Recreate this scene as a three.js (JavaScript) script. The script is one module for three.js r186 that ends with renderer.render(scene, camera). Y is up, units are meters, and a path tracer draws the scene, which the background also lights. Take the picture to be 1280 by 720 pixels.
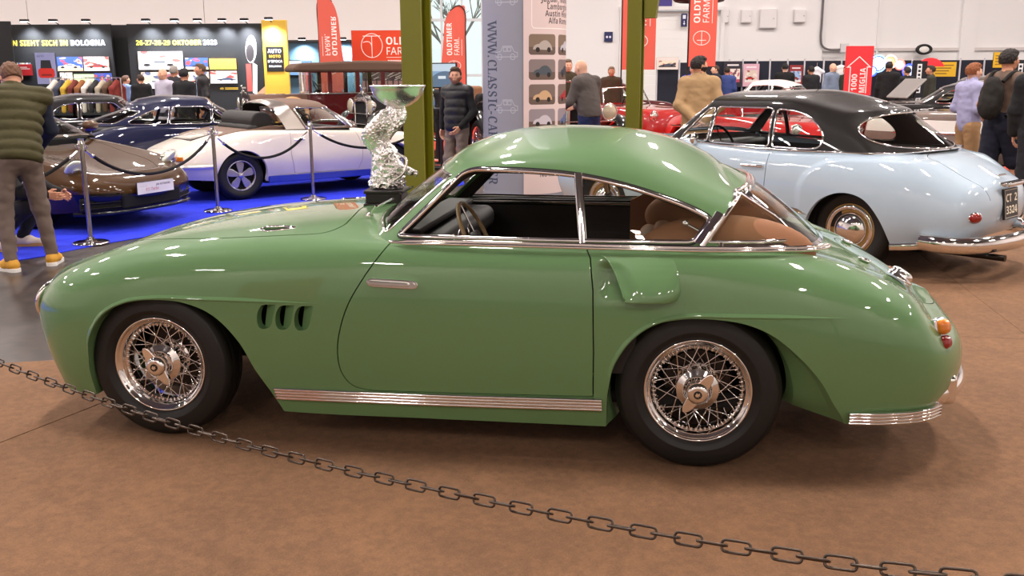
import * as THREE from 'three';
import { mergeGeometries } from 'three/addons/utils/BufferGeometryUtils.js';
import { RoundedBoxGeometry } from 'three/addons/geometries/RoundedBoxGeometry.js';
import { RectAreaLightUniformsLib } from 'three/addons/lights/RectAreaLightUniformsLib.js';
import { ImprovedNoise } from 'three/addons/math/ImprovedNoise.js';

// ---------------------------------------------------------------- camera, sky, light, exposure
// World: the green coupe stands along x (nose towards -x), y up, its near flank faces +z.
const scene = new THREE.Scene();
const camera = new THREE.PerspectiveCamera(2 * Math.atan(360 / 1199.3) * 180 / Math.PI, 1280 / 720, 0.1, 200);
camera.rotation.order = 'YXZ';
camera.position.set(1.0702, 1.5872, 4.4474);
camera.rotation.set(-0.2194, 0.1732, -0.005);
camera.updateMatrixWorld();
scene.background = new THREE.Color(0xdfe8ee);          // overcast daylight behind the glazing
scene.backgroundIntensity = 1.6;
const EXPOSURE = 1.0;
const LAMP = { nits: 265, colour: new THREE.Color(1.0, 0.9, 0.84), size: 0.4, height: 9.2 };   // square high-bay lamps of the hall

const renderer = new THREE.WebGLRenderer({ antialias: true });
renderer.toneMapping = THREE.LinearToneMapping;
renderer.toneMappingExposure = EXPOSURE;
renderer.shadowMap.enabled = true;
RectAreaLightUniformsLib.init();

// ---------------------------------------------------------------- naming and tagging
const V = (x, y, z) => new THREE.Vector3(x, y, z);
const taken = new Map();
function numbered(n) {
  n = n.replace(/_\d{3}$/, '');
  const k = taken.get(n) || 0; taken.set(n, k + 1);
  return k ? n + '_' + String(k).padStart(3, '0') : n;
}
function tag(o, label, category, group) {
  o.userData.label = label; o.userData.category = category;
  if (group) o.userData.group = group;
  return o;
}
function thing(name, label, category, pos = [0, 0, 0], turn = 0, group) {
  const o = new THREE.Group(); o.name = numbered(name); scene.add(o);
  o.position.set(...pos); o.rotation.y = turn;
  return tag(o, label, category, group);
}
function part(name, geo, mat, parent, kind) {
  const m = new THREE.Mesh(geo, mat); m.name = name; m.castShadow = m.receiveShadow = true;
  if (kind) m.userData.kind = kind;
  parent.add(m); return m;
}
function solo(name, geo, mat, label, category, group) { const m = part(numbered(name), geo, mat, scene); return tag(m, label, category, group); }
function struct(name, geo, mat, parent = scene) {
  const m = part(parent === scene ? numbered(name) : name, geo, mat, parent);
  if (parent === scene) m.userData.kind = 'structure';
  return m;
}
function structGroup(name) { const g = new THREE.Group(); g.name = numbered(name); g.userData.kind = 'structure'; scene.add(g); return g; }
function copyOf(o, pos, turn, label, group) {
  const c = o.clone(); c.name = numbered(o.name); c.userData = { ...o.userData }; scene.add(c);
  if (pos) c.position.set(...pos);
  if (turn !== undefined) c.rotation.y = turn;
  if (label) c.userData.label = label;
  if (group) c.userData.group = group;
  return c;
}
function mulberry(a) { return () => { a |= 0; a = a + 0x6D2B79F5 | 0; let t = Math.imul(a ^ a >>> 15, 1 | a); t = t + Math.imul(t ^ t >>> 7, 61 | t) ^ t; return ((t ^ t >>> 14) >>> 0) / 4294967296; }; }
const lerp = (a, b, t) => a + (b - a) * t, clamp = (x, a, b) => Math.min(b, Math.max(a, x));
const smooth = (a, b, x) => { const t = clamp((x - a) / (b - a), 0, 1); return t * t * (3 - 2 * t); };

// hall frame: r metres to the right of the camera's foot, d metres ahead of it, square to the hall's back wall
const HF = [-Math.sin(0.1732), -Math.cos(0.1732)], HR = [Math.cos(0.1732), -Math.sin(0.1732)];
const H = (r, d, y = 0) => [1.0702 + HR[0] * r + HF[0] * d, y, 4.4474 + HR[1] * r + HF[1] * d];
const HTURN = 0.1732;                                 // turn of a thing that faces the camera squarely

// ---------------------------------------------------------------- textures
function canvas(w, h, draw) {
  const c = document.createElement('canvas'); c.width = w; c.height = h;
  draw(c.getContext('2d'), w, h); return c;
}
function printTex(w, h, draw) {
  const t = new THREE.CanvasTexture(canvas(w, h, draw)); t.colorSpace = THREE.SRGBColorSpace; t.anisotropy = 4; return t;
}
const perlin = new ImprovedNoise();
function noiseTex(size, fn, srgb = true) {           // fn(i, j, u, v) -> [r, g, b] 0..255
  const d = new Uint8Array(size * size * 4);
  for (let j = 0; j < size; j++) for (let i = 0; i < size; i++) {
    const c = fn(i, j, i / size, j / size), k = (j * size + i) * 4;
    d[k] = c[0]; d[k + 1] = c[1]; d[k + 2] = c[2]; d[k + 3] = 255;
  }
  const t = new THREE.DataTexture(d, size, size); t.wrapS = t.wrapT = THREE.RepeatWrapping;
  t.magFilter = THREE.LinearFilter; t.minFilter = THREE.LinearMipmapLinearFilter; t.generateMipmaps = true;
  if (srgb) t.colorSpace = THREE.SRGBColorSpace;
  t.needsUpdate = true; return t;
}
// periodic value noise
function tileNoise(seed, n) {
  const r = mulberry(seed), g = Float32Array.from({ length: n * n }, () => r());
  return (u, v) => {
    const x = u * n, y = v * n, i = Math.floor(x), j = Math.floor(y), fx = x - i, fy = y - j;
    const a = fx * fx * (3 - 2 * fx), b = fy * fy * (3 - 2 * fy), m = (p, q) => g[((q % n + n) % n) * n + ((p % n + n) % n)];
    return lerp(lerp(m(i, j), m(i + 1, j), a), lerp(m(i, j + 1), m(i + 1, j + 1), a), b);
  };
}

// ---------------------------------------------------------------- materials
const std = (color, roughness = 0.6, o = {}) => new THREE.MeshStandardMaterial({ color, roughness, ...o });
const paint = (color, o = {}) => new THREE.MeshPhysicalMaterial({ color, roughness: 0.42, clearcoat: 1, clearcoatRoughness: 0.025, specularIntensity: 0.35, ...o });
const M = {
  chrome: std(0xf1efed, 0.07, { metalness: 1 }),
  steel: std(0xb9b4ae, 0.24, { metalness: 1 }),
  darkMetal: std(0x3a3634, 0.35, { metalness: 1 }),
  alu: std(0xc9c4bf, 0.3, { metalness: 1 }),
  silver: std(0xf9f7f4, 0.26, { metalness: 1 }),
  rubber: std(0x0e0c0a, 0.55),
  black: std(0x0c0b0b, 0.5),
  matt: std(0x0b0a0a, 0.95),
  glossBlack: paint(0x0a0909),
  glass: new THREE.MeshPhysicalMaterial({ color: 0xf2f6f2, roughness: 0, transmission: 1, thickness: 0, ior: 1.5 }),
  smokeGlass: new THREE.MeshPhysicalMaterial({ color: 0x9aa09c, roughness: 0, transmission: 1, thickness: 0, ior: 1.5 }),
  amber: new THREE.MeshPhysicalMaterial({ color: 0xd9791a, roughness: 0.12, clearcoat: 1 }),
  redLens: new THREE.MeshPhysicalMaterial({ color: 0x8a0f0c, roughness: 0.12, clearcoat: 1 }),
  white: std(0xefece8, 0.5),
  tan: std(0x8a6244, 0.75),
  lamp: std(0xffffff, 0.4, { emissive: LAMP.colour, emissiveIntensity: 9 }),
};

// ---------------------------------------------------------------- small geometry helpers
const box = (w, h, d, x = 0, y = 0, z = 0) => new THREE.BoxGeometry(w, h, d).translate(x, y, z);
const rbox = (w, h, d, r = 0.01, x = 0, y = 0, z = 0, s = 2) => new RoundedBoxGeometry(w, h, d, s, Math.min(r, w / 2.01, h / 2.01, d / 2.01)).translate(x, y, z);
const cyl = (r1, r2, h, n = 24, x = 0, y = 0, z = 0) => new THREE.CylinderGeometry(r1, r2, h, n).translate(x, y, z);
const sph = (r, x = 0, y = 0, z = 0, n = 20) => new THREE.SphereGeometry(r, n, Math.ceil(n * 0.6)).translate(x, y, z);
const lathe = (pts, n = 48) => new THREE.LatheGeometry(pts.map(p => new THREE.Vector2(p[0], p[1])), n);
function rod(a, b, r, n = 8, r2 = r) {                 // a bar between two points
  const A = V(...a), B = V(...b), g = new THREE.CylinderGeometry(r2, r, A.distanceTo(B), n);
  g.applyQuaternion(new THREE.Quaternion().setFromUnitVectors(V(0, 1, 0), B.clone().sub(A).normalize()));
  return g.translate(...A.add(B).multiplyScalar(0.5).toArray());
}
const tube = (pts, r, seg = 40, n = 10, closed = false) => new THREE.TubeGeometry(new THREE.CatmullRomCurve3(pts.map(p => V(...p)), closed, 'centripetal'), seg, r, n, closed);
function merge(list) {
  const gs = list.filter(Boolean).map(g => { const h = g.index ? g.toNonIndexed() : g; if (!h.attributes.uv) h.setAttribute('uv', new THREE.BufferAttribute(new Float32Array(h.attributes.position.count * 2), 2)); for (const k of Object.keys(h.attributes)) if (!['position', 'normal', 'uv'].includes(k)) h.deleteAttribute(k); return h; });
  return gs.length === 1 ? gs[0] : mergeGeometries(gs);
}
function extrude(pts, depth, bevel = 0, holes = []) {
  const s = new THREE.Shape(pts.map(p => new THREE.Vector2(p[0], p[1])));
  for (const h of holes) s.holes.push(new THREE.Path(h.map(p => new THREE.Vector2(p[0], p[1]))));
  return new THREE.ExtrudeGeometry(s, { depth, bevelEnabled: bevel > 0, bevelSize: bevel, bevelThickness: bevel, bevelSegments: 2, curveSegments: 8 });
}
// polygon with rounded corners: [x, y, radius]
function roundPoly(pts, n = 8) {
  const out = [], N = pts.length;
  for (let i = 0; i < N; i++) {
    const [x, y, r = 0] = pts[i], p = pts[(i + N - 1) % N], q = pts[(i + 1) % N];
    if (!r) { out.push([x, y]); continue; }
    const lp = Math.hypot(p[0] - x, p[1] - y), lq = Math.hypot(q[0] - x, q[1] - y), a = Math.min(r, lp * 0.49), b = Math.min(r, lq * 0.49);
    const A = [x + (p[0] - x) / lp * a, y + (p[1] - y) / lp * a], B = [x + (q[0] - x) / lq * b, y + (q[1] - y) / lq * b];
    for (let k = 0; k <= n; k++) { const t = k / n; out.push([(1 - t) ** 2 * A[0] + 2 * t * (1 - t) * x + t * t * B[0], (1 - t) ** 2 * A[1] + 2 * t * (1 - t) * y + t * t * B[1]]); }
  }
  return out;
}
// smooth curve through points (Catmull-Rom)
function curve2(pts, n = 10, closed = false) {
  const c = new THREE.CatmullRomCurve3(pts.map(p => V(p[0], p[1], 0)), closed, 'centripetal');
  return c.getPoints(n * pts.length).map(p => [p.x, p.y]);
}
// signed distance to a closed outline, inside positive
function region(poly) {
  let x0 = 1e9, x1 = -1e9, y0 = 1e9, y1 = -1e9;
  for (const [x, y] of poly) { x0 = Math.min(x0, x); x1 = Math.max(x1, x); y0 = Math.min(y0, y); y1 = Math.max(y1, y); }
  const N = poly.length;
  return (x, y) => {
    const ox = Math.max(x0 - x, x - x1, 0), oy = Math.max(y0 - y, y - y1, 0);
    if (ox > 0.06 || oy > 0.06) return -Math.hypot(ox, oy);
    let d = 1e9, inside = false;
    for (let i = 0, j = N - 1; i < N; j = i++) {
      const ax = poly[j][0], ay = poly[j][1], bx = poly[i][0], by = poly[i][1], ex = bx - ax, ey = by - ay;
      const t = clamp(((x - ax) * ex + (y - ay) * ey) / (ex * ex + ey * ey || 1), 0, 1), dx = x - ax - t * ex, dy = y - ay - t * ey;
      d = Math.min(d, dx * dx + dy * dy);
      if ((ay > y) !== (by > y) && x < ex * (y - ay) / ey + ax) inside = !inside;
    }
    return inside ? Math.sqrt(d) : -Math.sqrt(d);
  };
}

// ---------------------------------------------------------------- sheet-metal engine
// A net of feature lines (net[j][i] = [x, y, z], j from sill to centre line, i from nose to tail) is fitted with a
// cubic B-spline surface; outlines then cut it into panels, and cut edges are folded inwards as flanges.
function netSurface(net, o = {}) {
  const nj = net.length, ni = net[0].length, cell = o.cell || 0.02;
  let C = net.map(l => l.map(p => p.slice()));
  const mir = p => [p[0], p[1], -p[2]], refl = (a, b) => [2 * a[0] - b[0], 2 * a[1] - b[1], 2 * a[2] - b[2]];
  const get = (j, i) => {
    if (j < 0) return refl(get(0, i), get(1, i));
    if (j >= nj) return o.mirrorTop === false ? refl(get(nj - 1, i), get(nj - 2, i)) : mir(get(nj - 2, i));
    if (i < 0) return o.mirrorFront ? mir(C[j][1]) : refl(C[j][0], C[j][1]);
    if (i >= ni) return o.mirrorRear ? mir(C[j][ni - 2]) : refl(C[j][ni - 1], C[j][ni - 2]);
    return C[j][i];
  };
  const W = t => { const s = 1 - t; return [s * s * s / 6, (3 * t * t * t - 6 * t * t + 4) / 6, (-3 * t * t * t + 3 * t * t + 3 * t + 1) / 6, t * t * t / 6]; };
  const evalAt = (u, v) => {
    const iu = Math.min(ni - 2, Math.floor(u)), jv = Math.min(nj - 2, Math.floor(v)), wu = W(u - iu), wv = W(v - jv), r = [0, 0, 0];
    for (let b = 0; b < 4; b++) for (let a = 0; a < 4; a++) { const p = get(jv - 1 + b, iu - 1 + a), w = wu[a] * wv[b]; r[0] += w * p[0]; r[1] += w * p[1]; r[2] += w * p[2]; }
    return r;
  };
  for (let k = 0; k < (o.pia ?? 4); k++) {
    const D = net.map((l, j) => l.map((p, i) => { const s = evalAt(i, j); return [p[0] - s[0], p[1] - s[1], p[2] - s[2]]; }));
    C = C.map((l, j) => l.map((p, i) => [p[0] + D[j][i][0], p[1] + D[j][i][1], p[2] + D[j][i][2]]));
  }
  const steps = (n, len) => { const r = []; for (let i = 0; i < n - 1; i++) { const k = Math.max(2, Math.ceil(len(i) / cell)); for (let a = 0; a < k; a++) r.push(i + a / k); } r.push(n - 1); return r; };
  const dist = (a, b) => Math.hypot(a[0] - b[0], a[1] - b[1], a[2] - b[2]);
  const us = steps(ni, i => Math.max(...net.map(l => dist(l[i], l[i + 1])))), vs = steps(nj, j => Math.max(...net[j].map((p, i) => dist(p, net[j + 1][i]))));
  const nu = us.length, nv = vs.length, p = new Float32Array(nu * nv * 3), q = new Float32Array(nu * nv * 2);
  const rows = [];
  for (let j = -1; j <= nj; j++) { const row = new Float64Array(nu * 3); for (let a = 0; a < nu; a++) { const iu = Math.min(ni - 2, Math.floor(us[a])), w = W(us[a] - iu); for (let k = 0; k < 4; k++) { const c = get(j, iu - 1 + k); row[a * 3] += w[k] * c[0]; row[a * 3 + 1] += w[k] * c[1]; row[a * 3 + 2] += w[k] * c[2]; } } rows.push(row); }
  for (let b = 0; b < nv; b++) {
    const jv = Math.min(nj - 2, Math.floor(vs[b])), w = W(vs[b] - jv);
    for (let a = 0; a < nu; a++) {
      const k = b * nu + a;
      for (let c = 0; c < 3; c++) p[k * 3 + c] = w[0] * rows[jv][a * 3 + c] + w[1] * rows[jv + 1][a * 3 + c] + w[2] * rows[jv + 2][a * 3 + c] + w[3] * rows[jv + 3][a * 3 + c];
      q[k * 2] = us[a]; q[k * 2 + 1] = vs[b];
    }
  }
  const S = { p, q, n: gridNormals(p, nu, nv), nu, nv, evalAt };
  if (o.disp) {
    const moved = p.slice();
    for (let k = 0; k < nu * nv; k++) { const h = o.disp(p[k * 3], p[k * 3 + 1], p[k * 3 + 2], q[k * 2], q[k * 2 + 1]); if (h) for (let c = 0; c < 3; c++) moved[k * 3 + c] += S.n[k * 3 + c] * h; }
    S.p = moved; S.n = gridNormals(moved, nu, nv);
  }
  const t = new Uint32Array((nu - 1) * (nv - 1) * 6); let m = 0;
  for (let b = 0; b < nv - 1; b++) for (let a = 0; a < nu - 1; a++) { const k = b * nu + a; t[m++] = k; t[m++] = k + 1; t[m++] = k + nu + 1; t[m++] = k; t[m++] = k + nu + 1; t[m++] = k + nu; }
  S.t = t; return S;
}
function gridNormals(p, nu, nv) {
  const n = new Float32Array(nu * nv * 3), at = (a, b, c) => p[(b * nu + a) * 3 + c];
  for (let b = 0; b < nv; b++) for (let a = 0; a < nu; a++) {
    const a0 = Math.max(0, a - 1), a1 = Math.min(nu - 1, a + 1), b0 = Math.max(0, b - 1), b1 = Math.min(nv - 1, b + 1);
    const ux = at(a1, b, 0) - at(a0, b, 0), uy = at(a1, b, 1) - at(a0, b, 1), uz = at(a1, b, 2) - at(a0, b, 2), vx = at(a, b1, 0) - at(a, b0, 0), vy = at(a, b1, 1) - at(a, b0, 1), vz = at(a, b1, 2) - at(a, b0, 2);
    let x = uy * vz - uz * vy, y = uz * vx - ux * vz, z = ux * vy - uy * vx; const l = Math.hypot(x, y, z) || 1, k = (b * nu + a) * 3;
    n[k] = x / l; n[k + 1] = y / l; n[k + 2] = z / l;
  }
  return n;
}
// keeps the side of a sheet where f(x, y, z, u, v) >= 0; the new edge is returned in .edges
function cutSheet(S, f) {
  const nV = S.p.length / 3, val = new Float32Array(nV), p = [], n = [], q = [], t = [], map = new Int32Array(nV).fill(-1), cuts = new Map(), edges = [];
  for (let k = 0; k < nV; k++) val[k] = f(S.p[k * 3], S.p[k * 3 + 1], S.p[k * 3 + 2], S.q[k * 2], S.q[k * 2 + 1]);
  const keep = k => { if (map[k] < 0) { map[k] = p.length / 3; p.push(S.p[k * 3], S.p[k * 3 + 1], S.p[k * 3 + 2]); n.push(S.n[k * 3], S.n[k * 3 + 1], S.n[k * 3 + 2]); q.push(S.q[k * 2], S.q[k * 2 + 1]); } return map[k]; };
  const cut = (a, b) => {
    if (a > b) [a, b] = [b, a];
    const key = a * nV + b; let r = cuts.get(key);
    if (r === undefined) {
      const w = clamp(val[a] / (val[a] - val[b]), 0.02, 0.98); r = p.length / 3; cuts.set(key, r);
      for (let c = 0; c < 3; c++) { p.push(lerp(S.p[a * 3 + c], S.p[b * 3 + c], w)); n.push(lerp(S.n[a * 3 + c], S.n[b * 3 + c], w)); }
      q.push(lerp(S.q[a * 2], S.q[b * 2], w), lerp(S.q[a * 2 + 1], S.q[b * 2 + 1], w));
    }
    return r;
  };
  for (let k = 0; k < S.t.length; k += 3) {
    const T = [S.t[k], S.t[k + 1], S.t[k + 2]], I = T.map(a => val[a] >= 0), c = I[0] + I[1] + I[2];
    if (!c) continue;
    if (c === 3) { t.push(keep(T[0]), keep(T[1]), keep(T[2])); continue; }
    const poly = []; let out = -1, inn = -1;
    for (let e = 0; e < 3; e++) {
      const a = T[e], b = T[(e + 1) % 3], ia = I[e], ib = I[(e + 1) % 3];
      if (ia) poly.push(keep(a));
      if (ia && !ib) poly.push(out = cut(a, b));
      if (!ia && ib) poly.push(inn = cut(a, b));
    }
    for (let e = 1; e < poly.length - 1; e++) t.push(poly[0], poly[e], poly[e + 1]);
    edges.push([out, inn]);
  }
  return { p, n, q, t, edges, old: S.edges, map };
}
// both sides of an outline: [inside, outside], parted by a gap
const splitSheet = (S, f, gap = 0.002) => [cutSheet(S, (...a) => f(...a) - gap), cutSheet(S, (...a) => -f(...a) - gap)];
function sheetGeo(S, mirror = false) {
  const g = new THREE.BufferGeometry(), p = Float32Array.from(S.p), n = Float32Array.from(S.n), t = Uint32Array.from(S.t);
  const uv = new Float32Array(p.length / 3 * 2); for (let k = 0; k < p.length / 3; k++) { uv[k * 2] = p[k * 3]; uv[k * 2 + 1] = p[k * 3 + 1]; }
  g.setAttribute('position', new THREE.BufferAttribute(p, 3)); g.setAttribute('normal', new THREE.BufferAttribute(n, 3)); g.setAttribute('uv', new THREE.BufferAttribute(uv, 2)); g.setIndex(new THREE.BufferAttribute(t, 1));
  return mirror ? mirrorGeo(g) : g;
}
function mirrorGeo(g) {
  g = g.clone(); const p = g.attributes.position, n = g.attributes.normal;
  for (let k = 0; k < p.count; k++) { p.setZ(k, -p.getZ(k)); n.setZ(k, -n.getZ(k)); }
  if (g.index) { const t = g.index; for (let k = 0; k < t.count; k += 3) { const a = t.getX(k + 1); t.setX(k + 1, t.getX(k + 2)); t.setX(k + 2, a); } }
  else for (const at of Object.values(g.attributes)) for (let k = 0; k < at.count; k += 3) for (let c = 0; c < at.itemSize; c++) { const A = at.array, i = (k + 1) * at.itemSize + c, j = (k + 2) * at.itemSize + c, s = A[i]; A[i] = A[j]; A[j] = s; }
  return g;
}
const bothSides = g => merge([g, mirrorGeo(g)]);
// ordered polylines along cut edges: arrays of {p, n}
function loopsOf(S, edges = S.edges) {
  const next = new Map(edges), starts = new Set(next.keys()); for (const b of next.values()) starts.delete(b);
  const done = new Set(), loops = [], pt = k => ({ p: [S.p[k * 3], S.p[k * 3 + 1], S.p[k * 3 + 2]], n: [S.n[k * 3], S.n[k * 3 + 1], S.n[k * 3 + 2]] });
  const walk = k => { const L = []; let closed = false; while (k !== undefined && !done.has(k)) { done.add(k); L.push(pt(k)); k = next.get(k); if (L.length && k !== undefined && done.has(k)) closed = true; } if (L.length > 2) { L.closed = closed; loops.push(L); } };
  for (const k of starts) walk(k);
  for (const k of next.keys()) if (!done.has(k)) walk(k);
  return loops;
}
function resample(L, step, closed = L.closed) {
  const P = closed ? [...L, L[0]] : L, cum = [0];
  for (let i = 1; i < P.length; i++) cum.push(cum[i - 1] + Math.hypot(...[0, 1, 2].map(c => P[i].p[c] - P[i - 1].p[c])));
  const len = cum[cum.length - 1], m = Math.max(3, Math.round(len / step)), out = []; let k = 0;
  for (let a = 0; a < (closed ? m : m + 1); a++) {
    const s = len * a / m; while (k < P.length - 2 && cum[k + 1] < s) k++;
    const t = clamp((s - cum[k]) / (cum[k + 1] - cum[k] || 1), 0, 1);
    out.push({ p: [0, 1, 2].map(c => lerp(P[k].p[c], P[k + 1].p[c], t)), n: [0, 1, 2].map(c => lerp(P[k].n[c], P[k + 1].n[c], t)) });
  }
  for (let it = 0; it < 2; it++) {                       // take the facets of the cut out
    const o = out.map(e => e.p.slice());
    for (let i = 0; i < out.length; i++) { if (!closed && (i === 0 || i === out.length - 1)) continue; const a = o[(i + out.length - 1) % out.length], b = o[(i + 1) % out.length]; for (let c = 0; c < 3; c++) out[i].p[c] = o[i][c] * 0.5 + (a[c] + b[c]) * 0.25; }
  }
  out.closed = closed; return out;
}
// a profile [[across, up]...] swept along a polyline that lies on a surface
function strip(L, prof, o = {}) {
  const N = L.length, cl = L.closed, K = prof.length, p = [], n = [], uv = [], t = []; let run = 0;
  const nrm = prof.map((_, k) => { const a = prof[Math.max(0, k - 1)], b = prof[Math.min(K - 1, k + 1)], x = -(b[1] - a[1]), y = b[0] - a[0], l = Math.hypot(x, y) || 1; return [x / l, y / l]; });
  for (let i = 0; i < N; i++) {
    const A = L[cl ? (i + N - 1) % N : Math.max(0, i - 1)].p, B = L[cl ? (i + 1) % N : Math.min(N - 1, i + 1)].p;
    const T = V(B[0] - A[0], B[1] - A[1], B[2] - A[2]).normalize(), Nn = V(...L[i].n); Nn.addScaledVector(T, -Nn.dot(T)).normalize();
    const X = V(0, 0, 0).crossVectors(T, Nn), P = V(...L[i].p), s = o.taper ? o.taper(i / (N - 1)) : 1;
    if (i) run += Math.hypot(...[0, 1, 2].map(c => L[i].p[c] - L[i - 1].p[c]));
    for (let k = 0; k < K; k++) {
      const q = P.clone().addScaledVector(X, prof[k][0] * s + (o.shift || 0)).addScaledVector(Nn, prof[k][1] * s + (o.lift || 0)), m = X.clone().multiplyScalar(nrm[k][0]).addScaledVector(Nn, nrm[k][1]);
      p.push(q.x, q.y, q.z); n.push(m.x, m.y, m.z); uv.push(run, k / K);
    }
  }
  const R = cl ? N : N - 1;
  for (let i = 0; i < R; i++) for (let k = 0; k < K - 1; k++) { const a = i * K + k, b = ((i + 1) % N) * K + k; t.push(a, b + 1, b, a, a + 1, b + 1); }
  if (!cl) for (const i of [0, N - 1]) {
    const s0 = p.length / 3, A = L[i ? N - 2 : 1].p, B = L[i].p, T = V(B[0] - A[0], B[1] - A[1], B[2] - A[2]).normalize();
    for (let k = 0; k < K; k++) { const a = (i * K + k) * 3; p.push(p[a], p[a + 1], p[a + 2]); n.push(T.x, T.y, T.z); uv.push(0, 0); }
    for (let k = 1; k < K - 1; k++) i ? t.push(s0, s0 + k, s0 + k + 1) : t.push(s0, s0 + k + 1, s0 + k);
  }
  const g = new THREE.BufferGeometry();
  g.setAttribute('position', new THREE.Float32BufferAttribute(p, 3)); g.setAttribute('normal', new THREE.Float32BufferAttribute(n, 3)); g.setAttribute('uv', new THREE.Float32BufferAttribute(uv, 2)); g.setIndex(t);
  return g;
}
const halfRound = (w, h, k = 6) => Array.from({ length: k + 1 }, (_, i) => { const a = Math.PI * (1 - i / k); return [Math.cos(a) * w / 2, Math.sin(a) * h]; });
// folds a cut edge inwards
function flange(S, depth = 0.02, edges = S.edges) {
  const p = [], n = [];
  for (const [a, b] of edges) {
    const A = [0, 1, 2].map(c => S.p[a * 3 + c]), B = [0, 1, 2].map(c => S.p[b * 3 + c]), A2 = A.map((x, c) => x - S.n[a * 3 + c] * depth), B2 = B.map((x, c) => x - S.n[b * 3 + c] * depth);
    const e = V(B[0] - A[0], B[1] - A[1], B[2] - A[2]), m = V(0, 0, 0).crossVectors(e, V(S.n[a * 3], S.n[a * 3 + 1], S.n[a * 3 + 2])).normalize();
    p.push(...A, ...A2, ...B2, ...A, ...B2, ...B); for (let k = 0; k < 6; k++) n.push(m.x, m.y, m.z);
  }
  const g = new THREE.BufferGeometry();
  g.setAttribute('position', new THREE.Float32BufferAttribute(p, 3)); g.setAttribute('normal', new THREE.Float32BufferAttribute(n, 3));
  return g;
}
function flatGeo(S, mirror) { return sheetGeo(S, mirror); }

// ---------------------------------------------------------------- the hall: floor, walls, ceiling, glazing
const CARPETS = [];                                   // [outline in x and z, height of the pile]
const HB = 33, HL = -27, HRr = 24, HFr = -12, HC = 9.8;      // hall frame: back, left, right, front (d), ceiling height
const grainA = tileNoise(11, 8), grainB = tileNoise(12, 32), grainC = tileNoise(13, 128);
const carpetTex = (base, seed, vary = 1) => {
  const a = tileNoise(seed, 5), b = tileNoise(seed + 1, 19), c = tileNoise(seed + 2, 90), r = mulberry(seed);
  return noiseTex(512, (i, j, u, v) => { const k = 1 + vary * ((a(u, v) - .5) * .09 + (b(u, v) - .5) * .07 + (c(u, v) - .5) * .12 + (r() - .5) * .14); return base.map(x => clamp(x * k, 0, 255)); });
};
const pileBump = noiseTex(256, () => { const r = Math.random; return [0, 0, 0]; }, false);
{ const r = mulberry(5), d = pileBump.image.data; for (let k = 0; k < d.length; k += 4) { const v = r() * 255; d[k] = d[k + 1] = d[k + 2] = v; d[k + 3] = 255; } }
const rep = (t, x, y = x) => { const c = t.clone(); c.repeat.set(x, y); c.needsUpdate = true; return c; };
const carpetMat = (base, seed, vary) => std(0xffffff, 0.95, { map: rep(carpetTex(base, seed, vary), 0.45), bumpMap: rep(pileBump, 1.6), bumpScale: 0.0016 });
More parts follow.
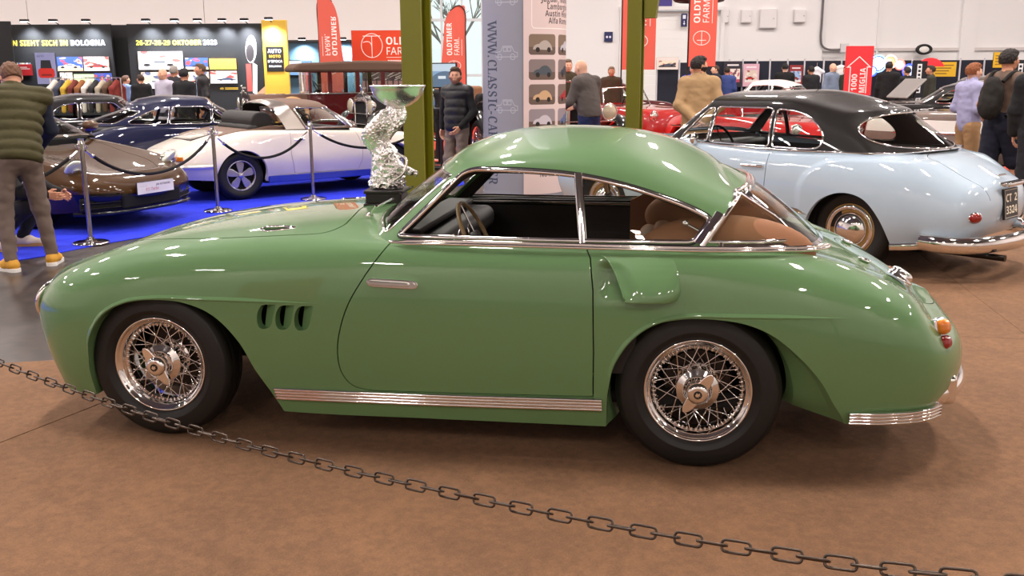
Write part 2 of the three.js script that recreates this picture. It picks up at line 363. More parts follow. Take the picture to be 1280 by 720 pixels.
// a flat slab with uv in metres from an outline of [x, z]
function slab(pts, y0, y1) {
  const g = extrude(pts.map(p => [p[0], -p[1]]), y1 - y0).rotateX(-Math.PI / 2).translate(0, y0, 0);
  const p = g.attributes.position, uv = g.attributes.uv; for (let k = 0; k < p.count; k++) uv.setXY(k, p.getX(k), p.getZ(k));
  return g;
}
{
  const xz = (r, d) => { const p = H(r, d); return [p[0], p[2]]; };
  const room = [xz(HL, HB), xz(HRr, HB), xz(HRr, HFr), xz(HL, HFr)];
  // polished dark screed with pale aggregate specks
  const r = mulberry(77), sp = tileNoise(70, 40), spots = noiseTex(1024, (i, j, u, v) => { const s = r() > .985 ? 70 * r() : 0, k = .8 + .5 * sp(u, v); return [46 * k + s, 36 * k + s, 31 * k + s * .95]; });
  struct('floor', slab(room, -0.2, 0), new THREE.MeshPhysicalMaterial({ map: rep(spots, 0.5), roughness: 0.42, clearcoat: 0.22, clearcoatRoughness: 0.12 }));
  const wallPaint = std(0xf2eae7, 0.85), wallFar = std(0xf1efef, 0.85);
  const wallMesh = (name, r0, d0, r1, d1, y0, y1, th = .2, m = wallPaint) => {
    const A = xz(r0, d0), B = xz(r1, d1), L = Math.hypot(B[0] - A[0], B[1] - A[1]);
    const g = box(L, y1 - y0, th).rotateY(-Math.atan2(B[1] - A[1], B[0] - A[0])).translate((A[0] + B[0]) / 2, (y0 + y1) / 2, (A[1] + B[1]) / 2);
    return struct(name, g, m);
  };
  // back wall round the window bay and the goods door
  const bayL = -2.95, bayR = -.55, bayTop = 5.2;
  const back = structGroup('wall_back');
  const bw = (r0, r1, y0, y1, m = wallPaint, d = HB + .1, th = .2) => { const A = xz(r0, d), B = xz(r1, d), L = Math.hypot(B[0] - A[0], B[1] - A[1]); return part('panel', box(L, y1 - y0, th).rotateY(HTURN).translate((A[0] + B[0]) / 2, (y0 + y1) / 2, (A[1] + B[1]) / 2), m, back); };
  const joints = [HL, -16, -10.15, bayL]; for (let k = 0; k < 3; k++) bw(joints[k] + .01, joints[k + 1] - .01, 0, HC);
  bw(bayL, bayR, bayTop, HC); bw(bayL, bayR, 0, .25);
  bw(bayR, 3.7, 0, HC, wallFar); bw(3.7, 7.0, 3.62, HC, wallFar); bw(7.0, 10.4, 0, HC, wallFar);
  bw(10.42, HRr, 0, HC, wallFar, HB + .35);
  bw(HL, HRr, -.05, HC, std(0xbdb6b2, .9), HB + .62, .1).name = 'backing';
  back.children[back.children.length - 1].geometry.dispose(); back.remove(back.children[back.children.length - 1]);
  // flush panels, ledge and pilaster on the right half of the back wall
  struct('trim_1', merge([[10.4, 20, 2.33, .1], [10.4, 20, 4.6, .03], [10.4, 20, 7, .03]].map(([a, b, y, h]) => box(b - a, h, .06).rotateY(HTURN).translate(...H((a + b) / 2, HB + .2, y)))), std(0xd9d2d0, .7));
  struct('trim_2', merge([box(.5, HC, .16).rotateY(HTURN).translate(...H(15.3, HB + .2, HC / 2)), box(.06, HC, .1).rotateY(HTURN).translate(...H(12.3, HB + .22, HC / 2))]), wallFar);
  wallMesh('wall_left', HL, HFr, HL, HB, 0, HC); wallMesh('wall_right', HRr, HFr, HRr, HB, 0, HC); wallMesh('wall_front', HL, HFr, HRr, HFr, 0, HC, .2, std(0xd8d2ce, .9));
  struct('ceiling', slab(room, HC, HC + .2), std(0x77716d, .9));
  // open steel trusses under the ceiling
  for (let k = 0; k < 6; k++) {
    const g = structGroup('truss'), d = -8 + k * 7.5, bars = [];
    bars.push(rod(H(HL, d, 9.6), H(HRr, d, 9.6), .05, 6), rod(H(HL, d, 8.6), H(HRr, d, 8.6), .05, 6));
    for (let r = HL + 1; r < HRr - 1; r += 2) bars.push(rod(H(r, d, 8.6), H(r + 1, d, 9.6), .025, 5), rod(H(r + 1, d, 9.6), H(r + 2, d, 8.6), .025, 5));
    part('lattice', merge(bars), std(0x8f8a86, .6), g);
  }
  // window bay: curtain glazing with mullions
  const win = structGroup('window_1'), fr = std(0xdfe3e6, .5), y0 = .25;
  for (const r of [bayL + .04, -2.3, -1.62, -.95, bayR - .04]) part('mullion', box(.07, bayTop - y0, .12).rotateY(HTURN).translate(...H(r, HB + .05, (bayTop + y0) / 2)), fr, win);
  for (const y of [y0 + .04, 1.55, 3.35, bayTop - .04]) part('transom', box(bayR - bayL, .09, .11).rotateY(HTURN).translate(...H((bayL + bayR) / 2, HB + .05, y)), fr, win);
  const cols = [bayL + .04, -2.3, -1.62, -.95, bayR - .04], rows = [y0 + .04, 1.55, 3.35, bayTop - .04];
  for (let a = 0; a < 4; a++) for (let b = 0; b < 3; b++) part('pane', box(cols[a + 1] - cols[a] - .07, rows[b + 1] - rows[b] - .09, .008).rotateY(HTURN).translate(...H((cols[a] + cols[a + 1]) / 2, HB + .05, (rows[b] + rows[b + 1]) / 2)), M.glass, win);
  struct('ground', slab([xz(-40, HB + .3), xz(40, HB + .3), xz(40, HB + 40), xz(-40, HB + 40)], -.25, -.05), std(0x9a9a94, .95));
  // bare trees outside the glazing
  const rt = mulberry(31), bark = std(0x8d8a84, .9);
  [[-6.2, HB + 8], [-2.4, HB + 13], [1.6, HB + 7.5]].forEach(([tr, td], q) => {
    const t = thing('bare_tree', ['pale bare tree outside the glazed bay, nearest its left edge', 'bare tree outside the middle of the glazed bay', 'bare tree outside the glazed bay beside the printed column'][q], 'tree', H(tr, td, -.05));
    const br = (a, dir, len, r, n) => { const b = [a[0] + dir[0] * len, a[1] + dir[1] * len, a[2] + dir[2] * len]; gs.push(rod(a, b, r, 5, r * .7)); if (n) for (let k = 0; k < 3; k++) { const e = [dir[0] + (rt() - .5) * 1.3, dir[1] + (rt() - .35) * .7, dir[2] + (rt() - .5) * 1.3], l = Math.hypot(...e); br(b, e.map(x => x / l), len * (.62 + rt() * .2), r * .65, n - 1); } };
    const gs = []; br([0, 0, 0], [0, 1, 0], 2.0, .12, 5); part('trunk', gs[0], bark, t); part('branches', merge(gs.slice(1)), bark, t);
  });
  // goods door: a bright roller door set back in the wall, with its frame
  const gd = structGroup('door_1');
  for (let k = 0; k < 12; k++) part('slat', box(3.26, .297, .05).rotateY(HTURN).translate(...H(5.35, HB + .14, .16 + k * .3)), std(0xf7f5f3, .6), gd);
  part('frame', merge([box(.12, 3.7, .3).rotateY(HTURN).translate(...H(3.68, HB, 1.85)), box(.12, 3.7, .3).rotateY(HTURN).translate(...H(7.02, HB, 1.85)), box(3.5, .12, .3).rotateY(HTURN).translate(...H(5.35, HB, 3.68))]), wallFar, gd);

  // lamps: high-bay fittings with three square heads in a row, an area light in front of each glowing face
  const casing = std(0x77736f, .5);
  const proto = thing('high_bay_lamp', 'white high-bay lamp with three square heads hanging under the hall ceiling', 'lamp', [0, 0, 0], 0, 'high-bay lamps');
  const heads = [-.58, 0, .58];
  part('rail', merge([rbox(.06, .06, 1.7, .01, 0, .14, 0), rod([0, .16, 0], [0, HC - LAMP.height - .012, 0], .012, 6)]), casing, proto);
  for (const z of heads) { part('casing', rbox(LAMP.size + .06, .1, LAMP.size + .06, .02, 0, .075, z), casing, proto); part('diffuser', box(LAMP.size, .02, LAMP.size, 0, .012, z), M.lamp, proto); }
  let first = true;
  for (let a = -3; a <= 3; a++) for (let b = -1; b <= 3; b++) {
    const r = a * 6.6 - 1.6, d = b < 0 ? -9 : 4.6 + b * 6.9, p = H(r, d, LAMP.height), o = first ? proto : copyOf(proto); first = false; o.position.set(...p); o.rotation.y = HTURN;
    for (const z of heads) { const l = new THREE.RectAreaLight(LAMP.colour, LAMP.nits, LAMP.size, LAMP.size), q = H(r, d - z, LAMP.height - .01); l.position.set(...q); l.rotation.set(-Math.PI / 2, 0, HTURN); scene.add(l); }
  }

  // a red stand wall behind the photographer's left shoulder, mirrored in the hubs and bright work
  solo('red_stand_wall', box(5.5, 2.5, .1).rotateY(HTURN + .7).translate(...H(-7, -4.5, 1.25)), std(0xc8392c, .7), 'tall red stand wall behind the photographer, mirrored in the wheel hubs', 'wall');

  // ---- carpets
  const brown = thing('brown_carpet', 'brown needle-felt carpet in wide strips under the green and the pale blue coupe', 'carpet');
  const bm = carpetMat([124, 90, 63], 21, 1.0);
  const strips = [ // laid side by side, seams a few millimetres open
    [[-2.80, -.14], [-1.538, -.60], [-1.734, .41], [-2.234, 2.4], [-3.534, 7.5], [-7, 7.5]],
    [[-1.53, -.602], [-1.3, -.66], [-.9, -1.6], [3.2, -1.6], [3.2, 7.5], [-3.526, 7.5], [-2.226, 2.4], [-1.726, .41]],
    [[3.203, -1.6], [3.203, 7.5], [9, 7.5], [9, -1.6]],
    [[-.9, -1.606], [-1.6, -4.2], [-1.2, -7.2], [3.2, -7.2], [3.2, -1.603]],
    [[3.203, -1.603], [3.203, -7.2], [9, -7.2], [9, -1.603]],
  ];
  for (const s of strips) CARPETS.push([s, .0062]);
  for (const s of strips) part('carpet_strip', slab(s, .001, .006), bm, brown);
  const blueEdge = [[-4.56, -3.2], [-4.50, -3.5], [-4.36, -3.98], [-4.17, -4.4], [-2.6, -6.6], [-2.0, -9.6], [-3.9, -11.5], [-7.4, -12.2], [-14, -9], [-14, 3], [-8, 4]]; CARPETS.push([blueEdge, .0072]);
  solo('blue_carpet', slab(blueEdge, .001, .007), carpetMat([20, 44, 215], 41, .6), 'bright blue carpet under the group of sports cars on the left', 'carpet');
  const redEdge = [[-3.4, -12.4], [-1.9, -10.2], [-.6, -10.4], [6.5, -11.2], [8.5, -20], [-5.5, -20]]; CARPETS.push([redEdge, .0062]);
  solo('red_carpet', slab(redEdge, .001, .006), carpetMat([222, 70, 52], 51, .6), 'coral red carpet behind the man in the black vest and the old roadsters', 'carpet');
}

// ---------------------------------------------------------------- the green coupe
function wireWheel(front) {                            // axis along z, face towards +z, centre at the origin, rim face at z = 0
  const w = new THREE.Group(); w.name = 'wheel';
  // tyre: lathe profile [radius, z], rolled about z
  const tyre = lathe([[0.205, -0.15], [0.222, -0.165], [0.27, -0.172], [0.305, -0.160], [0.326, -0.135], [0.331, -0.120], [0.331, -0.112], [0.325, -0.110], [0.325, -0.104], [0.333, -0.102], [0.334, -0.078], [0.328, -0.076], [0.328, -0.070], [0.334, -0.068], [0.333, -0.044], [0.325, -0.042], [0.325, -0.036], [0.331, -0.034], [0.331, -0.022], [0.326, -0.008], [0.314, 0.006], [0.308, 0.011], [0.305, 0.0105], [0.29, 0.017], [0.268, 0.021], [0.252, 0.021], [0.249, 0.0235], [0.246, 0.021], [0.232, 0.016], [0.224, 0.009], [0.216, 0.001], [0.207, -0.006], [0.2, -0.012]], 96).rotateX(Math.PI / 2);
  part('tyre', tyre, M.rubber, w);
  // rim with a rolled lip, the well behind it closed by a dark drum
  const rim = lathe([[0.207, -0.012], [0.2135, -0.004], [0.2155, 0.001], [0.2135, 0.0055], [0.2085, 0.0045], [0.2035, -0.001], [0.2, -0.006], [0.193, -0.010], [0.187, -0.014], [0.184, -0.028], [0.176, -0.033], [0.170, -0.036], [0.168, -0.075], [0.18, -0.09], [0.19, -0.14], [0.205, -0.15]], 96).rotateX(Math.PI / 2);
  part('rim', rim, M.chrome, w);
  const bead = []; for (let k = 0; k < 60; k++) { const a = k / 60 * Math.PI * 2; bead.push(cyl(0.0052, 0.0036, 0.014, 6).translate(0, 0.1745, 0).rotateZ(a).translate(0, 0, -0.0345)); }
  const nip = part('spoke_nipples', merge(bead), M.chrome, w); nip.userData.kind = 'stuff';
  part('brake_drum', lathe([[0.0, -0.115], [0.135, -0.115], [0.142, -0.12], [0.142, -0.17], [0, -0.17]], 40).rotateX(Math.PI / 2), M.darkMetal, w);
  part('hub', lathe([[0, 0.022], [0.046, 0.02], [0.052, 0.012], [0.054, -0.004], [0.062, -0.012], [0.084, -0.02], [0.088, -0.026], [0.08, -0.034], [0.06, -0.045], [0.058, -0.09], [0.088, -0.1], [0.09, -0.108], [0, -0.11]], 48).rotateX(Math.PI / 2), M.chrome, w);
  // laced spokes: outer row from the flange's front, inner row from its back
  const from = (r, a, z) => [Math.sin(a) * r, Math.cos(a) * r, z];
  for (let k = 0; k < 48; k++) {
    const a = k / 48 * Math.PI * 2, s = k % 2 ? 1 : -1, outer = k % 4 < 2;
    const A = outer ? from(0.082, a + s * 0.62, -0.027) : from(0.07, a + s * 0.85, -0.1), B = from(0.178, a, outer ? -0.033 : -0.05);
    part('spoke', rod(A, B, 0.0021, 5), M.chrome, w);
  }
  // two-eared knock-off with an enamel badge
  const ang = front ? 0.55 : -0.62;
  const ear = s => extrude(roundPoly([[-0.024, 0.03], [-0.017, 0.078, 0.01], [-0.004, 0.098, 0.01], [0.012, 0.082, 0.012], [0.022, 0.03]], 5), 0.012, 0.004).translate(0, 0, 0.022).rotateZ(ang + (s > 0 ? 0 : Math.PI));
  part('knock_off', merge([lathe([[0, 0.052], [0.026, 0.051], [0.037, 0.047], [0.044, 0.038], [0.048, 0.026], [0.05, 0.015], [0, 0.012]], 48).rotateX(Math.PI / 2), ear(1), ear(-1)]), M.chrome, w);
  part('hub_badge', new THREE.CylinderGeometry(0.0165, 0.0165, 0.003, 28).rotateX(Math.PI / 2).translate(0, 0, 0.0525), M.black, w);
  const wing = roundPoly([[-0.011, -0.003], [-0.004, 0.011, 0.004], [0.001, 0.005], [0.010, 0.010, 0.003], [0.007, 0.001], [0.012, -0.004, 0.002], [0.003, -0.003], [0.004, -0.012, 0.002], [-0.002, -0.006], [-0.009, -0.010, 0.002], [-0.006, -0.004]], 3);
  part('hub_emblem', extrude(wing, 0.0012).translate(0, 0, 0.054), M.chrome, w);
  return w;
}

const GREEN = paint(0x63885a);
{
  const car = thing('classic_coupe', 'pale green two-door coupe with chrome wire wheels behind the foreground chain', 'car');
  const FRONT_X = -1.17, REAR_X = 1.17;
  // stations along the flank: x, then [y, z] for sill, lower, mid, upper, shoulder, top, crown, valley, hood, and y of the centre line
  const side = [
    [-1.65, .18, .66, .33, .70, .50, .715, .615, .70, .685, .655, .722, .585, .742, .49, .746, .37, .753, .18, .756],
    [-1.40, .17, .70, .33, .745, .50, .76, .66, .745, .755, .70, .803, .625, .826, .53, .836, .41, .845, .2, .848],
    [-1.10, .16, .70, .33, .755, .52, .775, .69, .765, .805, .722, .860, .645, .882, .545, .894, .43, .903, .22, .907],
    [-.75, .15, .70, .33, .76, .52, .782, .70, .777, .828, .737, .890, .662, .914, .56, .928, .45, .940, .23, .944],
    [-.40, .145, .70, .33, .762, .52, .785, .70, .782, .838, .746, .900, .68, .924, .585, .942, .47, .959, .25, .964],
    [-.05, .15, .70, .33, .762, .52, .785, .70, .782, .84, .75, .893, .708, .908, .66, .935, .49, .965, .26, .978],
    [.35, .155, .70, .33, .762, .52, .785, .70, .782, .84, .752, .892, .712, .905, .67, .905, .5, .905, .3, .905],
    [.75, .16, .70, .33, .762, .52, .786, .70, .782, .84, .752, .892, .712, .905, .67, .905, .5, .905, .3, .905],
    [1.15, .17, .70, .33, .765, .52, .788, .70, .782, .835, .75, .89, .706, .906, .645, .905, .5, .90, .3, .90],
    [1.5, .20, .70, .33, .755, .52, .782, .69, .772, .81, .732, .872, .665, .895, .58, .887, .45, .884, .25, .882],
    [1.8, .225, .675, .33, .72, .50, .752, .65, .735, .745, .692, .795, .615, .812, .53, .808, .42, .813, .22, .815],
    [2.0, .235, .62, .33, .665, .48, .69, .60, .67, .665, .622, .698, .555, .711, .48, .716, .38, .726, .2, .732],
  ];
  const front = [
    [[-1.80, .22, 0], [-1.86, .33, 0], [-1.90, .48, 0], [-1.90, .60, 0], [-1.87, .66, 0], [-1.84, .69, 0], [-1.81, .705, 0], [-1.78, .715, 0], [-1.75, .722, 0], [-1.72, .728, 0]],
    [[-1.79, .22, .32], [-1.85, .33, .33], [-1.885, .48, .34], [-1.885, .59, .34], [-1.86, .65, .335], [-1.835, .685, .32], [-1.81, .70, .30], [-1.78, .713, .25], [-1.75, .725, .14], [-1.715, .733, 0]],
    [[-1.74, .20, .54], [-1.795, .33, .565], [-1.82, .48, .585], [-1.815, .585, .575], [-1.785, .648, .545], [-1.765, .683, .495], [-1.75, .703, .435], [-1.735, .718, .345], [-1.715, .732, .18], [-1.695, .742, 0]],
  ];
  const rear = [
    [[2.10, .24, .54], [2.125, .33, .575], [2.135, .45, .585], [2.12, .54, .565], [2.098, .59, .53], [2.08, .622, .475], [2.075, .637, .41], [2.075, .65, .33], [2.08, .66, .18], [2.085, .672, 0]],
    [[2.215, .25, .33], [2.245, .33, .34], [2.255, .44, .345], [2.235, .515, .335], [2.205, .56, .32], [2.18, .585, .29], [2.165, .605, .25], [2.15, .622, .2], [2.14, .638, .11], [2.135, .648, 0]],
    [[2.25, .26, 0], [2.285, .33, 0], [2.295, .43, 0], [2.275, .50, 0], [2.245, .545, 0], [2.22, .575, 0], [2.205, .595, 0], [2.19, .61, 0], [2.18, .625, 0], [2.17, .635, 0]],
  ];
  const cols = [...front, ...side.map(s => { const c = []; for (let k = 0; k < 9; k++) c.push([s[0], s[1 + 2 * k], s[2 + 2 * k]]); c.push([s[0], s[19], 0]); return c; }), ...rear];
  const net = Array.from({ length: 10 }, (_, j) => cols.map(c => c[j]));

  // outlines on the flank (x, y)
  const frontArch = curve2([[-1.505, .0], [-1.50, .17], [-1.492, .34], [-1.462, .46], [-1.385, .565], [-1.275, .622], [-1.13, .644], [-.99, .637], [-.86, .588], [-.75, .475], [-.69, .35], [-.635, .24], [-.59, .12], [-.56, 0]], 10);
  const rearArch = curve2([[.79, 0], [.805, .17], [.815, .34], [.84, .45], [.91, .56], [1.0, .625], [1.12, .652], [1.24, .652], [1.34, .638], [1.44, .598], [1.55, .51], [1.63, .42], [1.69, .32], [1.75, .215], [1.80, 0]], 10);
  const inFront = region(frontArch), inRear = region(rearArch);
  // raised lip over each arch that runs on into a crease behind it
  const lip = (top, tailX, tailY) => {
    const pts = [...curve2(top, 12), [tailX, tailY]];
    return (x, y) => {
      let best = 1e9, s = 0, at = 0, run = 0;
      for (let i = 1; i < pts.length; i++) {
        const [ax, ay] = pts[i - 1], [bx, by] = pts[i], ex = bx - ax, ey = by - ay, L = Math.hypot(ex, ey), t = clamp(((x - ax) * ex + (y - ay) * ey) / (L * L), 0, 1), dx = x - ax - t * ex, dy = y - ay - t * ey, d = Math.hypot(dx, dy);
        if (d < best) { best = d; s = ex * dy - ey * dx; at = run + t * L; }
        run += L;
      }
      if (best > 0.16) return 0;
      const ends = smooth(0, 0.25, at) * (1 - smooth(run - 0.32, run, at));
      return 0.0015 * ends * (s >= 0 ? Math.exp(-Math.pow(best / 0.03, 1.5)) : 0);
    };
  };
  const lipF = lip([[-1.49, .34], [-1.462, .46], [-1.385, .565], [-1.275, .622], [-1.13, .646], [-.9, .652]], -.37, .658);
  const lipR = lip([[.815, .34], [.84, .45], [.91, .56], [1.0, .625], [1.12, .655], [1.3, .661]], 1.74, .668);
  const mouthDip = (x, y) => { if (x < .72 || x > .98 || y < .6 || y > .9) return 0; const t = clamp((.885 - y) / .17, 0, 1), mx = lerp(.775, .885, Math.pow(t, .6)); return -.024 * smooth(.735, .81, x) * (1 - smooth(mx + .01, mx + .07, x)) * smooth(.885, .84, y) * (1 - smooth(.80, .69, y)) * smooth(0, .3, t); };
  const disp = (x, y, z) => mouthDip(x, y) * (z > .5 ? 1 : 0) + (z < 0.5 || y > 0.86 || y < 0.25 ? 0 : (x < -0.3 ? lipF(x, y) : x > 0.75 ? lipR(x, y) : 0));
  let S = netSurface(net, { cell: 0.0068, mirrorFront: true, mirrorRear: true, pia: 5, disp });
  const raw = S;

  // cabin opening
  const foot = curve2([[-.24, -.1], [-.24, 0], [-.22, .3], [-.16, .5], [-.06, .65], [.35, .675], [.75, .675], [1.1, .665], [1.25, .65], [1.5, .58], [1.63, .35], [1.69, .1], [1.69, -.1]], 8);
  const inFoot = region(foot);
  S = cutSheet(S, (x, y, z) => y < 0.8 ? 1 : -inFoot(x, z));
  // wheel arches
  const bodyGeos = [], wellGeos = [], darkWells = [];
  S = cutSheet(S, (x, y, z) => z < 0.3 ? 1 : -inFront(x, y)); const archF = S.edges; bodyGeos.push(flange(S, 0.03)); const SF = S;
  S = cutSheet(S, (x, y, z) => z < 0.3 ? 1 : -inRear(x, y)); bodyGeos.push(flange(S, 0.03)); const SR = S;
  // the inner fender behind each arch edge curls inwards and forwards round the tyre
  for (const [Sx, cx] of [[SF, FRONT_X], [SR, REAR_X]]) for (const L of loopsOf(Sx)) {
    if (L.length < 40) continue;
    const rear = cx > 0, R = resample(L, 0.02, false), dz = [0, .025, .055, .09, .13, .2, .3, .42], rings = dz.map((d, k) => R.map(e => { const dx = e.p[0] - cx, dy = e.p[1] - .333, r = Math.hypot(dx, dy), f = lerp(r, Math.min(r, .352), rear ? smooth(0, 1, k / 4) : 0) / r; return [cx + dx * f, .333 + dy * f, e.p[2] - d - 0.004]; }));
    const p = [], n = rings[0].length;
    for (let a = 0; a < rings.length - 1; a++) for (let b = 0; b < n - 1; b++) { const A = rings[a][b], B = rings[a][b + 1], C = rings[a + 1][b + 1], D = rings[a + 1][b]; p.push(...A, ...B, ...C, ...A, ...C, ...D); }
    const g = new THREE.BufferGeometry(); g.setAttribute('position', new THREE.Float32BufferAttribute(p, 3)); g.computeVertexNormals(); (rear ? wellGeos : darkWells).push(g);
  }
  // louvres behind the front wheel
  const louvre = k => { const x = -.655 + k * .083; return roundPoly([[x + .018, .645, .02], [x + .085, .648, .01], [x + .058, .545, .03], [x - .002, .535, .035], [x - .006, .60, .03]], 6); };
  const vents = [];
  for (let k = 0; k < 3; k++) {
    const o = louvre(k), r = region(o), [hole, rest] = splitSheet(S, (x, y, z) => z < 0.5 ? -1 : r(x, y), 0);
    const x0 = -.66 + k * .083, P = Float32Array.from(hole.p);
    for (let i = 0; i < P.length; i += 3) { const s = clamp((P[i] - x0 - (P[i + 1] - .54) * .18) / .075, 0, 1); P[i + 2] -= 0.05 * Math.pow(1 - s, 1.1) + 0.001; }
    const scoop = cutSheet({ ...hole, p: P }, (x, y) => x - x0 - (y - .54) * .18 - .017), g = sheetGeo(scoop); g.computeVertexNormals();
    vents.push(merge([g, flange(rest, 0.045)])); S = rest;
  }
  // bonnet, door and boot lid are panels of their own
  const hoodOutline = curve2([[-1.69, -.6], [-1.69, 0], [-1.66, .2], [-1.55, .37], [-1.32, .49], [-1.1, .575], [-.85, .62], [-.55, .615], [-.42, .59], [-.37, .50], [-.375, .36], [-.41, .12], [-.42, 0], [-.42, -.6]], 10);
  const inHood = region(hoodOutline);
  let [hood, rest1] = splitSheet(S, (x, y, z) => y < 0.68 || x > -0.3 ? -1 : inHood(x, z), 0.0036);
  // vents cut through the bonnet, each with a duct that dives from its rear edge towards the front
  const ventShape = curve2([[-.735, .52], [-.725, .545], [-.69, .556], [-.64, .55], [-.585, .528], [-.575, .52], [-.60, .512], [-.66, .495], [-.715, .497]], 6, true), inVent = region(ventShape);
  const hoodFlange = flange(hood, 0.018), [ventS, hoodS] = splitSheet(hood, (x, y, z) => inVent(x, z), 0); hood = hoodS;
  const ventLoops = loopsOf(hoodS), duct = { ...ventS, p: Float32Array.from(ventS.p) }; for (let i = 0; i < duct.p.length; i += 3) duct.p[i + 1] -= .085 * Math.pow(clamp((-.57 - duct.p[i]) / .16, 0, 1), 1.2) + .001;
  const ductGeo = sheetGeo(duct); ductGeo.computeVertexNormals(); const ventDuct = merge([ductGeo, flange(hoodS, .09)]);
  const hoodGeo = merge([sheetGeo(hood), hoodFlange]);
  bodyGeos.push(flange(rest1, 0.018)); S = rest1;
  const door = [...curve2([[-.075, .93], [-.12, .87], [-.19, .77], [-.255, .66], [-.295, .55], [-.312, .45], [-.302, .36], [-.262, .302], [-.19, .283], [-.05, .283]], 10), [.3, .292], [.755, .306], [.757, .5], [.75, .75], [.735, .87], [.70, .93]];
  const inDoor = region(door);
  let [doorS, rest2] = splitSheet(S, (x, y, z) => z < 0.6 ? -1 : inDoor(x, y), 0.0026);
  const doorGeo = merge([sheetGeo(doorS), flange(doorS, 0.02)]); bodyGeos.push(flange(rest2, 0.02)); S = rest2;
  const bootOutline = curve2([[1.80, -.5], [1.80, 0], [1.80, .2], [1.83, .33], [1.90, .39], [2.02, .37], [2.10, .30], [2.16, .2], [2.18, 0], [2.18, -.5]], 10), inBoot = region(bootOutline);
  let [boot, rest3] = splitSheet(S, (x, y, z) => y < 0.55 || x < 1.7 ? -1 : inBoot(x, z), 0.002);
  bodyGeos.push(flange(rest3, 0.015)); S = rest3;
  bodyGeos.push(sheetGeo(S));

  const body = part('body', bothSides(merge(bodyGeos)), GREEN, car);
  part('bonnet', bothSides(hoodGeo), GREEN, car);
  part('boot_lid', bothSides(merge([sheetGeo(boot), flange(boot, 0.015)])), GREEN, car);
  const doorNear = part('door', doorGeo, GREEN, car), doorFar = part('door', mirrorGeo(doorGeo), GREEN, car);
  part('wheel_housing', bothSides(merge(wellGeos)), GREEN, car); part('wheel_housing', bothSides(merge(darkWells)), GREEN, car);
  for (const g of vents) { part('louvre', g, GREEN, car); part('louvre', mirrorGeo(g), GREEN, car); }
  // dark floor pan and inner skins, so that no light comes through the gaps
  part('underbody', merge([rbox(1.35, .1, 1.36, .04, .1, .19, 0), rbox(.62, .38, .84, .06, 1.24, .42, 0), rbox(.9, .3, .74, .06, -1.2, .42, 0), rbox(.5, .16, 1.0, .04, 1.9, .34, 0), box(.06, .5, 1.3, -.38, .52, 0), box(.9, .36, .02, .3, .52, .735), box(.9, .36, .02, .3, .52, -.735), box(2.3, .05, .05, 0, .3, 0), box(.5, .3, .02, -.5, .6, .66), box(.5, .3, .02, -.5, .6, -.66), rod([-1.17, .33, -.6], [-1.17, .33, .6], .035), rod([1.17, .33, -.6], [1.17, .33, .6], .04)]), M.matt, car);

  // ---- cabin shell: stations wrap from the windscreen's middle over the pillars to the middle of the rear window
  const cab = [
    [[-.27, .955, 0], [-.17, 1.045, 0], [-.07, 1.125, 0], [.045, 1.215, 0], [.11, 1.262, 0], [.20, 1.302, 0], [.30, 1.328, 0]],
    [[-.25, .950, .33], [-.155, 1.04, .31], [-.055, 1.12, .295], [.055, 1.207, .28], [.12, 1.254, .265], [.21, 1.297, .2], [.315, 1.33, 0]],
    [[-.19, .93, .55], [-.095, 1.02, .52], [.005, 1.10, .495], [.105, 1.185, .47], [.165, 1.235, .43], [.25, 1.288, .27], [.34, 1.336, 0]],
    [[-.10, .90, .68], [.0, .99, .65], [.10, 1.09, .615], [.215, 1.19, .575], [.26, 1.243, .495], [.33, 1.298, .3], [.40, 1.343, 0]],
    [[.15, .905, .70], [.25, 1.0, .665], [.33, 1.10, .625], [.40, 1.205, .58], [.42, 1.267, .49], [.45, 1.318, .29], [.5, 1.35, 0]],
    [[.55, .905, .70], [.58, 1.0, .665], [.60, 1.10, .625], [.62, 1.2, .582], [.64, 1.27, .49], [.65, 1.322, .28], [.66, 1.35, 0]],
    [[.9, .905, .70], [.9, .99, .668], [.89, 1.075, .632], [.87, 1.158, .592], [.86, 1.243, .495], [.85, 1.305, .28], [.85, 1.337, 0]],
    [[1.13, .905, .69], [1.12, .965, .665], [1.11, 1.03, .635], [1.085, 1.09, .603], [1.06, 1.182, .50], [1.03, 1.262, .28], [1.02, 1.302, 0]],
    [[1.25, .905, .678], [1.25, .95, .655], [1.25, 1.0, .628], [1.24, 1.045, .60], [1.205, 1.125, .51], [1.165, 1.208, .28], [1.15, 1.25, 0]],
    [[1.40, .905, .65], [1.375, .955, .62], [1.345, 1.01, .585], [1.315, 1.07, .54], [1.275, 1.115, .47], [1.235, 1.175, .27], [1.215, 1.213, 0]],
    [[1.56, .90, .57], [1.505, .955, .535], [1.445, 1.01, .495], [1.38, 1.065, .45], [1.315, 1.115, .395], [1.265, 1.155, .25], [1.245, 1.19, 0]],
    [[1.66, .89, .35], [1.595, .945, .33], [1.52, 1.005, .31], [1.435, 1.07, .29], [1.35, 1.125, .265], [1.285, 1.162, .17], [1.26, 1.18, 0]],
    [[1.70, .885, 0], [1.63, .945, 0], [1.55, 1.01, 0], [1.455, 1.08, 0], [1.37, 1.13, 0], [1.30, 1.164, 0], [1.272, 1.176, 0]],
  ];
  const cabNet = Array.from({ length: 7 }, (_, j) => cab.map(c => c[j]));
  let C = netSurface(cabNet, { cell: 0.012, mirrorFront: true, mirrorRear: true, pia: 5 });
  const sideWin = region(roundPoly([[-.075, .928, .01], [.115, 1.115, .1], [.20, 1.204, .07], [.42, 1.203, .3], [.66, 1.189, .2], [.87, 1.148, .2], [1.10, 1.075, .1], [1.205, 1.022, .015], [1.135, .93, .015], [.5, .925, .2]], 8));
  const quarter = region(roundPoly([[1.172, .932, .01], [1.258, 1.046, .02], [1.312, 1.108, .014], [1.592, .932, .012], [1.4, .932, .1]], 5));
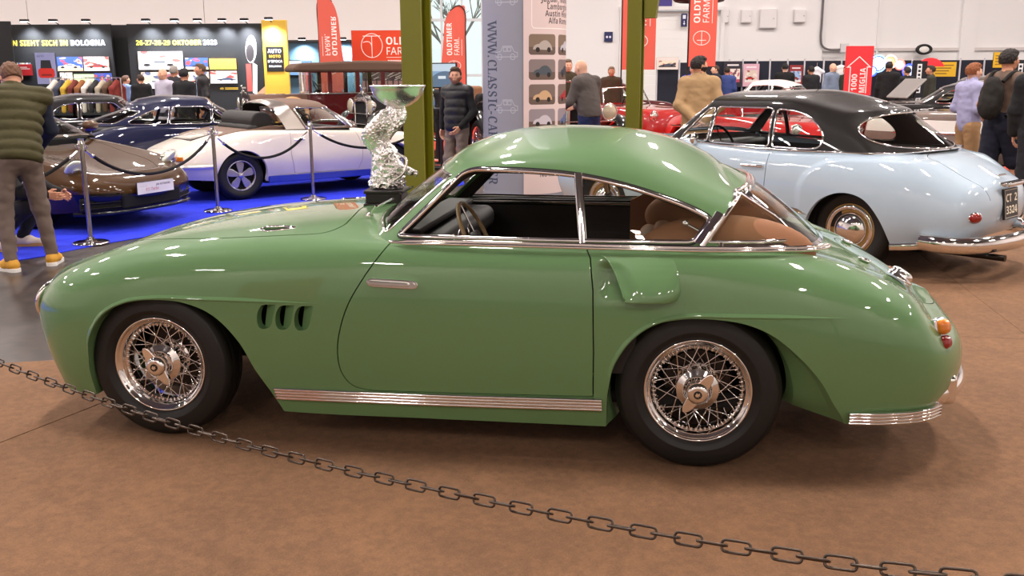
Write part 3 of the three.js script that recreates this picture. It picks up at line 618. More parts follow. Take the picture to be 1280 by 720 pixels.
  const screen = (u, v) => Math.min(2.5 - u, v - 0.22, 2.85 - v);
  const backlight = (u, v) => Math.min(u - 10.15, v - 0.25, 3.75 - v);
  const holes = {};
  const take = (key, f) => { const [a, b] = splitSheet(C, f, 0); holes[key] = a; holes[key + 'Edge'] = loopsOf(b); C = b; };
  take('side', (x, y, z, u) => z < 0.4 || u < 2.6 ? -1 : sideWin(x, y));
  take('quarter', (x, y, z, u) => z < 0.3 || u < 7 || u > 10.3 ? -1 : quarter(x, y));
  take('screen', (x, y, z, u, v) => screen(u, v) * 0.1);
  take('back', (x, y, z, u, v) => backlight(u, v) * 0.1);
  const longest = L => L.reduce((a, b) => b.length > a.length ? b : a);
  // below the roof the rear of the shell is all glass and bright metal
  const roofCut = splitSheet(C, (x, y, z, u, v) => Math.max(v < 2.6 ? 7.9 - u : 7.9 + Math.min(1.6, (v - 2.6) * 1.14) - u, v - 3.95) * 0.1, 0);
  const roofEdge = loopsOf(roofCut[0]);
  part('roof', bothSides(sheetGeo(roofCut[0])), GREEN, car);
  part('rear_window_frame', bothSides(sheetGeo(roofCut[1])), M.chrome, car);
  part('headlining', bothSides(merge([sheetGeo({ ...roofCut[0], p: Float32Array.from(roofCut[0].p).map((v, i) => v - roofCut[0].n[i] * 0.018) })])), std(0x2a241f, 0.9), car);

  const trims = [];
  const winLoop = resample(longest(holes.sideEdge), 0.012, true);
  const winTrim = strip(winLoop, halfRound(0.02, 0.009), { lift: 0.001, shift: 0.006 });
  const inner = strip(winLoop, [[0, 0.002], [0.014, 0.001], [0.014, -0.03]], { shift: -0.01 });
  const quarterTrim = merge(holes.quarterEdge.filter(L => L.length > 15).map(L => strip(resample(L, 0.01), halfRound(0.016, 0.008), { lift: 0.001, shift: 0.004 })));
  const screenTrim = strip(resample(longest(holes.screenEdge), 0.015, false), halfRound(0.012, 0.005), { lift: 0.001 });
  const backTrim = strip(resample(longest(holes.backEdge), 0.015, false), halfRound(0.026, 0.012), { lift: 0.001 });
  const roofTrim = merge(roofEdge.filter(L => L.length > 12).map(L => strip(resample(L, 0.012), halfRound(0.02, 0.009), { lift: 0.002 })));
  const both = (name, g, m = M.chrome) => { part(name, g, m, car); part(name, mirrorGeo(g), m, car); };
  both('window_frame', winTrim); both('window_seal', inner, M.black); both('quarter_window_frame', quarterTrim);
  part('windscreen_frame', bothSides(screenTrim), M.chrome, car); part('rear_window_trim', bothSides(backTrim), M.chrome, car);
  part('roof_edge_trim', bothSides(roofTrim), M.chrome, car);
  // bright moulding along the waist and division bars
  const waist = [[-.095, .908, .703], [.1, .914, .712], [.4, .915, .716], [.75, .914, .716], [1.1, .912, .708], [1.3, .912, .690], [1.45, .911, .655], [1.56, .907, .605], [1.64, .902, .53], [1.69, .897, .43]].map(p => ({ p, n: [0, .35, .94] }));
  waist.closed = false;
  const dense = a => { const c = new THREE.CatmullRomCurve3(a.map(e => V(...e.p)), false, 'centripetal'), r = c.getSpacedPoints(120).map(q => ({ p: q.toArray(), n: a[0].n })); r.closed = false; return r; };
  both('waist_moulding', strip(dense(waist), [[-.013, 0], [-.012, .009], [-.004, .012], [-.003, .006], [.003, .006], [.004, .012], [.012, .009], [.013, 0]], { taper: t => clamp(Math.min(t, 1 - t) / .04, .15, 1) }));
  const bar = (a, b, w, h, name = 'division_bar') => both(name, strip(dense([{ p: a, n: [0, .3, .95] }, { p: [(a[0] + b[0]) / 2, (a[1] + b[1]) / 2, (a[2] + b[2]) / 2 + .004], n: [0, .3, .95] }, { p: b, n: [0, .3, .95] }]), halfRound(w, h, 8)));
  bar([.70, .922, .694], [.668, 1.19, .592], .034, .012);
  bar([1.155, .922, .682], [1.235, 1.035, .612], .05, .02, 'rear_pillar');
  // glass
  const paneGeo = h => sheetGeo({ ...h, p: Float32Array.from(h.p).map((v, i) => v - h.n[i] * 0.006) });
  const qf = cutSheet(holes.side, (x, y) => x - .70 + (y - .92) * .12);
  const qg = paneGeo(qf); both('rear_side_window', qg, M.glass);
  both('quarter_window', paneGeo(holes.quarter), M.glass);
  part('windscreen', bothSides(paneGeo(holes.screen)), M.glass, car);
  part('rear_window', bothSides(paneGeo(holes.back)), M.glass, car);

  // ---- bright work on the flank
  const onFlank = (x, y, lift = 0) => { // nearest point of the raw surface
    let b = 1e9, k0 = 0; for (let k = 0; k < raw.p.length / 3; k++) { if (raw.p[k * 3 + 2] < .3) continue; const d = (raw.p[k * 3] - x) ** 2 + (raw.p[k * 3 + 1] - y) ** 2; if (d < b) { b = d; k0 = k; } }
    return { p: [x, y, raw.p[k0 * 3 + 2] + lift], n: [raw.n[k0 * 3], raw.n[k0 * 3 + 1], raw.n[k0 * 3 + 2]] };
  };
  const path = (pts, n = 40) => { const r = []; const c = new THREE.CatmullRomCurve3(pts.map(p => V(p[0], p[1], 0)), false, 'centripetal').getSpacedPoints(n); for (const q of c) r.push(onFlank(q.x, q.y)); for (let it = 0; it < 14; it++) for (let i = 1; i < r.length - 1; i++) r[i].p[2] = (r[i - 1].p[2] + 2 * r[i].p[2] + r[i + 1].p[2]) / 4; r.closed = false; return r; };
  const ribbed = w => { const a = [[-w / 2, 0]]; for (let k = 0; k < 4; k++) { const c = -w / 2 + w * (k + .5) / 4, h = w / 8; for (let i = 0; i <= 5; i++) { const t = Math.PI * (1 - i / 5); a.push([c + Math.cos(t) * h * .92, .005 + Math.sin(t) * .007]); } } a.push([w / 2, 0]); return a; };
  both('sill_strip', strip(path([[-.615, .243], [0, .252], [.79, .272]], 60), ribbed(.062), { lift: .002 }));
  const rearStripPts = [[1.755, .255, .706], [1.88, .256, .690], [1.99, .256, .655], [2.06, .256, .615], [2.125, .256, .548]].map((p, i) => ({ p, n: [[.15, 0, .98], [.2, 0, .97], [.35, 0, .93], [.55, 0, .83], [.75, 0, .65]][i] }));
  const rs = (() => { const c = new THREE.CatmullRomCurve3(rearStripPts.map(e => V(...e.p)), false, 'centripetal').getSpacedPoints(50), r = c.map((q, i) => { const t = i / 50 * 4, k = Math.min(3, Math.floor(t)), f = t - k; return { p: q.toArray(), n: [0, 1, 2].map(a => lerp(rearStripPts[k].n[a], rearStripPts[k + 1].n[a], f)) }; }); r.closed = false; return r; })();
  both('rear_corner_strip', strip(rs, ribbed(.052), { lift: .004 }));
  // rolled lip along each arch, running out into a crease
  for (const [pts, end] of [[[[-1.493, .33], [-1.462, .463], [-1.385, .569], [-1.275, .626], [-1.13, .650], [-.9, .655], [-.6, .657]], [-.385, .659]], [[[.813, .33], [.838, .452], [.908, .564], [1.0, .63], [1.12, .659], [1.3, .664], [1.5, .667]], [1.735, .669]]]) {
    const L = path([...pts, end], 110); both('arch_lip', strip(L, [[-.0015, -.004], [-.0015, .005], [.0, .0065], [.003, .0062], [.008, .0035], [.015, -.001]].reverse().map(p => [-p[0], p[1]]), { taper: t => Math.min(1, t / .08, (1 - t) / .25 + .02) }), GREEN);
  }
  // door handle: a flat bright pull in a rounded plate
  const hd = onFlank(-.065, .752);
  const stadium = (w, h, d) => extrude(roundPoly([[-w / 2, -h / 2, h], [w / 2, -h / 2, h], [w / 2, h / 2, h], [-w / 2, h / 2, h]], 8), d, .003);
  const handle = merge([stadium(.21, .03, .008), stadium(.165, .012, .012).translate(-.012, 0, .008), cyl(.009, .009, .012, 16).rotateX(Math.PI / 2).translate(.088, 0, .01)]).rotateX(-.06).rotateZ(-.03).translate(-.065, .752, hd.p[2]);
  part('handle', handle, M.chrome, doorNear); part('handle', mirrorGeo(handle), M.chrome, doorFar);

  // ---- air scoop behind the door
  {
    const A = [], nS = 40, nT = 36;
    // lower edge of the mouth runs from the waist down and back; the skin stands off the flank there
    const mouth = t => [lerp(.775, .885, Math.pow(t, .6)), lerp(.885, .715, t)];
    for (let i = 0; i <= nS; i++) for (let j = 0; j <= nT; j++) {
      const s = i / nS, t = j / nT, m = mouth(t), endX = 1.095 - .04 * Math.pow(1 - t, 2) - .03 * Math.pow(t, 8), x = lerp(m[0], endX, s), y = m[1] + (t > .5 ? 0 : 0);
      const base = onFlank2(x, y), out = .072 * Math.pow(Math.sin(Math.min(1, t * 1.08) * Math.PI * .5), 1.1) * Math.pow(1 - Math.pow(s, 3.2), .6) * (t > .965 ? Math.sqrt(Math.max(0, 1 - ((t - .965) / .035) ** 2)) : 1);
      A.push([x, y, base + out + .0005]);
    }
    function onFlank2(x, y) { return flankZ(x, y); }
    const p = [], W = nT + 1;
    for (let i = 0; i < nS; i++) for (let j = 0; j < nT; j++) p.push(...A[i * W + j], ...A[i * W + j + 1], ...A[(i + 1) * W + j + 1], ...A[i * W + j], ...A[(i + 1) * W + j + 1], ...A[(i + 1) * W + j]);
    let g = new THREE.BufferGeometry(); g.setAttribute('position', new THREE.Float32BufferAttribute(p, 3));
    const vn = new Map(), key = (k) => Math.round(p[k * 3] * 1e5) + '_' + Math.round(p[k * 3 + 1] * 1e5) + '_' + Math.round(p[k * 3 + 2] * 1e5);
    g.computeVertexNormals(); const na = g.attributes.normal;
    for (let k = 0; k < na.count; k++) { const s = key(k), v = vn.get(s) || [0, 0, 0]; v[0] += na.getX(k); v[1] += na.getY(k); v[2] += na.getZ(k); vn.set(s, v); }
    for (let k = 0; k < na.count; k++) { const v = vn.get(key(k)), l = Math.hypot(...v) || 1; na.setXYZ(k, v[0] / l, v[1] / l, v[2] / l); }
    // rolled rim of the mouth
    const rim = A.slice(0, W).map(q => q), rimTube = tube(rim.filter((_, k) => k % 4 === 0), .0035, 40, 6);
    both('air_scoop', merge([g, rimTube]), GREEN);
  }
  function flankZ(x, y) { // mean of the near vertices of the raw net, for smooth offsets
    if (!flankZ.grid) { flankZ.grid = new Map(); for (let k = 0; k < raw.p.length / 3; k++) if (raw.p[k * 3 + 2] > .55 && raw.p[k * 3] > .6 && raw.p[k * 3] < 1.3) { const id = Math.round(raw.p[k * 3] / .012) + ',' + Math.round(raw.p[k * 3 + 1] / .012); (flankZ.grid.get(id) || flankZ.grid.set(id, []).get(id)).push(k); } }
    let w = 0, z = 0; const X = Math.round(x / .012), Y = Math.round(y / .012);
    for (let a = -1; a <= 1; a++) for (let b = -1; b <= 1; b++) for (const k of flankZ.grid.get((X + a) + ',' + (Y + b)) || []) { const d = (raw.p[k * 3] - x) ** 2 + (raw.p[k * 3 + 1] - y) ** 2, f = Math.exp(-d / .00008); w += f; z += f * raw.p[k * 3 + 2]; }
    return w ? z / w : .7;
  }

  // ---- lamps, badges, bumper
  const headRing = new THREE.TorusGeometry(.088, .012, 12, 40).rotateY(-Math.PI / 2), headLens = new THREE.SphereGeometry(.1, 28, 12, 0, Math.PI * 2, 0, 1.05).scale(.86, .45, .86).rotateZ(Math.PI / 2);
  for (const s of [1, -1]) {
    const h = new THREE.Group(); h.name = 'headlamp'; h.position.set(-1.765, .57, s * .535); h.rotation.set(0, s * -.42, -.18, 'YXZ'); car.add(h);
    part('bezel', headRing, M.chrome, h); part('lens', headLens, M.glass, h); part('reflector', new THREE.SphereGeometry(.085, 24, 10, 0, Math.PI * 2, 0, 1.3).scale(1, .7, 1).rotateZ(-Math.PI / 2).translate(.02, 0, 0), M.silver, h);
  }
  for (const s of [1, -1]) {
    const t = new THREE.Group(); t.name = 'tail_lamp'; t.position.set(2.105, .565, s * .535); t.rotation.set(0, s * -.72, .22, 'YXZ'); car.add(t);
    part('bezel', rbox(.03, .135, .075, .014, 0, 0, 0), M.chrome, t);
    part('indicator_lens', rbox(.05, .062, .062, .024, .022, .03, 0, 3), M.amber, t);
    part('brake_lens', rbox(.05, .056, .062, .024, .02, -.032, 0, 3), M.redLens, t);
  }
  // bumper overrider and centre bar at the back
  const bump = [[2.10, .385, .56], [2.17, .38, .50], [2.245, .38, .38], [2.295, .38, .22], [2.325, .38, 0], [2.295, .38, -.22], [2.245, .38, -.38], [2.17, .38, -.50], [2.10, .385, -.56]];
  part('rear_bumper', tube(bump, .034, 90, 14).scale(1, 1.25, 1).translate(-.02, -.165, 0), M.chrome, car);
  for (const s of [1, -1]) part('bumper_overrider', rbox(.07, .13, .06, .028, 2.165, .33, s * .50, 4), M.chrome, car);
  const cap = part('filler_cap', lathe([[0, .032], [.03, .03], [.045, .022], [.05, .01], [.05, 0], [.058, 0], [.058, -.008]], 32), M.chrome, car); cap.position.set(2.0, .742, .27); cap.rotation.z = -.55;
  for (const [x, z] of [[1.86, .23], [1.86, -.23]]) { const h = part('boot_hinge', sph(.018).scale(1.6, .6, 1), M.chrome, car); h.position.set(x, .80, z); h.rotation.z = -.35; }
  // bright lip round each bonnet vent, heavier at the front
  const both2 = (name, g, m) => { part(name, g, m, car); part(name, mirrorGeo(g), m, car); };
  both2('bonnet_vent', ventDuct, GREEN);
  both2('vent_lip', merge(ventLoops.filter(L => L.length > 8).map(L => strip(resample(L, .006, true), halfRound(.012, .006)))), M.chrome);
  const mesh = []; for (let k = 0; k < 5; k++) mesh.push(rod([-.728 + k * .013, .912 + k * .001, .50], [-.728 + k * .013, .91 + k * .001, .552], .0022, 5)); both2('vent_mesh', merge(mesh), M.chrome);
  // windscreen wipers
  for (const [x0, z0, x1, y1, z1] of [[-.29, .36, -.13, 1.065, .52], [-.3, -.1, -.155, 1.07, .12]]) {
    const w = part('wiper', merge([rod([x0, .962, z0], [(x0 + x1) / 2 - .02, (1.0 + y1) / 2 - .01, (z0 + z1) / 2], .006, 8), rod([(x0 + x1) / 2 - .05, (1.0 + y1) / 2 - .03, (z0 + z1) / 2 - .07], [x1, y1, z1], .005, 8), sph(.018, x0, .965, z0)]), M.chrome, car);
  }
  // front valance badge strip and grille, out of the lens's sight but part of the nose
  part('grille', merge(Array.from({ length: 13 }, (_, k) => rod([-1.905, .32, -.24 + k * .04], [-1.915, .58, -.24 + k * .04], .005, 6)).concat([rbox(.02, .02, .54, .008, -1.91, .59, 0), rbox(.02, .02, .54, .008, -1.895, .32, 0)])), M.chrome, car);

  // ---- cabin
  const leather = std(0x9a7152, 0.62), trim = std(0x1c1714, 0.7);
  part('floor', rbox(1.6, .05, 1.3, .02, .55, .27, 0), M.matt, car);
  part('dashboard', merge([rbox(.2, .12, 1.2, .05, .0, .84, 0, 4), rbox(.14, .03, 1.04, .012, -.075, .925, 0)]), std(0x0e0b09, 0.55), car);
  for (const z of [.3, .44, .1]) { const d = new THREE.Group(); d.name = 'gauge'; d.position.set(.112, .86, z); car.add(d); part('bezel', new THREE.TorusGeometry(.04, .006, 8, 24).rotateY(Math.PI / 2), M.chrome, d); part('dial', cyl(.038, .038, .01, 24).rotateZ(Math.PI / 2), M.black, d); }
  const sw = new THREE.Group(); sw.name = 'steering_wheel'; sw.position.set(.20, .875, .36); sw.rotation.z = .45; car.add(sw);
  part('rim', new THREE.TorusGeometry(.17, .0095, 12, 60).rotateY(Math.PI / 2), std(0x8c7450, .35), sw);
  for (const a of [0, 2.1, 4.2]) part('spoke', rod([0, 0, 0], [0, Math.cos(a) * .165, Math.sin(a) * .165], .005, 8), M.chrome, sw);
  part('hub', cyl(.035, .035, .03, 24).rotateZ(Math.PI / 2), M.black, sw); part('column', rod([0, 0, 0], [-.25, -.02, 0], .018), M.darkMetal, sw);
  for (const s of [1, -1]) {                             // bucket seats
    const seat = new THREE.Group(); seat.name = 'seat'; seat.position.set(.58, .3, s * .33); car.add(seat);
    part('cushion', rbox(.5, .16, .5, .06, 0, .1, 0, 4), leather, seat);
    part('backrest', rbox(.13, .5, .5, .06, .27, .33, 0, 4).rotateZ(-.18), leather, seat);
  }
  // quilted rear shelf, side trims with an armrest curve
  const hide = std(0x9c6d4d, 0.8);
  part('rear_shelf', merge([rbox(.42, .05, .84, .02, 1.28, .85, 0), rbox(.1, .42, 1.2, .04, 1.0, .64, 0)]), hide, car);
  for (const s of [1, -1]) part('rear_arch_cover', new THREE.SphereGeometry(1, 36, 20).scale(.36, .16, .1).translate(1.26, .865, s * .53), hide, car);
  part('far_quarter_trim', extrude([[.82, .72], [.82, .93], [1.0, 1.02], [1.12, 1.0], [1.2, .93], [1.45, .93], [1.45, .72]], .015).translate(0, 0, -.63), hide, car);
  for (const s of [1, -1]) part('inner_side_trim', merge([rbox(1.12, .5, .02, .01, .36, .64, s * .70)]), trim, car);
  for (const s of [-1, 1]) part('inner_waist_rail', rbox(1.25, .018, .022, .006, .52, .905, s * .675), M.chrome, car);
  part('mirror', merge([rbox(.02, .05, .2, .01, .13, 1.15, 0), rod([.13, 1.17, 0], [.12, 1.24, 0], .006)]), M.darkMetal, car);
  // window winder seen through the rear side glass
  part('window_catch', merge([sph(.014, 1.10, 1.0, .625), rod([1.10, 1.0, .625], [1.17, .965, .635], .006)]), M.chrome, car);

  // ---- wheels
  for (const [x, s, f] of [[FRONT_X, 1, true], [REAR_X, 1, false], [FRONT_X, -1, true], [REAR_X, -1, false]]) {
    const w = wireWheel(f); w.position.set(x, .333, s * .70); if (s < 0) w.rotation.y = Math.PI; car.add(w);
  }
}

// ---------------------------------------------------------------- kit for the other cars
// cabin net from a few measures; lines: waist, mid-window, drip, roof shoulder, roof, centre line
function cabinNet(b) {
  const mk = (base, drip, c, bow = .012) => {
    const m = [0, 1, 2].map(k => lerp(base[k], drip[k], .52)); m[2] += bow * (base[2] ? 1 : 0);
    const s = [lerp(drip[0], c[0], .25), lerp(drip[1], c[1], .56), drip[2] * .82], t = [lerp(drip[0], c[0], .62), lerp(drip[1], c[1], .89), drip[2] * .45];
    return [base, m, drip, s, t, [c[0], c[1], 0]];
  };
  const [f0, fa, cc, r0] = b.xw, [t0, ta, tc, tr] = b.xt, [yf, ym, yr] = b.yb, [wa, wm, wc] = b.wb, [da, dm, dc] = b.wt, [ya, yd, yc] = b.yt, R = b.roof;
  const mid = (a, c, k) => lerp(a, c, k);
  return [
    mk([f0, yf + .05, 0], [t0, ya + .03, 0], [t0 + .16, R - .03]),
    mk([lerp(f0, fa, .28), yf + .045, wa * .58], [lerp(t0, ta, .28), ya + .025, da * .6], [t0 + .19, R - .025]),
    mk([lerp(f0, fa, .62), yf + .025, wa * .88], [lerp(t0, ta, .6), ya + .012, da * .88], [t0 + .23, R - .02]),
    mk([fa, yf, wa], [ta, ya, da], [t0 + .3, R - .01]),
    mk([mid(fa, cc, .3), mid(yf, ym, .5), mid(wa, wm, .6)], [mid(ta, tc, .35), mid(ya, yd, .6), mid(da, dm, .6)], [mid(t0 + .3, tr - .25, .4), R]),
    mk([mid(fa, cc, .65), ym, wm], [mid(ta, tc, .7), yd, dm], [mid(t0 + .3, tr - .25, .7), R - .006]),
    mk([cc, yr, wc], [tc, yc, dc], [tr - .22, b.roofR ?? R - .05]),
    mk([mid(cc, r0, .45), yr - .005, wc * .93], [mid(tc, tr, .45), yc - .005, dc * .9], [tr - .18, (b.roofR ?? R - .05) - .02]),
    mk([mid(cc, r0, .85), yr + .01, wc * .55], [mid(tc, tr, .85), yc + .018, dc * .55], [tr - .14, (b.roofR ?? R - .05) - .04]),
    mk([r0, yr + .015, 0], [tr, yc + .025, 0], [tr - .12, (b.roofR ?? R - .05) - .05]),
  ];
}
function spreadEnd(row, prof, f) {                     // stations that close the body towards its nose or tail
  const n = row.length, out = [];
  for (const [w, k] of f) out.push(row.map((p, j) => [lerp(p[0], prof[j][0], k), lerp(p[1], prof[j][1], k), p[2] * w]));
  return out;
}
function carBody(o) {                                   // rows -> {S, raw}
  const cols = o.rows.map(r => { const c = []; for (let k = 1; k < r.length - 1; k += 2) c.push([r[0], r[k], r[k + 1]]); c.push([r[0], r[r.length - 1], 0]); return c; });
  const f = spreadEnd(cols[0], o.nose, o.noseSpread || [[0, 1], [.5, .93], [.84, .55]]), t = spreadEnd(cols[cols.length - 1], o.tail, o.tailSpread || [[.84, .55], [.5, .93], [0, 1]]);
  const all = [...f, ...cols, ...t], net = cols[0].map((_, j) => all.map(c => c[j]));
  return netSurface(net, { cell: o.cell || .025, mirrorFront: true, mirrorRear: true, pia: 4, disp: o.disp });
}
// a wheel with its axle along z, outer face towards +z
function roadWheel(o) {
  const w = new THREE.Group(); w.name = 'wheel'; const R = o.r, T = o.w || .17, q = o.rim || R * .62, n = 56;
  part('tyre', lathe([[q, -T], [R * .93, -T], [R, -T * .85], [R, -T * .22], [R * .975, -T * .08], [R * .9, .008], [R * .8, .014], [q + .006, .004], [q, -.01]], n).rotateX(Math.PI / 2), M.rubber, w);
  if (o.style === 'cap') {
    part('rim', lathe([[q + .003, -.006], [q + .006, .004], [q - .006, .004], [q - .03, -.018], [q - .05, -.02], [q - .075, -.02], [0, -.03]], n).rotateX(Math.PI / 2), o.rimMat || M.chrome, w);
    part('trim_ring', new THREE.TorusGeometry(q - .02, .019, 8, 56), M.chrome, w);
    part('hubcap', lathe([[0, .052], [.03, .05], [.07, .04], [.1, .02], [.115, -.004], [.118, -.02]], 48).scale(q / .165, 1.15, q / .165).rotateX(Math.PI / 2), M.chrome, w);
  } else if (o.style === 'five') {
    part('rim', lathe([[q + .003, -.004], [q + .004, .006], [q - .008, .004], [q - .016, -.02], [q - .02, -.1], [q, -T]], n).rotateX(Math.PI / 2), M.alu, w);
    part('back', cyl(q - .02, q - .02, .01, 40).rotateX(Math.PI / 2).translate(0, 0, -.07), M.matt, w);
    const petal = extrude(curve2([[-.018, .03], [-.03, .07], [-.043, q - .03], [0, q - .018], [.043, q - .03], [.03, .07], [.018, .03]], 5), .014, .004);
    for (let k = 0; k < 5; k++) part('spoke', petal.clone().translate(0, 0, -.035).rotateZ(k / 5 * Math.PI * 2), o.spokeMat || M.alu, w);
    part('hub', lathe([[0, .004], [.03, .002], [.036, -.01], [.038, -.05], [0, -.05]], 28).rotateX(Math.PI / 2), M.alu, w);
  } else if (o.style === 'wire') {
    part('rim', lathe([[q + .003, -.006], [q + .004, .004], [q - .008, .002], [q - .02, -.02], [q - .022, -.05], [q, -T * .9]], n).rotateX(Math.PI / 2), o.rimMat || M.chrome, w);
    const s = []; for (let k = 0; k < 36; k++) { const a = k / 36 * Math.PI * 2, b = a + (k % 2 ? .6 : -.6); s.push(rod([Math.sin(b) * .06, Math.cos(b) * .06, k % 4 < 2 ? -.02 : -.08], [Math.sin(a) * (q - .018), Math.cos(a) * (q - .018), -.035], .0035, 4)); }
    part('spokes', merge(s), o.rimMat || M.chrome, w); w.children[w.children.length - 1].userData.kind = 'stuff';
    part('hub', lathe([[0, .03], [.04, .026], [.05, .005], [.06, -.03], [.07, -.09], [0, -.09]], 32).rotateX(Math.PI / 2), M.chrome, w);
  } else {
    part('rim', lathe([[q + .003, -.006], [q + .004, .004], [q - .01, .002], [q - .02, -.02], [q - .05, -.024], [q - .06, -.016], [.09, -.012], [.085, .004], [.05, .02], [0, .024]], n).rotateX(Math.PI / 2), o.rimMat || M.alu, w);
  }
  return w;
}
function makeCar(o) {
  const car = thing(o.name || 'classic_car', o.label, 'car', o.pos, o.turn || 0, o.group);
  let S = carBody(o); const raw = S, geos = [];
  const c = o.cab, foot = o.foot || (c && curve2([[c.xw[0] + .04, -.1], [c.xw[0] + .04, 0], [lerp(c.xw[0], c.xw[1], .3) + .05, c.wb[0] * .58], [c.xw[1] + .08, c.wb[0] - .035], [lerp(c.xw[1], c.xw[2], .5), c.wb[1] - .035], [c.xw[2], c.wb[2] - .04], [lerp(c.xw[2], c.xw[3], .45) - .02, c.wb[2] * .86], [lerp(c.xw[2], c.xw[3], .85) - .04, c.wb[2] * .5], [c.xw[3] - .05, 0], [c.xw[3] - .05, -.1]], 6));
  if (foot) { const r = region(foot); S = cutSheet(S, (x, y, z) => y < o.footY ? 1 : -r(x, z)); if (!c) geos.push(flange(S, .04)); }
  for (const a of o.arches) {
    const f = a.poly ? region(a.poly) : (x, y) => a.r - Math.hypot(x - a.x, Math.max(y - a.y, -.05) * (a.sy || 1));
    S = cutSheet(S, (x, y, z) => z < .35 ? 1 : -f(x, y)); geos.push(flange(S, .05));
  }
  const panels = [];
  for (const [name, poly, m] of o.panels || []) {
    const r = region(poly), [a, b] = splitSheet(S, (x, y, z) => z < .5 ? -1 : r(x, y), .003);
    panels.push([name, merge([sheetGeo(a), flange(a, .02)]), m]); geos.push(flange(b, .02)); S = b;
  }
  for (const [name, poly, m, yMin] of o.topPanels || []) {
    const r = region(poly), [a, b] = splitSheet(S, (x, y, z) => y < yMin ? -1 : r(x, z), .003);
    panels.push([name, merge([sheetGeo(a), flange(a, .02)]), m, true]); geos.push(flange(b, .02)); S = b;
  }
  for (const [name, poly, m, xMax] of o.frontPanels || []) {            // outlines in (z, y) on the nose
    const r = region(poly), [a, b] = splitSheet(S, (x, y, z) => x > xMax ? -1 : r(z, y), .002);
    panels.push([name, merge([sheetGeo(a), flange(a, .02)]), m, true]); geos.push(flange(b, .02)); S = b;
  }
  geos.push(sheetGeo(S));
  part('body', bothSides(merge(geos)), o.paint, car);
  for (const [name, g, m, whole] of panels) { if (whole) part(name, bothSides(g), m || o.paint, car); else { part(name, g, m || o.paint, car); part(name, mirrorGeo(g), m || o.paint, car); } }
  const [x0, x1] = [o.arches[0].x, o.arches[1].x], wz = o.wheelZ, wr = o.wheel.r;
  part('underbody', merge([rbox(x1 - x0 - wr * 2.2, .12, wz * 1.75, .04, (x0 + x1) / 2, o.clear + .06, 0), rbox(wr * 2.1, .3, wz * 1.1, .05, x0, .5, 0), rbox(wr * 2.1, .3, wz * 1.1, .05, x1, .5, 0), box(.03, .4, wz * 1.7, x0 + wr * 1.35, .5, 0), box(.03, .4, wz * 1.7, x1 - wr * 1.35, .5, 0), rod([x0, wr, -wz + .1], [x0, wr, wz - .1], .04), rod([x1, wr, -wz + .1], [x1, wr, wz - .1], .04)]), M.matt, car);
  if (c) {
    let C = netSurface((n => Array.from({ length: 6 }, (_, j) => n.map(q => q[j])))(cabinNet(c)), { cell: o.cabCell || .025, mirrorFront: true, mirrorRear: true, pia: 4 });
    if (o.cabKeep) C = cutSheet(C, o.cabKeep);
    const trims = [], panes = [];
    const take = (name, f, loop = true) => { const [a, b] = splitSheet(C, f, 0); C = b; panes.push([name, a]); if (o.winTrim) for (const L of loopsOf(b)) if (L.length > 14) trims.push(strip(resample(L, .02), halfRound(o.winTrim, .008, 4), { lift: .001 })); };
    for (const [name, poly] of o.windows) { const r = region(poly); take(name, (x, y, z, u) => z < .25 || u < 2.5 ? -1 : r(x, y)); }
    if (!o.noScreen) { const s = o.screen || [.1, 2.55, 1.9]; take('windscreen', (x, y, z, u, v) => Math.min(s[1] - u, v - s[0], s[2] - v) * .1); }
    if (o.backlight !== null) { const k = o.backlight || [7.3, .25, 1.9]; take('rear_window', (x, y, z, u, v) => (k[3] ? k[3] - Math.hypot((u - 9) / (9 - k[0]), (v - (k[1] + k[2]) / 2) / ((k[2] - k[1]) / 2)) : Math.min(u - k[0], v - k[1], k[2] - v)) * .1); }
    if (o.roofSplit) { const [a, b] = splitSheet(C, (x, y, z, u, v) => o.roofSplit(x, y, z, u, v), 0); part('roof', bothSides(sheetGeo(a)), o.roofPaint, car); part('hoop', bothSides(sheetGeo(b)), o.hoopPaint, car); }
    else part('roof', bothSides(sheetGeo(C)), o.roofPaint || o.paint, car);
    part('headlining', bothSides(sheetGeo({ ...C, p: Float32Array.from(C.p).map((v, i) => v - C.n[i] * .015) })), o.lining || std(0x302b27, .9), car);
    for (const [name, a] of panes) { const g = sheetGeo({ ...a, p: Float32Array.from(a.p).map((v, i) => v - a.n[i] * .005) }); if (name.startsWith('rear_window') || name === 'windscreen') { if (!(o.open || []).includes(name)) part(name, bothSides(g), o.glass || M.glass, car); } else if (!(o.open || []).includes(name)) { part(name, g, o.glass || M.glass, car); part(name, mirrorGeo(g), o.glass || M.glass, car); } }
    if (trims.length) part('window_trim', bothSides(merge(trims)), M.chrome, car);
    const fl = lerp(c.xw[1], c.xw[2], .5), wbm = c.wb[1], yb = c.yb[1];
    if (!o.bare) {
      part('floor', box(c.xw[2] - c.xw[1], .04, wbm * 1.7, fl, o.clear + .14, 0), M.matt, car);
      part('dashboard', rbox(.2, .16, wbm * 1.75, .05, c.xw[1] + .08, yb - .07, 0), o.dash || M.black, car);
      for (const s of [1, -1]) {
        const seat = new THREE.Group(); seat.name = 'seat'; seat.position.set(fl - .02, .3, s * wbm * .46); car.add(seat);
        part('cushion', rbox(.48, .16, .5, .06, 0, .1, 0), o.seat || M.tan, seat); part('backrest', rbox(.14, .56, .48, .06, .28, .36, 0).rotateZ(-.16), o.seat || M.tan, seat);
      }
      part('inner_trim', merge([1, -1].map(s => box(c.xw[2] - c.xw[1] - .1, yb - .38, .02, fl, (yb + .3) / 2, s * (wbm - .045))).concat([rbox(.5, .05, wbm * 1.5, .02, lerp(c.xw[2], c.xw[3], .35), yb - .06, 0)])), o.inner || M.black, car);
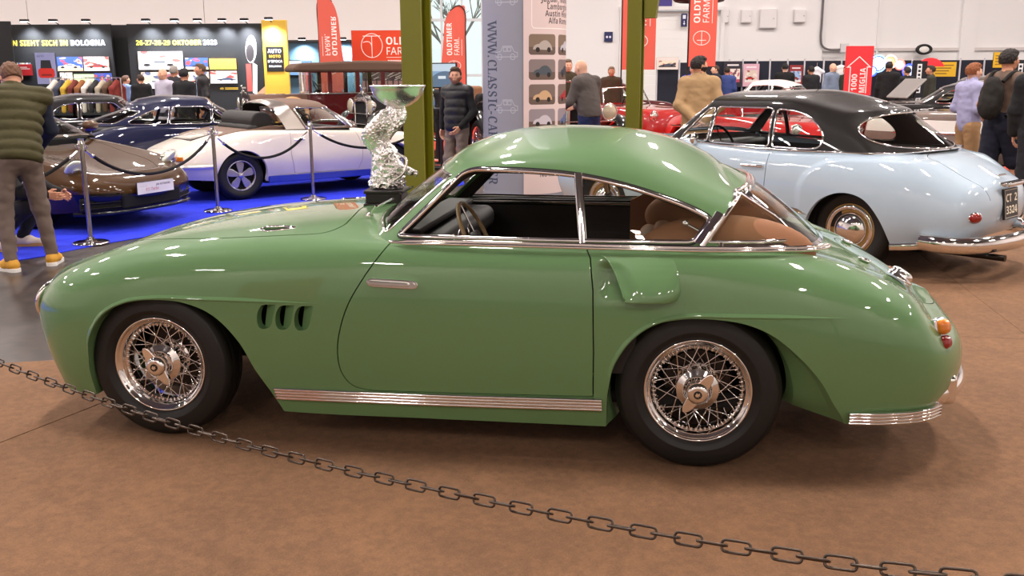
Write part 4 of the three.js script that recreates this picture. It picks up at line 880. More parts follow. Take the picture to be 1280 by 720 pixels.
      const sw = new THREE.Group(); sw.name = 'steering_wheel'; sw.position.set(c.xw[1] + .27, yb - .02, (o.rhd ? -1 : 1) * wbm * .46); sw.rotation.z = .4; car.add(sw);
      part('rim', new THREE.TorusGeometry(.185, .012, 8, 40).rotateY(Math.PI / 2), o.swMat || M.black, sw); part('hub', merge([cyl(.04, .04, .03, 20).rotateZ(Math.PI / 2), rod([0, -.18, 0], [0, .18, 0], .007, 6), rod([0, 0, -.18], [0, 0, .18], .007, 6), rod([0, 0, 0], [-.2, 0, 0], .016, 8)]), M.darkMetal, sw);
    }
  }
  for (const [x, s] of [[x0, 1], [x1, 1], [x0, -1], [x1, -1]]) { const w = roadWheel(o.wheel); w.position.set(x, wr, s * wz); if (s < 0) w.rotation.y = Math.PI; car.add(w); }
  car.userData.raw = undefined; delete car.userData.raw;
  return { car, raw };
}
// strip along a list of points with one normal
function bead(pts, n, prof, seg = 60) {
  const c = new THREE.CatmullRomCurve3(pts.map(p => V(...p)), false, 'centripetal').getSpacedPoints(seg), r = c.map((q, i) => ({ p: q.toArray(), n: typeof n === 'function' ? n(i / seg) : n })); r.closed = false;
  return strip(r, prof);
}

// ---------------------------------------------------------------- pale blue coupe with a black roof
{
  const BLUE = paint(0xb3c6d6);
  const top = p => p;
  const { car } = makeCar({
    name: 'classic_coupe', label: 'pale blue two-tone coupe with a black roof standing behind the green coupe', pos: [1.80, 0, -4.96], turn: -.6435, paint: BLUE, roofPaint: paint(0x120e0c), cell: .016, cabCell: .014, clear: .2,
    rows: [
      [-1.9, .25, .58, .40, .66, .55, .69, .70, .66, .80, .58, .85, .48, .87, .30, .88],
      [-1.5, .22, .70, .40, .76, .58, .78, .75, .76, .87, .68, .92, .56, .93, .35, .95],
      [-1.1, .22, .72, .40, .78, .58, .80, .77, .78, .90, .70, .94, .58, .96, .36, .98],
      [-.5, .22, .72, .40, .78, .60, .80, .80, .785, .93, .74, .985, .675, 1.0, .5, 1.0],
      [0, .22, .72, .40, .78, .60, .80, .80, .79, .905, .762, .955, .71, .96, .5, .96],
      [.55, .22, .73, .40, .78, .60, .80, .80, .79, .885, .762, .935, .71, .94, .5, .94],
      [1.0, .22, .73, .40, .78, .60, .805, .78, .795, .88, .76, .935, .70, .94, .5, .94],
      [1.5, .23, .72, .40, .785, .60, .80, .76, .78, .87, .73, .945, .65, .965, .45, .97],
      [1.88, .25, .66, .40, .73, .56, .745, .70, .72, .79, .67, .855, .59, .89, .4, .91],
      [2.1, .28, .58, .40, .65, .52, .665, .62, .645, .69, .60, .745, .53, .785, .36, .81],
    ],
    nose: [[-2.15, .3], [-2.2, .42], [-2.22, .55], [-2.2, .68], [-2.15, .76], [-2.1, .8], [-2.05, .82], [-2.0, .84]],
    tail: [[2.18, .32], [2.25, .42], [2.28, .52], [2.28, .60], [2.265, .66], [2.245, .70], [2.22, .735], [2.19, .765]],
    disp: (x, y, z) => { if (z < .4 || x < .75) return 0; const d = y < .62 ? x - .90 : (() => { const dx = x - 1.30, dy = y - .62, r = Math.hypot(dx * 1, dy * 1.38); return dx > 0 ? .40 - dy * 1.38 : .40 - r; })(); return .026 * smooth(-.035, .05, d) * smooth(.97, .88, y) * (1 - smooth(1.7, 2.1, x)); },
    footY: .86, wheelZ: .68,
    arches: [{ x: -1.32, y: .34, r: .365 }, { x: 1.32, y: .33, r: .37, poly: curve2([[.92, 0], [.945, .2], [1.0, .42], [1.12, .575], [1.30, .645], [1.48, .61], [1.62, .46], [1.69, .28], [1.71, .1], [1.72, 0]], 8) }],
    panels: [['door', [...curve2([[-.42, 1.0], [-.52, .8], [-.56, .5], [-.5, .3]], 8), [.55, .3], [.575, .6], [.585, .97]]]],
    topPanels: [['boot_lid', curve2([[1.72, -.5], [1.72, 0], [1.74, .3], [1.82, .43], [2.1, .4], [2.3, .3], [2.36, 0], [2.36, -.5]], 8), null, .62]],
    cab: { xw: [-.72, -.46, 1.28, 1.78], xt: [-.36, -.16, .98, 1.40], yb: [.985, .945, .945], wb: [.66, .705, .68], yt: [1.285, 1.29, 1.215], wt: [.54, .575, .545], roof: 1.43, roofR: 1.345 },
    windows: [['quarter_light', roundPoly([[-.42, 1.0, .01], [-.18, 1.27, .02], [-.115, 1.28, .005], [-.115, .98, .01]])], ['door_window', roundPoly([[-.09, .98, .01], [-.09, 1.285, .01], [.5, 1.285, .02], [.535, .965, .01]])], ['rear_side_window', roundPoly([[.57, .965, .01], [.54, 1.283, .02], [.80, 1.255, .16], [1.02, 1.10, .14], [1.02, .965, .1]])]],
    screen: [.1, 2.5, 1.9], backlight: [6.95, .12, 2.15, 1], winTrim: .016, open: ['door_window'],
    seat: std(0x2c2722, .6), wheel: { r: .335, w: .17, rim: .205, style: 'cap', rimMat: paint(0xb08a4c) },
  });
  // rain-gutter line between roof and waist, bright work
  const side = (pts, n, prof, name, m = M.chrome) => { const g = bead(pts, n, prof); part(name, g, m, car); part(name, mirrorGeo(g), m, car); };
  side([[1.69, .245, .74], [1.85, .265, .715], [2.0, .29, .67]], [.2, 0, .98], [[-.028, 0], [-.026, .008], [0, .014], [.026, .008], [.028, 0]], 'sill_strip');
  side([[.34, .805, .795], [.45, .806, .806], [.56, .805, .80]], [0, 0, 1], [[-.012, 0], [-.008, .012], [.008, .012], [.012, 0]], 'handle');
  part('waist_strip', merge([1, -1].map(s => bead([[-.46, .99, .69 * s], [.0, .963, .728 * s], [.6, .948, .735 * s], [1.1, .95, .715 * s], [1.35, .952, .69 * s], [1.52, .955, .645 * s], [1.66, .962, .52 * s], [1.74, .97, .33 * s], [1.78, .972, .02 * s]], k => [k * .7, .6, .8 * s * (1 - k)], s > 0 ? halfRound(.014, .008) : halfRound(.014, .008)))), M.chrome, car);
  const bp = [[1.98, .40, .735], [2.12, .395, .72], [2.27, .39, .62], [2.38, .39, .42], [2.43, .39, .2], [2.445, .39, 0]];
  const full = [...bp, ...bp.slice(0, -1).reverse().map(p => [p[0], p[1], -p[2]])];
  part('rear_bumper', tube(full, .048, 110, 14).scale(1, 1.35, 1).translate(-.06, -.225, 0), M.chrome, car);
  for (const s of [1, -1]) {
    const t = new THREE.Group(); t.name = 'tail_lamp'; t.position.set(2.225, .505, s * .515); t.rotation.y = s * -.75; car.add(t);
    part('bezel', new THREE.SphereGeometry(.05, 24, 14).scale(.45, .9, 1.15), M.chrome, t); part('lens', new THREE.SphereGeometry(.042, 24, 14).scale(.6, .9, 1.15).translate(.014, 0, 0), M.redLens, t);
  }
  const pl = new THREE.Group(); pl.name = 'number_plate'; pl.position.set(2.285, .575, 0); pl.rotation.z = .12; car.add(pl);
  const tex = printTex(256, 256, (g, w, h) => { g.fillStyle = '#15110f'; g.fillRect(0, 0, w, h); g.strokeStyle = '#d8d2c2'; g.lineWidth = 5; g.strokeRect(6, 6, w - 12, h - 12); g.fillStyle = '#efe6cf'; g.font = 'bold 96px sans-serif'; g.textAlign = 'center'; g.fillText('CT  2', w / 2, 110); g.fillText('3324', w / 2, 216); });
  part('plate', new THREE.PlaneGeometry(.27, .225).rotateY(Math.PI / 2).translate(.012, 0, 0), std(0xffffff, .4, { map: tex }), pl);
  part('plate_back', rbox(.018, .24, .285, .006), M.black, pl);
  part('plate_lamp', merge([rbox(.06, .035, .3, .015, .01, .145, 0), rbox(.04, .03, .42, .012, -.005, .15, 0)]), M.chrome, car).position.set(2.285, .585, 0);
  part('boot_badge', rbox(.02, .015, .16, .006), M.chrome, car).position.set(2.2, .79, 0);
  part('exhaust_pipe', rod([1.9, .2, .35], [2.42, .2, .36], .025, 16), M.darkMetal, car);
  const mi = new THREE.Group(); mi.name = 'wing_mirror'; mi.position.set(-.20, 1.0, .75); car.add(mi);
  part('shell', sph(.05).scale(.6, 1.1, 1), M.chrome, mi); part('arm', rod([0, 0, 0], [.02, -.05, -.05], .008), M.chrome, mi);
  for (const s of [1, -1]) { const h = new THREE.Group(); h.name = 'headlamp'; h.position.set(-1.98, .72, s * .52); car.add(h); part('bezel', new THREE.TorusGeometry(.09, .015, 8, 32).rotateY(Math.PI / 2), M.chrome, h); part('lens', sph(.09).scale(.5, 1, 1), M.glass, h); }
}

// ---------------------------------------------------------------- the other show cars
const plateTex = (lines, w = 512, h = 112, bg = '#f3f0ec') => printTex(w, h, (g) => { g.fillStyle = bg; g.fillRect(0, 0, w, h); for (const [t, x, y, f, c] of lines) { g.fillStyle = c; g.font = f; g.fillText(t, x, y); } });
function numberPlate(car, tex, w, h, pos, turn, tilt = 0) {   // faces -x before turning
  const p = new THREE.Group(); p.name = 'number_plate'; p.position.set(...pos); p.rotation.set(0, turn, tilt); car.add(p);
  part('plate_back', rbox(.012, h + .012, w + .012, .004), M.black, p);
  part('plate', new THREE.PlaneGeometry(w, h).rotateY(-Math.PI / 2).translate(-.008, 0, 0), std(0xffffff, .4, { map: tex }), p);
}
const rows911 = [
  [-1.72, .25, .62, .42, .72, .55, .72, .67, .66, .72, .56, .62, .30, .62],
  [-1.13, .22, .70, .42, .79, .58, .80, .74, .73, .80, .62, .72, .34, .72],
  [-.6, .22, .70, .42, .78, .60, .79, .77, .75, .83, .66, .80, .38, .80],
  [0, .22, .70, .42, .78, .60, .79, .78, .76, .85, .70, .86, .45, .86],
  [.6, .22, .70, .42, .78, .60, .79, .79, .76, .87, .69, .88, .45, .88],
  [1.13, .24, .72, .42, .81, .60, .82, .78, .77, .86, .66, .87, .38, .87],
  [1.6, .28, .66, .42, .75, .56, .75, .68, .70, .74, .60, .77, .34, .78],
  [1.85, .30, .60, .42, .68, .54, .67, .62, .62, .66, .53, .67, .30, .68]];
const ends911 = { nose: [[-1.95, .3], [-2.03, .42], [-2.05, .50], [-2.03, .56], [-2.0, .59], [-1.95, .605], [-1.9, .61]], tail: [[1.98, .33], [2.05, .42], [2.06, .50], [2.04, .56], [2.01, .6], [1.98, .63], [1.94, .645]] };
const arches911 = [{ x: -1.13, y: .31, r: .335 }, { x: 1.13, y: .31, r: .335 }];
const door911 = [...curve2([[-.5, .88], [-.58, .7], [-.6, .45], [-.55, .3]], 6), [.40, .3], [.46, .55], [.44, .88]];
function details911(car, lampMat) {
  for (const s of [1, -1]) {
    const h = new THREE.Group(); h.name = 'headlamp'; h.position.set(-1.80, .64, s * .57); h.rotation.z = .5; car.add(h);
    part('bezel', new THREE.TorusGeometry(.095, .014, 8, 32).rotateY(Math.PI / 2), M.chrome, h); part('lens', sph(.095).scale(.5, 1, 1), M.glass, h);
    const t = new THREE.Group(); t.name = 'tail_lamp'; t.position.set(1.93, .565, s * .60); t.rotation.y = s * -.5; car.add(t);
    part('indicator_lens', rbox(.04, .065, .12, .018, 0, 0, s * .06), M.amber, t); part('brake_lens', rbox(.04, .065, .1, .018, .01, 0, s * -.05), M.redLens, t);
  }
  part('sill', bothSides(rbox(1.55, .09, .03, .012, 0, .245, .735)), lampMat, car);
  part('bumper_strip', bothSides(bead([[1.52, .46, .775], [1.75, .46, .745], [1.93, .46, .63], [2.05, .46, .35], [2.085, .46, 0]], k => [k, 0, 1 - k * .9], [[-.03, 0], [-.026, .012], [-.008, .014], [0, .022], [.008, .014], [.026, .012], [.03, 0]])), std(0xd8d4d0, .3, { metalness: .6 }), car);
  part('handle', bothSides(rbox(.15, .02, .02, .008, .33, .745, .785)), M.chrome, car);
}
{ // white targa
  const WHITE = paint(0xe9dfd2), taupe = std(0x6f5648, .7);
  const { car } = makeCar({
    name: 'open_sports_car', label: 'cream white open sports car with a brushed steel roof hoop on the blue carpet', pos: [-4.265, 0, -8.497], turn: -2.31, paint: WHITE, rows: rows911, ...ends911, clear: .18, cell: .022,
    footY: .8, wheelZ: .70, arches: arches911, panels: [['door', door911]], roofPaint: taupe, hoopPaint: std(0xb9b0a8, .32, { metalness: 1 }),
    foot: curve2([[-.72, -.1], [-.72, 0], [-.66, .38], [-.44, .625], [0, .66], [.5, .65], [.8, .6], [1.15, .42], [1.22, 0], [1.22, -.1]], 6),
    cab: { xw: [-.80, -.52, .66, 1.1], xt: [-.30, -.16, .50, .74], yb: [.87, .875, .885], wb: [.655, .685, .665], yt: [1.15, 1.17, 1.13], wt: [.53, .555, .54], roof: 1.27, roofR: 1.26 },
    windows: [['side_window', roundPoly([[-.46, .895, .01], [-.16, 1.145, .05], [.30, 1.155, .02], [.17, .895, .01]])]],
    screen: [.12, 2.6, 1.9], backlight: [6.35, -.2, 2.3], winTrim: .02, open: ['side_window', 'rear_window'], seat: std(0x17120f, .7), dash: M.black,
    cabKeep: (x, y, z) => (.47 + (y - .89) * .42) - x, roofSplit: (x, y, z) => (.20 + (y - .89) * .55) - x,
    wheel: { r: .315, w: .2, rim: .19, style: 'five' },
  });
  details911(car, paint(0x2a3bb0));
  part('tonneau', extrude(curve2([[.45, .9], [.6, .93], [.85, .9], [1.15, .87], [1.45, .80], [1.4, .78], [.9, .83], [.5, .86]], 5, true), 1.2).translate(0, 0, -.6), taupe, car);
  const hide = std(0x1b1816, .6);                        // black leather of the rear bench and its shelf
  part('rear_bench', merge([rbox(.42, .14, 1.1, .05, .62, .52, 0), rbox(.14, .46, 1.12, .05, .86, .72, 0).rotateZ(0)]), hide, car);
  part('folded_hood_cover', extrude(curve2([[.80, .84], [.86, 1.0], [.80, 1.08], [.66, 1.08], [.60, .98], [.66, .84]], 5, true), 1.02, .02).translate(0, 0, -.51), hide, car);
  const grille = new THREE.Group(); grille.name = 'engine_grille'; grille.position.set(1.50, .80, 0); grille.rotation.z = -.24; car.add(grille);
  for (let k = 0; k < 12; k++) part('slat', rbox(.26, .008, .012, .003, 0, .008, -.3 + k * .055), M.alu, grille);
  part('backing', rbox(.28, .006, .68, .003), M.darkMetal, grille);
  for (const s of [1, -1]) part('screen_pillar', rod([-.52, .885, s * .655], [-.17, 1.155, s * .53], .016, 10), M.chrome, car);
  part('indicator_repeater', rbox(.02, .03, .05, .01, -1.5, .6, .77), M.amber, car);
}
{ // dark blue coupe
  const NAVY = paint(0x0c1338);
  const { car } = makeCar({
    name: 'sports_coupe', label: 'dark navy blue fastback sports coupe parked behind the white open sports car', pos: [-6.32, 0, -9.42], turn: -2.5, paint: NAVY, rows: rows911, ...ends911, clear: .18,
    footY: .8, wheelZ: .70, arches: arches911, panels: [['door', door911]],
    cab: { xw: [-.80, -.52, 1.0, 1.62], xt: [-.30, -.16, .62, .98], yb: [.87, .875, .885], wb: [.655, .685, .62], yt: [1.15, 1.165, 1.09], wt: [.53, .555, .52], roof: 1.30, roofR: 1.25 },
    windows: [['quarter_light', roundPoly([[-.46, .895, .01], [-.2, 1.12, .02], [-.2, .895, .01]])], ['door_window', roundPoly([[-.175, .895, .01], [-.175, 1.135, .02], [.36, 1.14, .02], [.43, .895, .01]])], ['rear_side_window', roundPoly([[.46, .895, .01], [.39, 1.14, .02], [.62, 1.1, .15], [1.0, .93, .05], [.95, .9, .03]])]],
    screen: [.12, 2.6, 1.9], backlight: [6.9, .3, 1.9], winTrim: .018, seat: M.black, wheel: { r: .315, w: .19, rim: .19, style: 'five' },
  });
  details911(car, NAVY);
  const grille = new THREE.Group(); grille.name = 'engine_grille'; grille.position.set(1.66, .80, 0); grille.rotation.z = -.42; car.add(grille);
  for (let k = 0; k < 12; k++) part('slat', rbox(.3, .01, .012, .004, 0, .012, -.3 + k * .055), M.chrome, grille);
  const m = new THREE.Group(); m.name = 'wing_mirror'; m.position.set(-.42, .93, .76); car.add(m); part('shell', sph(.055).scale(.7, 1, 1), M.chrome, m);
}
{ // brown modern sports car
  const BROWN = paint(0x452a09, { metalness: .1 });
  const { car } = makeCar({
    name: 'modern_sports_car', label: 'metallic brown modern sports car seen from the front behind the rope barrier', pos: [-6.7, 0, -5.59], turn: 2.917, paint: BROWN, clear: .14, cell: .02,
    rows: [
      [-1.86, .20, .66, .36, .80, .50, .82, .60, .74, .635, .62, .59, .30, .585],
      [-1.6, .18, .74, .36, .86, .52, .87, .64, .82, .715, .70, .66, .36, .65],
      [-1.18, .17, .78, .38, .89, .56, .90, .70, .84, .785, .70, .745, .4, .735],
      [-.7, .17, .78, .38, .88, .58, .89, .76, .83, .85, .72, .85, .45, .85],
      [0, .17, .78, .38, .88, .60, .89, .80, .84, .90, .76, .90, .5, .90],
      [.6, .17, .78, .38, .88, .60, .89, .80, .84, .91, .77, .92, .5, .92],
      [1.17, .20, .78, .38, .91, .58, .925, .78, .86, .88, .72, .89, .4, .89],
      [1.7, .25, .70, .40, .84, .56, .85, .72, .78, .78, .66, .80, .36, .81]],
    nose: [[-2.13, .19], [-2.22, .33], [-2.215, .44], [-2.15, .52], [-2.09, .56], [-2.04, .58], [-2.0, .585]], noseSpread: [[0, 1], [.5, .93], [.86, .62]],
    tail: [[2.05, .3], [2.15, .4], [2.18, .52], [2.15, .62], [2.12, .68], [2.08, .72], [2.0, .75]],
    footY: .82, wheelZ: .77, arches: [{ x: -1.18, y: .33, r: .365 }, { x: 1.17, y: .33, r: .37 }],
    panels: [['door', [...curve2([[-.55, .9], [-.62, .7], [-.6, .4], [-.5, .26]], 6), [.6, .26], [.7, .5], [.62, .92]]]],
    frontPanels: [['lower_bumper', roundPoly([[-.1, .16], [.9, .16, .02], [.9, .40, .05], [.5, .40, .05], [.4, .372, .05], [-.1, .372]], 5), paint(0x0d0906), -1.9]],
    topPanels: [['bonnet', curve2([[-2.02, -.5], [-2.02, 0], [-1.98, .34], [-1.8, .46], [-1.4, .5], [-1.0, .56], [-.82, .54], [-.95, .3], [-1.0, 0], [-1.0, -.5]], 8), null, .5]],
    cab: { xw: [-.98, -.66, 1.1, 1.66], xt: [-.22, -.02, .66, 1.05], yb: [.87, .905, .91], wb: [.72, .77, .70], yt: [1.19, 1.21, 1.12], wt: [.55, .58, .54], roof: 1.30, roofR: 1.27 },
    windows: [['side_window', roundPoly([[-.56, .925, .01], [-.04, 1.17, .04], [.5, 1.18, .1], [.98, 1.0, .1], [.9, .93, .03]])]],
    screen: [.1, 2.62, 1.92], backlight: [6.9, .3, 1.9], seat: M.black, wheel: { r: .335, w: .24, rim: .245, style: 'plain' },
  });
  for (const s of [1, -1]) {
    const h = new THREE.Group(); h.name = 'headlamp'; h.position.set(-1.83, .622, s * .665); h.rotation.set(0, s * .42, .72, 'YXZ'); car.add(h);
    part('lens', new THREE.SphereGeometry(1, 32, 20).scale(.085, .165, .118), M.glass, h);
    part('reflector', new THREE.SphereGeometry(1, 24, 16).scale(.045, .15, .105), std(0xe9e6e2, .35, { metalness: .5 }), h);
    part('bulb_housing', merge([cyl(.05, .05, .04, 20).rotateZ(Math.PI / 2).translate(-.04, .03, 0), cyl(.035, .035, .04, 20).rotateZ(Math.PI / 2).translate(-.04, -.07, 0)]), M.chrome, h);
    const lampStrip = part('fog_lamp_strip', rbox(.05, .055, .34, .024, 0, 0, 0, 3), std(0xd9d4cf, .15, { metalness: .6 }), car); lampStrip.position.set(-2.075, .395, s * .60); lampStrip.rotation.y = s * .42;
    const g = new THREE.Group(); g.name = 'air_intake'; g.position.set(-2.07, .285, s * .60); g.rotation.y = s * .42; car.add(g);
    part('opening', rbox(.06, .15, .42, .03), M.matt, g);
    for (const y of [-.035, .02]) part('slat', rbox(.07, .012, .40, .005, -.012, y, 0), paint(0x14100c), g);
    const m = part('wing_mirror', merge([new THREE.SphereGeometry(1, 20, 14).scale(.07, .065, .12), rod([.0, -.03, s * -.09], [.02, -.09, s * -.16], .018)]), BROWN, car); m.position.set(-.42, .99, s * .95);
  }
  part('front_intake', rbox(.06, .17, .86, .05, -2.185, .30, 0), M.matt, car);
  part('splitter', bothSides(bead([[-2.235, .195, 0], [-2.22, .195, .35], [-2.12, .195, .65], [-1.9, .195, .80]], k => [-1 + k, 0, k], [[-.02, 0], [-.015, .02], [.01, .024], [.02, 0]])), M.glossBlack, car);
  numberPlate(car, plateTex([['911 Turbo', 110, 84, 'italic 38px serif', '#c4503c'], ['JAN AUTOMOBIL', 262, 44, 'bold 26px sans-serif', '#4b4442'], ['· — — —', 24, 46, '28px sans-serif', '#b9aaa4']]), .54, .125, [-2.255, .415, 0], 0);
}
function classicRows(L, w, hood, belt, tail, sill = .24) {
  const h = L / 2;
  return [
    [-h * .86, sill + .04, w * .8, .42, w * .9, .58, w * .9, hood - .1, w * .82, hood - .02, w * .6, hood, w * .35, hood],
    [-h * .62, sill, w * .9, .42, w, .60, w, hood - .06, w * .93, hood + .02, w * .72, hood + .02, w * .4, hood + .03],
    [-h * .3, sill, w * .9, .42, w, .60, w, belt - .12, w * .95, belt - .01, w * .84, belt, w * .5, belt],
    [0, sill, w * .9, .42, w, .60, w, belt - .12, w * .96, belt, w * .88, belt, w * .5, belt],
    [h * .32, sill, w * .9, .42, w, .60, w, belt - .12, w * .96, belt, w * .88, belt, w * .5, belt],
    [h * .62, sill, w * .9, .42, w, .60, w, lerp(belt, tail, .45) - .1, w * .94, lerp(belt, tail, .45), w * .8, lerp(belt, tail, .4), w * .45, lerp(belt, tail, .4)],
    [h * .86, sill + .06, w * .8, .42, w * .9, .56, w * .9, tail - .1, w * .82, tail - .02, w * .66, tail, w * .4, tail],
  ];
}
function classicCar(o) {
  const h = o.L / 2, w = o.w, ax = [-h * .6, h * .58];
  const r = makeCar({
    ...o, rows: classicRows(o.L, w, o.hood, o.belt, o.tailY), nose: [[-h * .95, .34], [-h, .44], [-h, .56], [-h * .985, o.hood - .2], [-h * .97, o.hood - .12], [-h * .95, o.hood - .07], [-h * .93, o.hood - .05]],
    tail: [[h * .95, .36], [h, .44], [h, .54], [h * .99, o.tailY - .2], [h * .975, o.tailY - .12], [h * .955, o.tailY - .07], [h * .93, o.tailY - .05]],
    clear: .2, cell: .035, cabCell: .03, footY: o.belt - .07, wheelZ: w - .11, arches: [{ x: ax[0], y: .33, r: .37 }, { x: ax[1], y: .33, r: .37 }],
    frontPanels: undefined, panels: [...(o.flash ? [['side_flash', roundPoly([[-h * .93, .66, .05], [h * .93, .66, .05], [h * .93, .86, .1], [-h * .93, .86, .1]]), o.flash]] : [['door', roundPoly([[-h * .2, o.belt + .02], [-h * .22, .32, .06], [h * .26, .32, .03], [h * .28, o.belt + .02]])]])],
    foot: o.open ? curve2([[-h * .3, -.1], [-h * .3, 0], [-h * .27, w * .6], [-h * .18, w * .84], [h * .2, w * .82], [h * .32, w * .6], [h * .34, 0], [h * .34, -.1]], 6) : undefined,
    cab: o.open ? undefined : { xw: [-h * .36, -h * .24, h * .42, h * .6], xt: [-h * .18, -h * .09, h * .28, h * .42], yb: [o.belt + .01, o.belt, o.belt], wb: [w * .84, w * .88, w * .84], yt: [o.H - .13, o.H - .12, o.H - .16], wt: [w * .68, w * .7, w * .66], roof: o.H, roofR: o.H - .05 },
    windows: o.open ? [] : [['side_window', roundPoly([[-h * .20, o.belt + .02, .01], [-h * .09, o.H - .15, .04], [h * .14, o.H - .14, .02], [h * .15, o.belt + .02, .01]])], ['rear_side_window', roundPoly([[h * .17, o.belt + .02, .01], [h * .16, o.H - .14, .02], [h * .29, o.H - .19, .1], [h * .38, o.belt + .03, .06]])]],
    winTrim: .018, backlight: [6.8, .25, 1.9], wheel: { r: .33, w: .16, rim: .2, style: 'cap', ...(o.wheel || {}) },
  });
  const car = r.car;
  const bumper = (x, s) => part('bumper', tube([[x - s * .22, .42, w * .93], [x - s * .06, .42, w * .8], [x + s * .03, .42, w * .4], [x + s * .05, .42, 0], [x + s * .03, .42, -w * .4], [x - s * .06, .42, -w * .8], [x - s * .22, .42, -w * .93]], .04, 60, 10).scale(1, 1.4, 1).translate(0, -.17, 0), M.chrome, car);
  bumper(-h, -1); bumper(h, 1);
  for (const s of [1, -1]) {
    const g = new THREE.Group(); g.name = 'headlamp'; g.position.set(-h * .93, o.hood - .12, s * w * .68); car.add(g);
    part('bezel', new THREE.TorusGeometry(.09, .016, 8, 28).rotateY(Math.PI / 2), M.chrome, g); part('lens', sph(.088).scale(.55, 1, 1), M.glass, g); part('reflector', sph(.075).scale(.3, 1, 1), M.silver, g);
    part('tail_lamp', sph(.05).scale(.7, 1.2, .8), M.redLens, car).position.set(h * .955, o.tailY - .16, s * w * .66);
    part('side_moulding', bead([[-h * .7, .66, s * (w + .004)], [0, .67, s * (w + .006)], [h * .7, .66, s * (w + .004)]], [0, 0, s], halfRound(.03, .01, 4)), M.chrome, car);
  }
  const gr = new THREE.Group(); gr.name = 'grille'; gr.position.set(-h * .985, .55, 0); car.add(gr);
  for (let k = 0; k < 7; k++) part('bar', rbox(.05, .012, w * .9, .005, 0, -.09 + k * .03, 0), M.chrome, gr);
  if (o.open) {
    const fw = .03, x0 = -h * .27, x1 = -h * .19, yt = o.belt + .34;
    part('screen_frame', merge([rod([x0, o.belt, w * .78], [x1, yt, w * .66], .014), rod([x0, o.belt, -w * .78], [x1, yt, -w * .66], .014), rod([x1, yt, w * .66], [x1 - .03, yt + .015, 0], .012), rod([x1, yt, -w * .66], [x1 - .03, yt + .015, 0], .012)]), M.chrome, car);
    const g = new THREE.BufferGeometry(); g.setAttribute('position', new THREE.Float32BufferAttribute([x0, o.belt, w * .78, x1, yt, w * .66, x1 - .02, yt + .01, 0, x0, o.belt, w * .78, x1 - .02, yt + .01, 0, x0 - .06, o.belt, 0, x0, o.belt, -w * .78, x1, yt, -w * .66, x1 - .02, yt + .01, 0, x0, o.belt, -w * .78, x1 - .02, yt + .01, 0, x0 - .06, o.belt, 0], 3)); g.computeVertexNormals();
    part('windscreen', g, M.glass, car);
    part('cockpit_floor', rbox(h * .62, .05, w * 1.6, .02, 0, .3, 0), M.matt, car);
    for (const s of [1, -1]) { const seat = new THREE.Group(); seat.name = 'seat'; seat.position.set(.1, .3, s * w * .42); car.add(seat); part('cushion', rbox(.46, .16, .46, .05, 0, .1, 0), o.seat || M.tan, seat); part('backrest', rbox(.13, .5, .46, .05, .27, .36, 0).rotateZ(-.12), o.seat || M.tan, seat); }
    const sw = new THREE.Group(); sw.name = 'steering_wheel'; sw.position.set(-h * .12, o.belt + .05, w * .42); sw.rotation.z = .4; car.add(sw); part('rim', new THREE.TorusGeometry(.19, .012, 8, 36).rotateY(Math.PI / 2), M.black, sw); part('hub', merge([cyl(.04, .04, .03, 16).rotateZ(Math.PI / 2), rod([0, -.18, 0], [0, .18, 0], .007, 6), rod([0, 0, -.18], [0, 0, .18], .007, 6), rod([0, 0, 0], [-.25, -.05, 0], .015, 8)]), M.darkMetal, sw);
    part('dashboard', rbox(.14, .14, w * 1.55, .04, -h * .24, o.belt - .06, 0), M.black, car);
  }
  return r;
}
const RED = paint(0x9c1410), MAROON = paint(0x4a0a0c), BLACKP = paint(0x0c0a0a), TAUPE = paint(0x7d6e66), PEARL = paint(0xe9e5e0), SILVER = paint(0xa09c98, { metalness: .4 });
classicCar({ name: 'saloon_car', label: 'low black saloon with bright window frames behind the brown sports car', pos: [-8.7, 0, -10.7], turn: -2.5, paint: BLACKP, L: 4.4, w: .84, hood: .82, belt: .88, tailY: .84, H: 1.30, seat: M.black });
classicCar({ name: 'roadster', label: 'dark red roadster with orange wheels right of the right green post', pos: [-.43, 0, -16.07], turn: 2.36, paint: RED, L: 4.2, w: .82, hood: .9, belt: .95, tailY: .86, open: true, wheel: { rimMat: paint(0xd2481f) } });
classicCar({ name: 'roadster', label: 'bright red racing roadster seen through the pale blue coupe’s windows', pos: [2.3, 0, -12.6], turn: 2.11, paint: paint(0xc01512), L: 4.0, w: .8, hood: .84, belt: .88, tailY: .82, open: true, seat: M.black });
classicCar({ name: 'roadster', label: 'red roadster behind the racing roadster on the red carpet', pos: [3.14, 0, -18.03], turn: 2.59, paint: RED, L: 4.1, w: .8, hood: .86, belt: .9, tailY: .84, open: true });
classicCar({ name: 'coupe', label: 'small white coupe showing its roof above the black roof of the pale blue coupe', pos: [3.2, 0, -21.6], turn: -.35, paint: PEARL, L: 4.2, w: .8, hood: .85, belt: .93, tailY: .88, H: 1.42, seat: M.black });
const mar = classicCar({ name: 'saloon_car', label: 'maroon saloon with its bonnet lid raised left of the right green post', pos: [-1.21, 0, -19.77], turn: .46, paint: MAROON, L: 4.4, w: .84, hood: .9, belt: .96, tailY: .9, H: 1.45 });
part('raised_bonnet', rbox(1.15, .04, 1.35, .02).rotateZ(-1.15).translate(-1.25, 1.38, 0), MAROON, mar.car);
classicCar({ name: 'saloon_car', label: 'black hardtop saloon with much chrome behind the boy in the lilac hoodie', pos: [6.96, 0, -15.35], turn: 2.58, paint: BLACKP, L: 4.8, w: .9, hood: .92, belt: .98, tailY: .95, H: 1.42, seat: paint(0x7a1c16) });
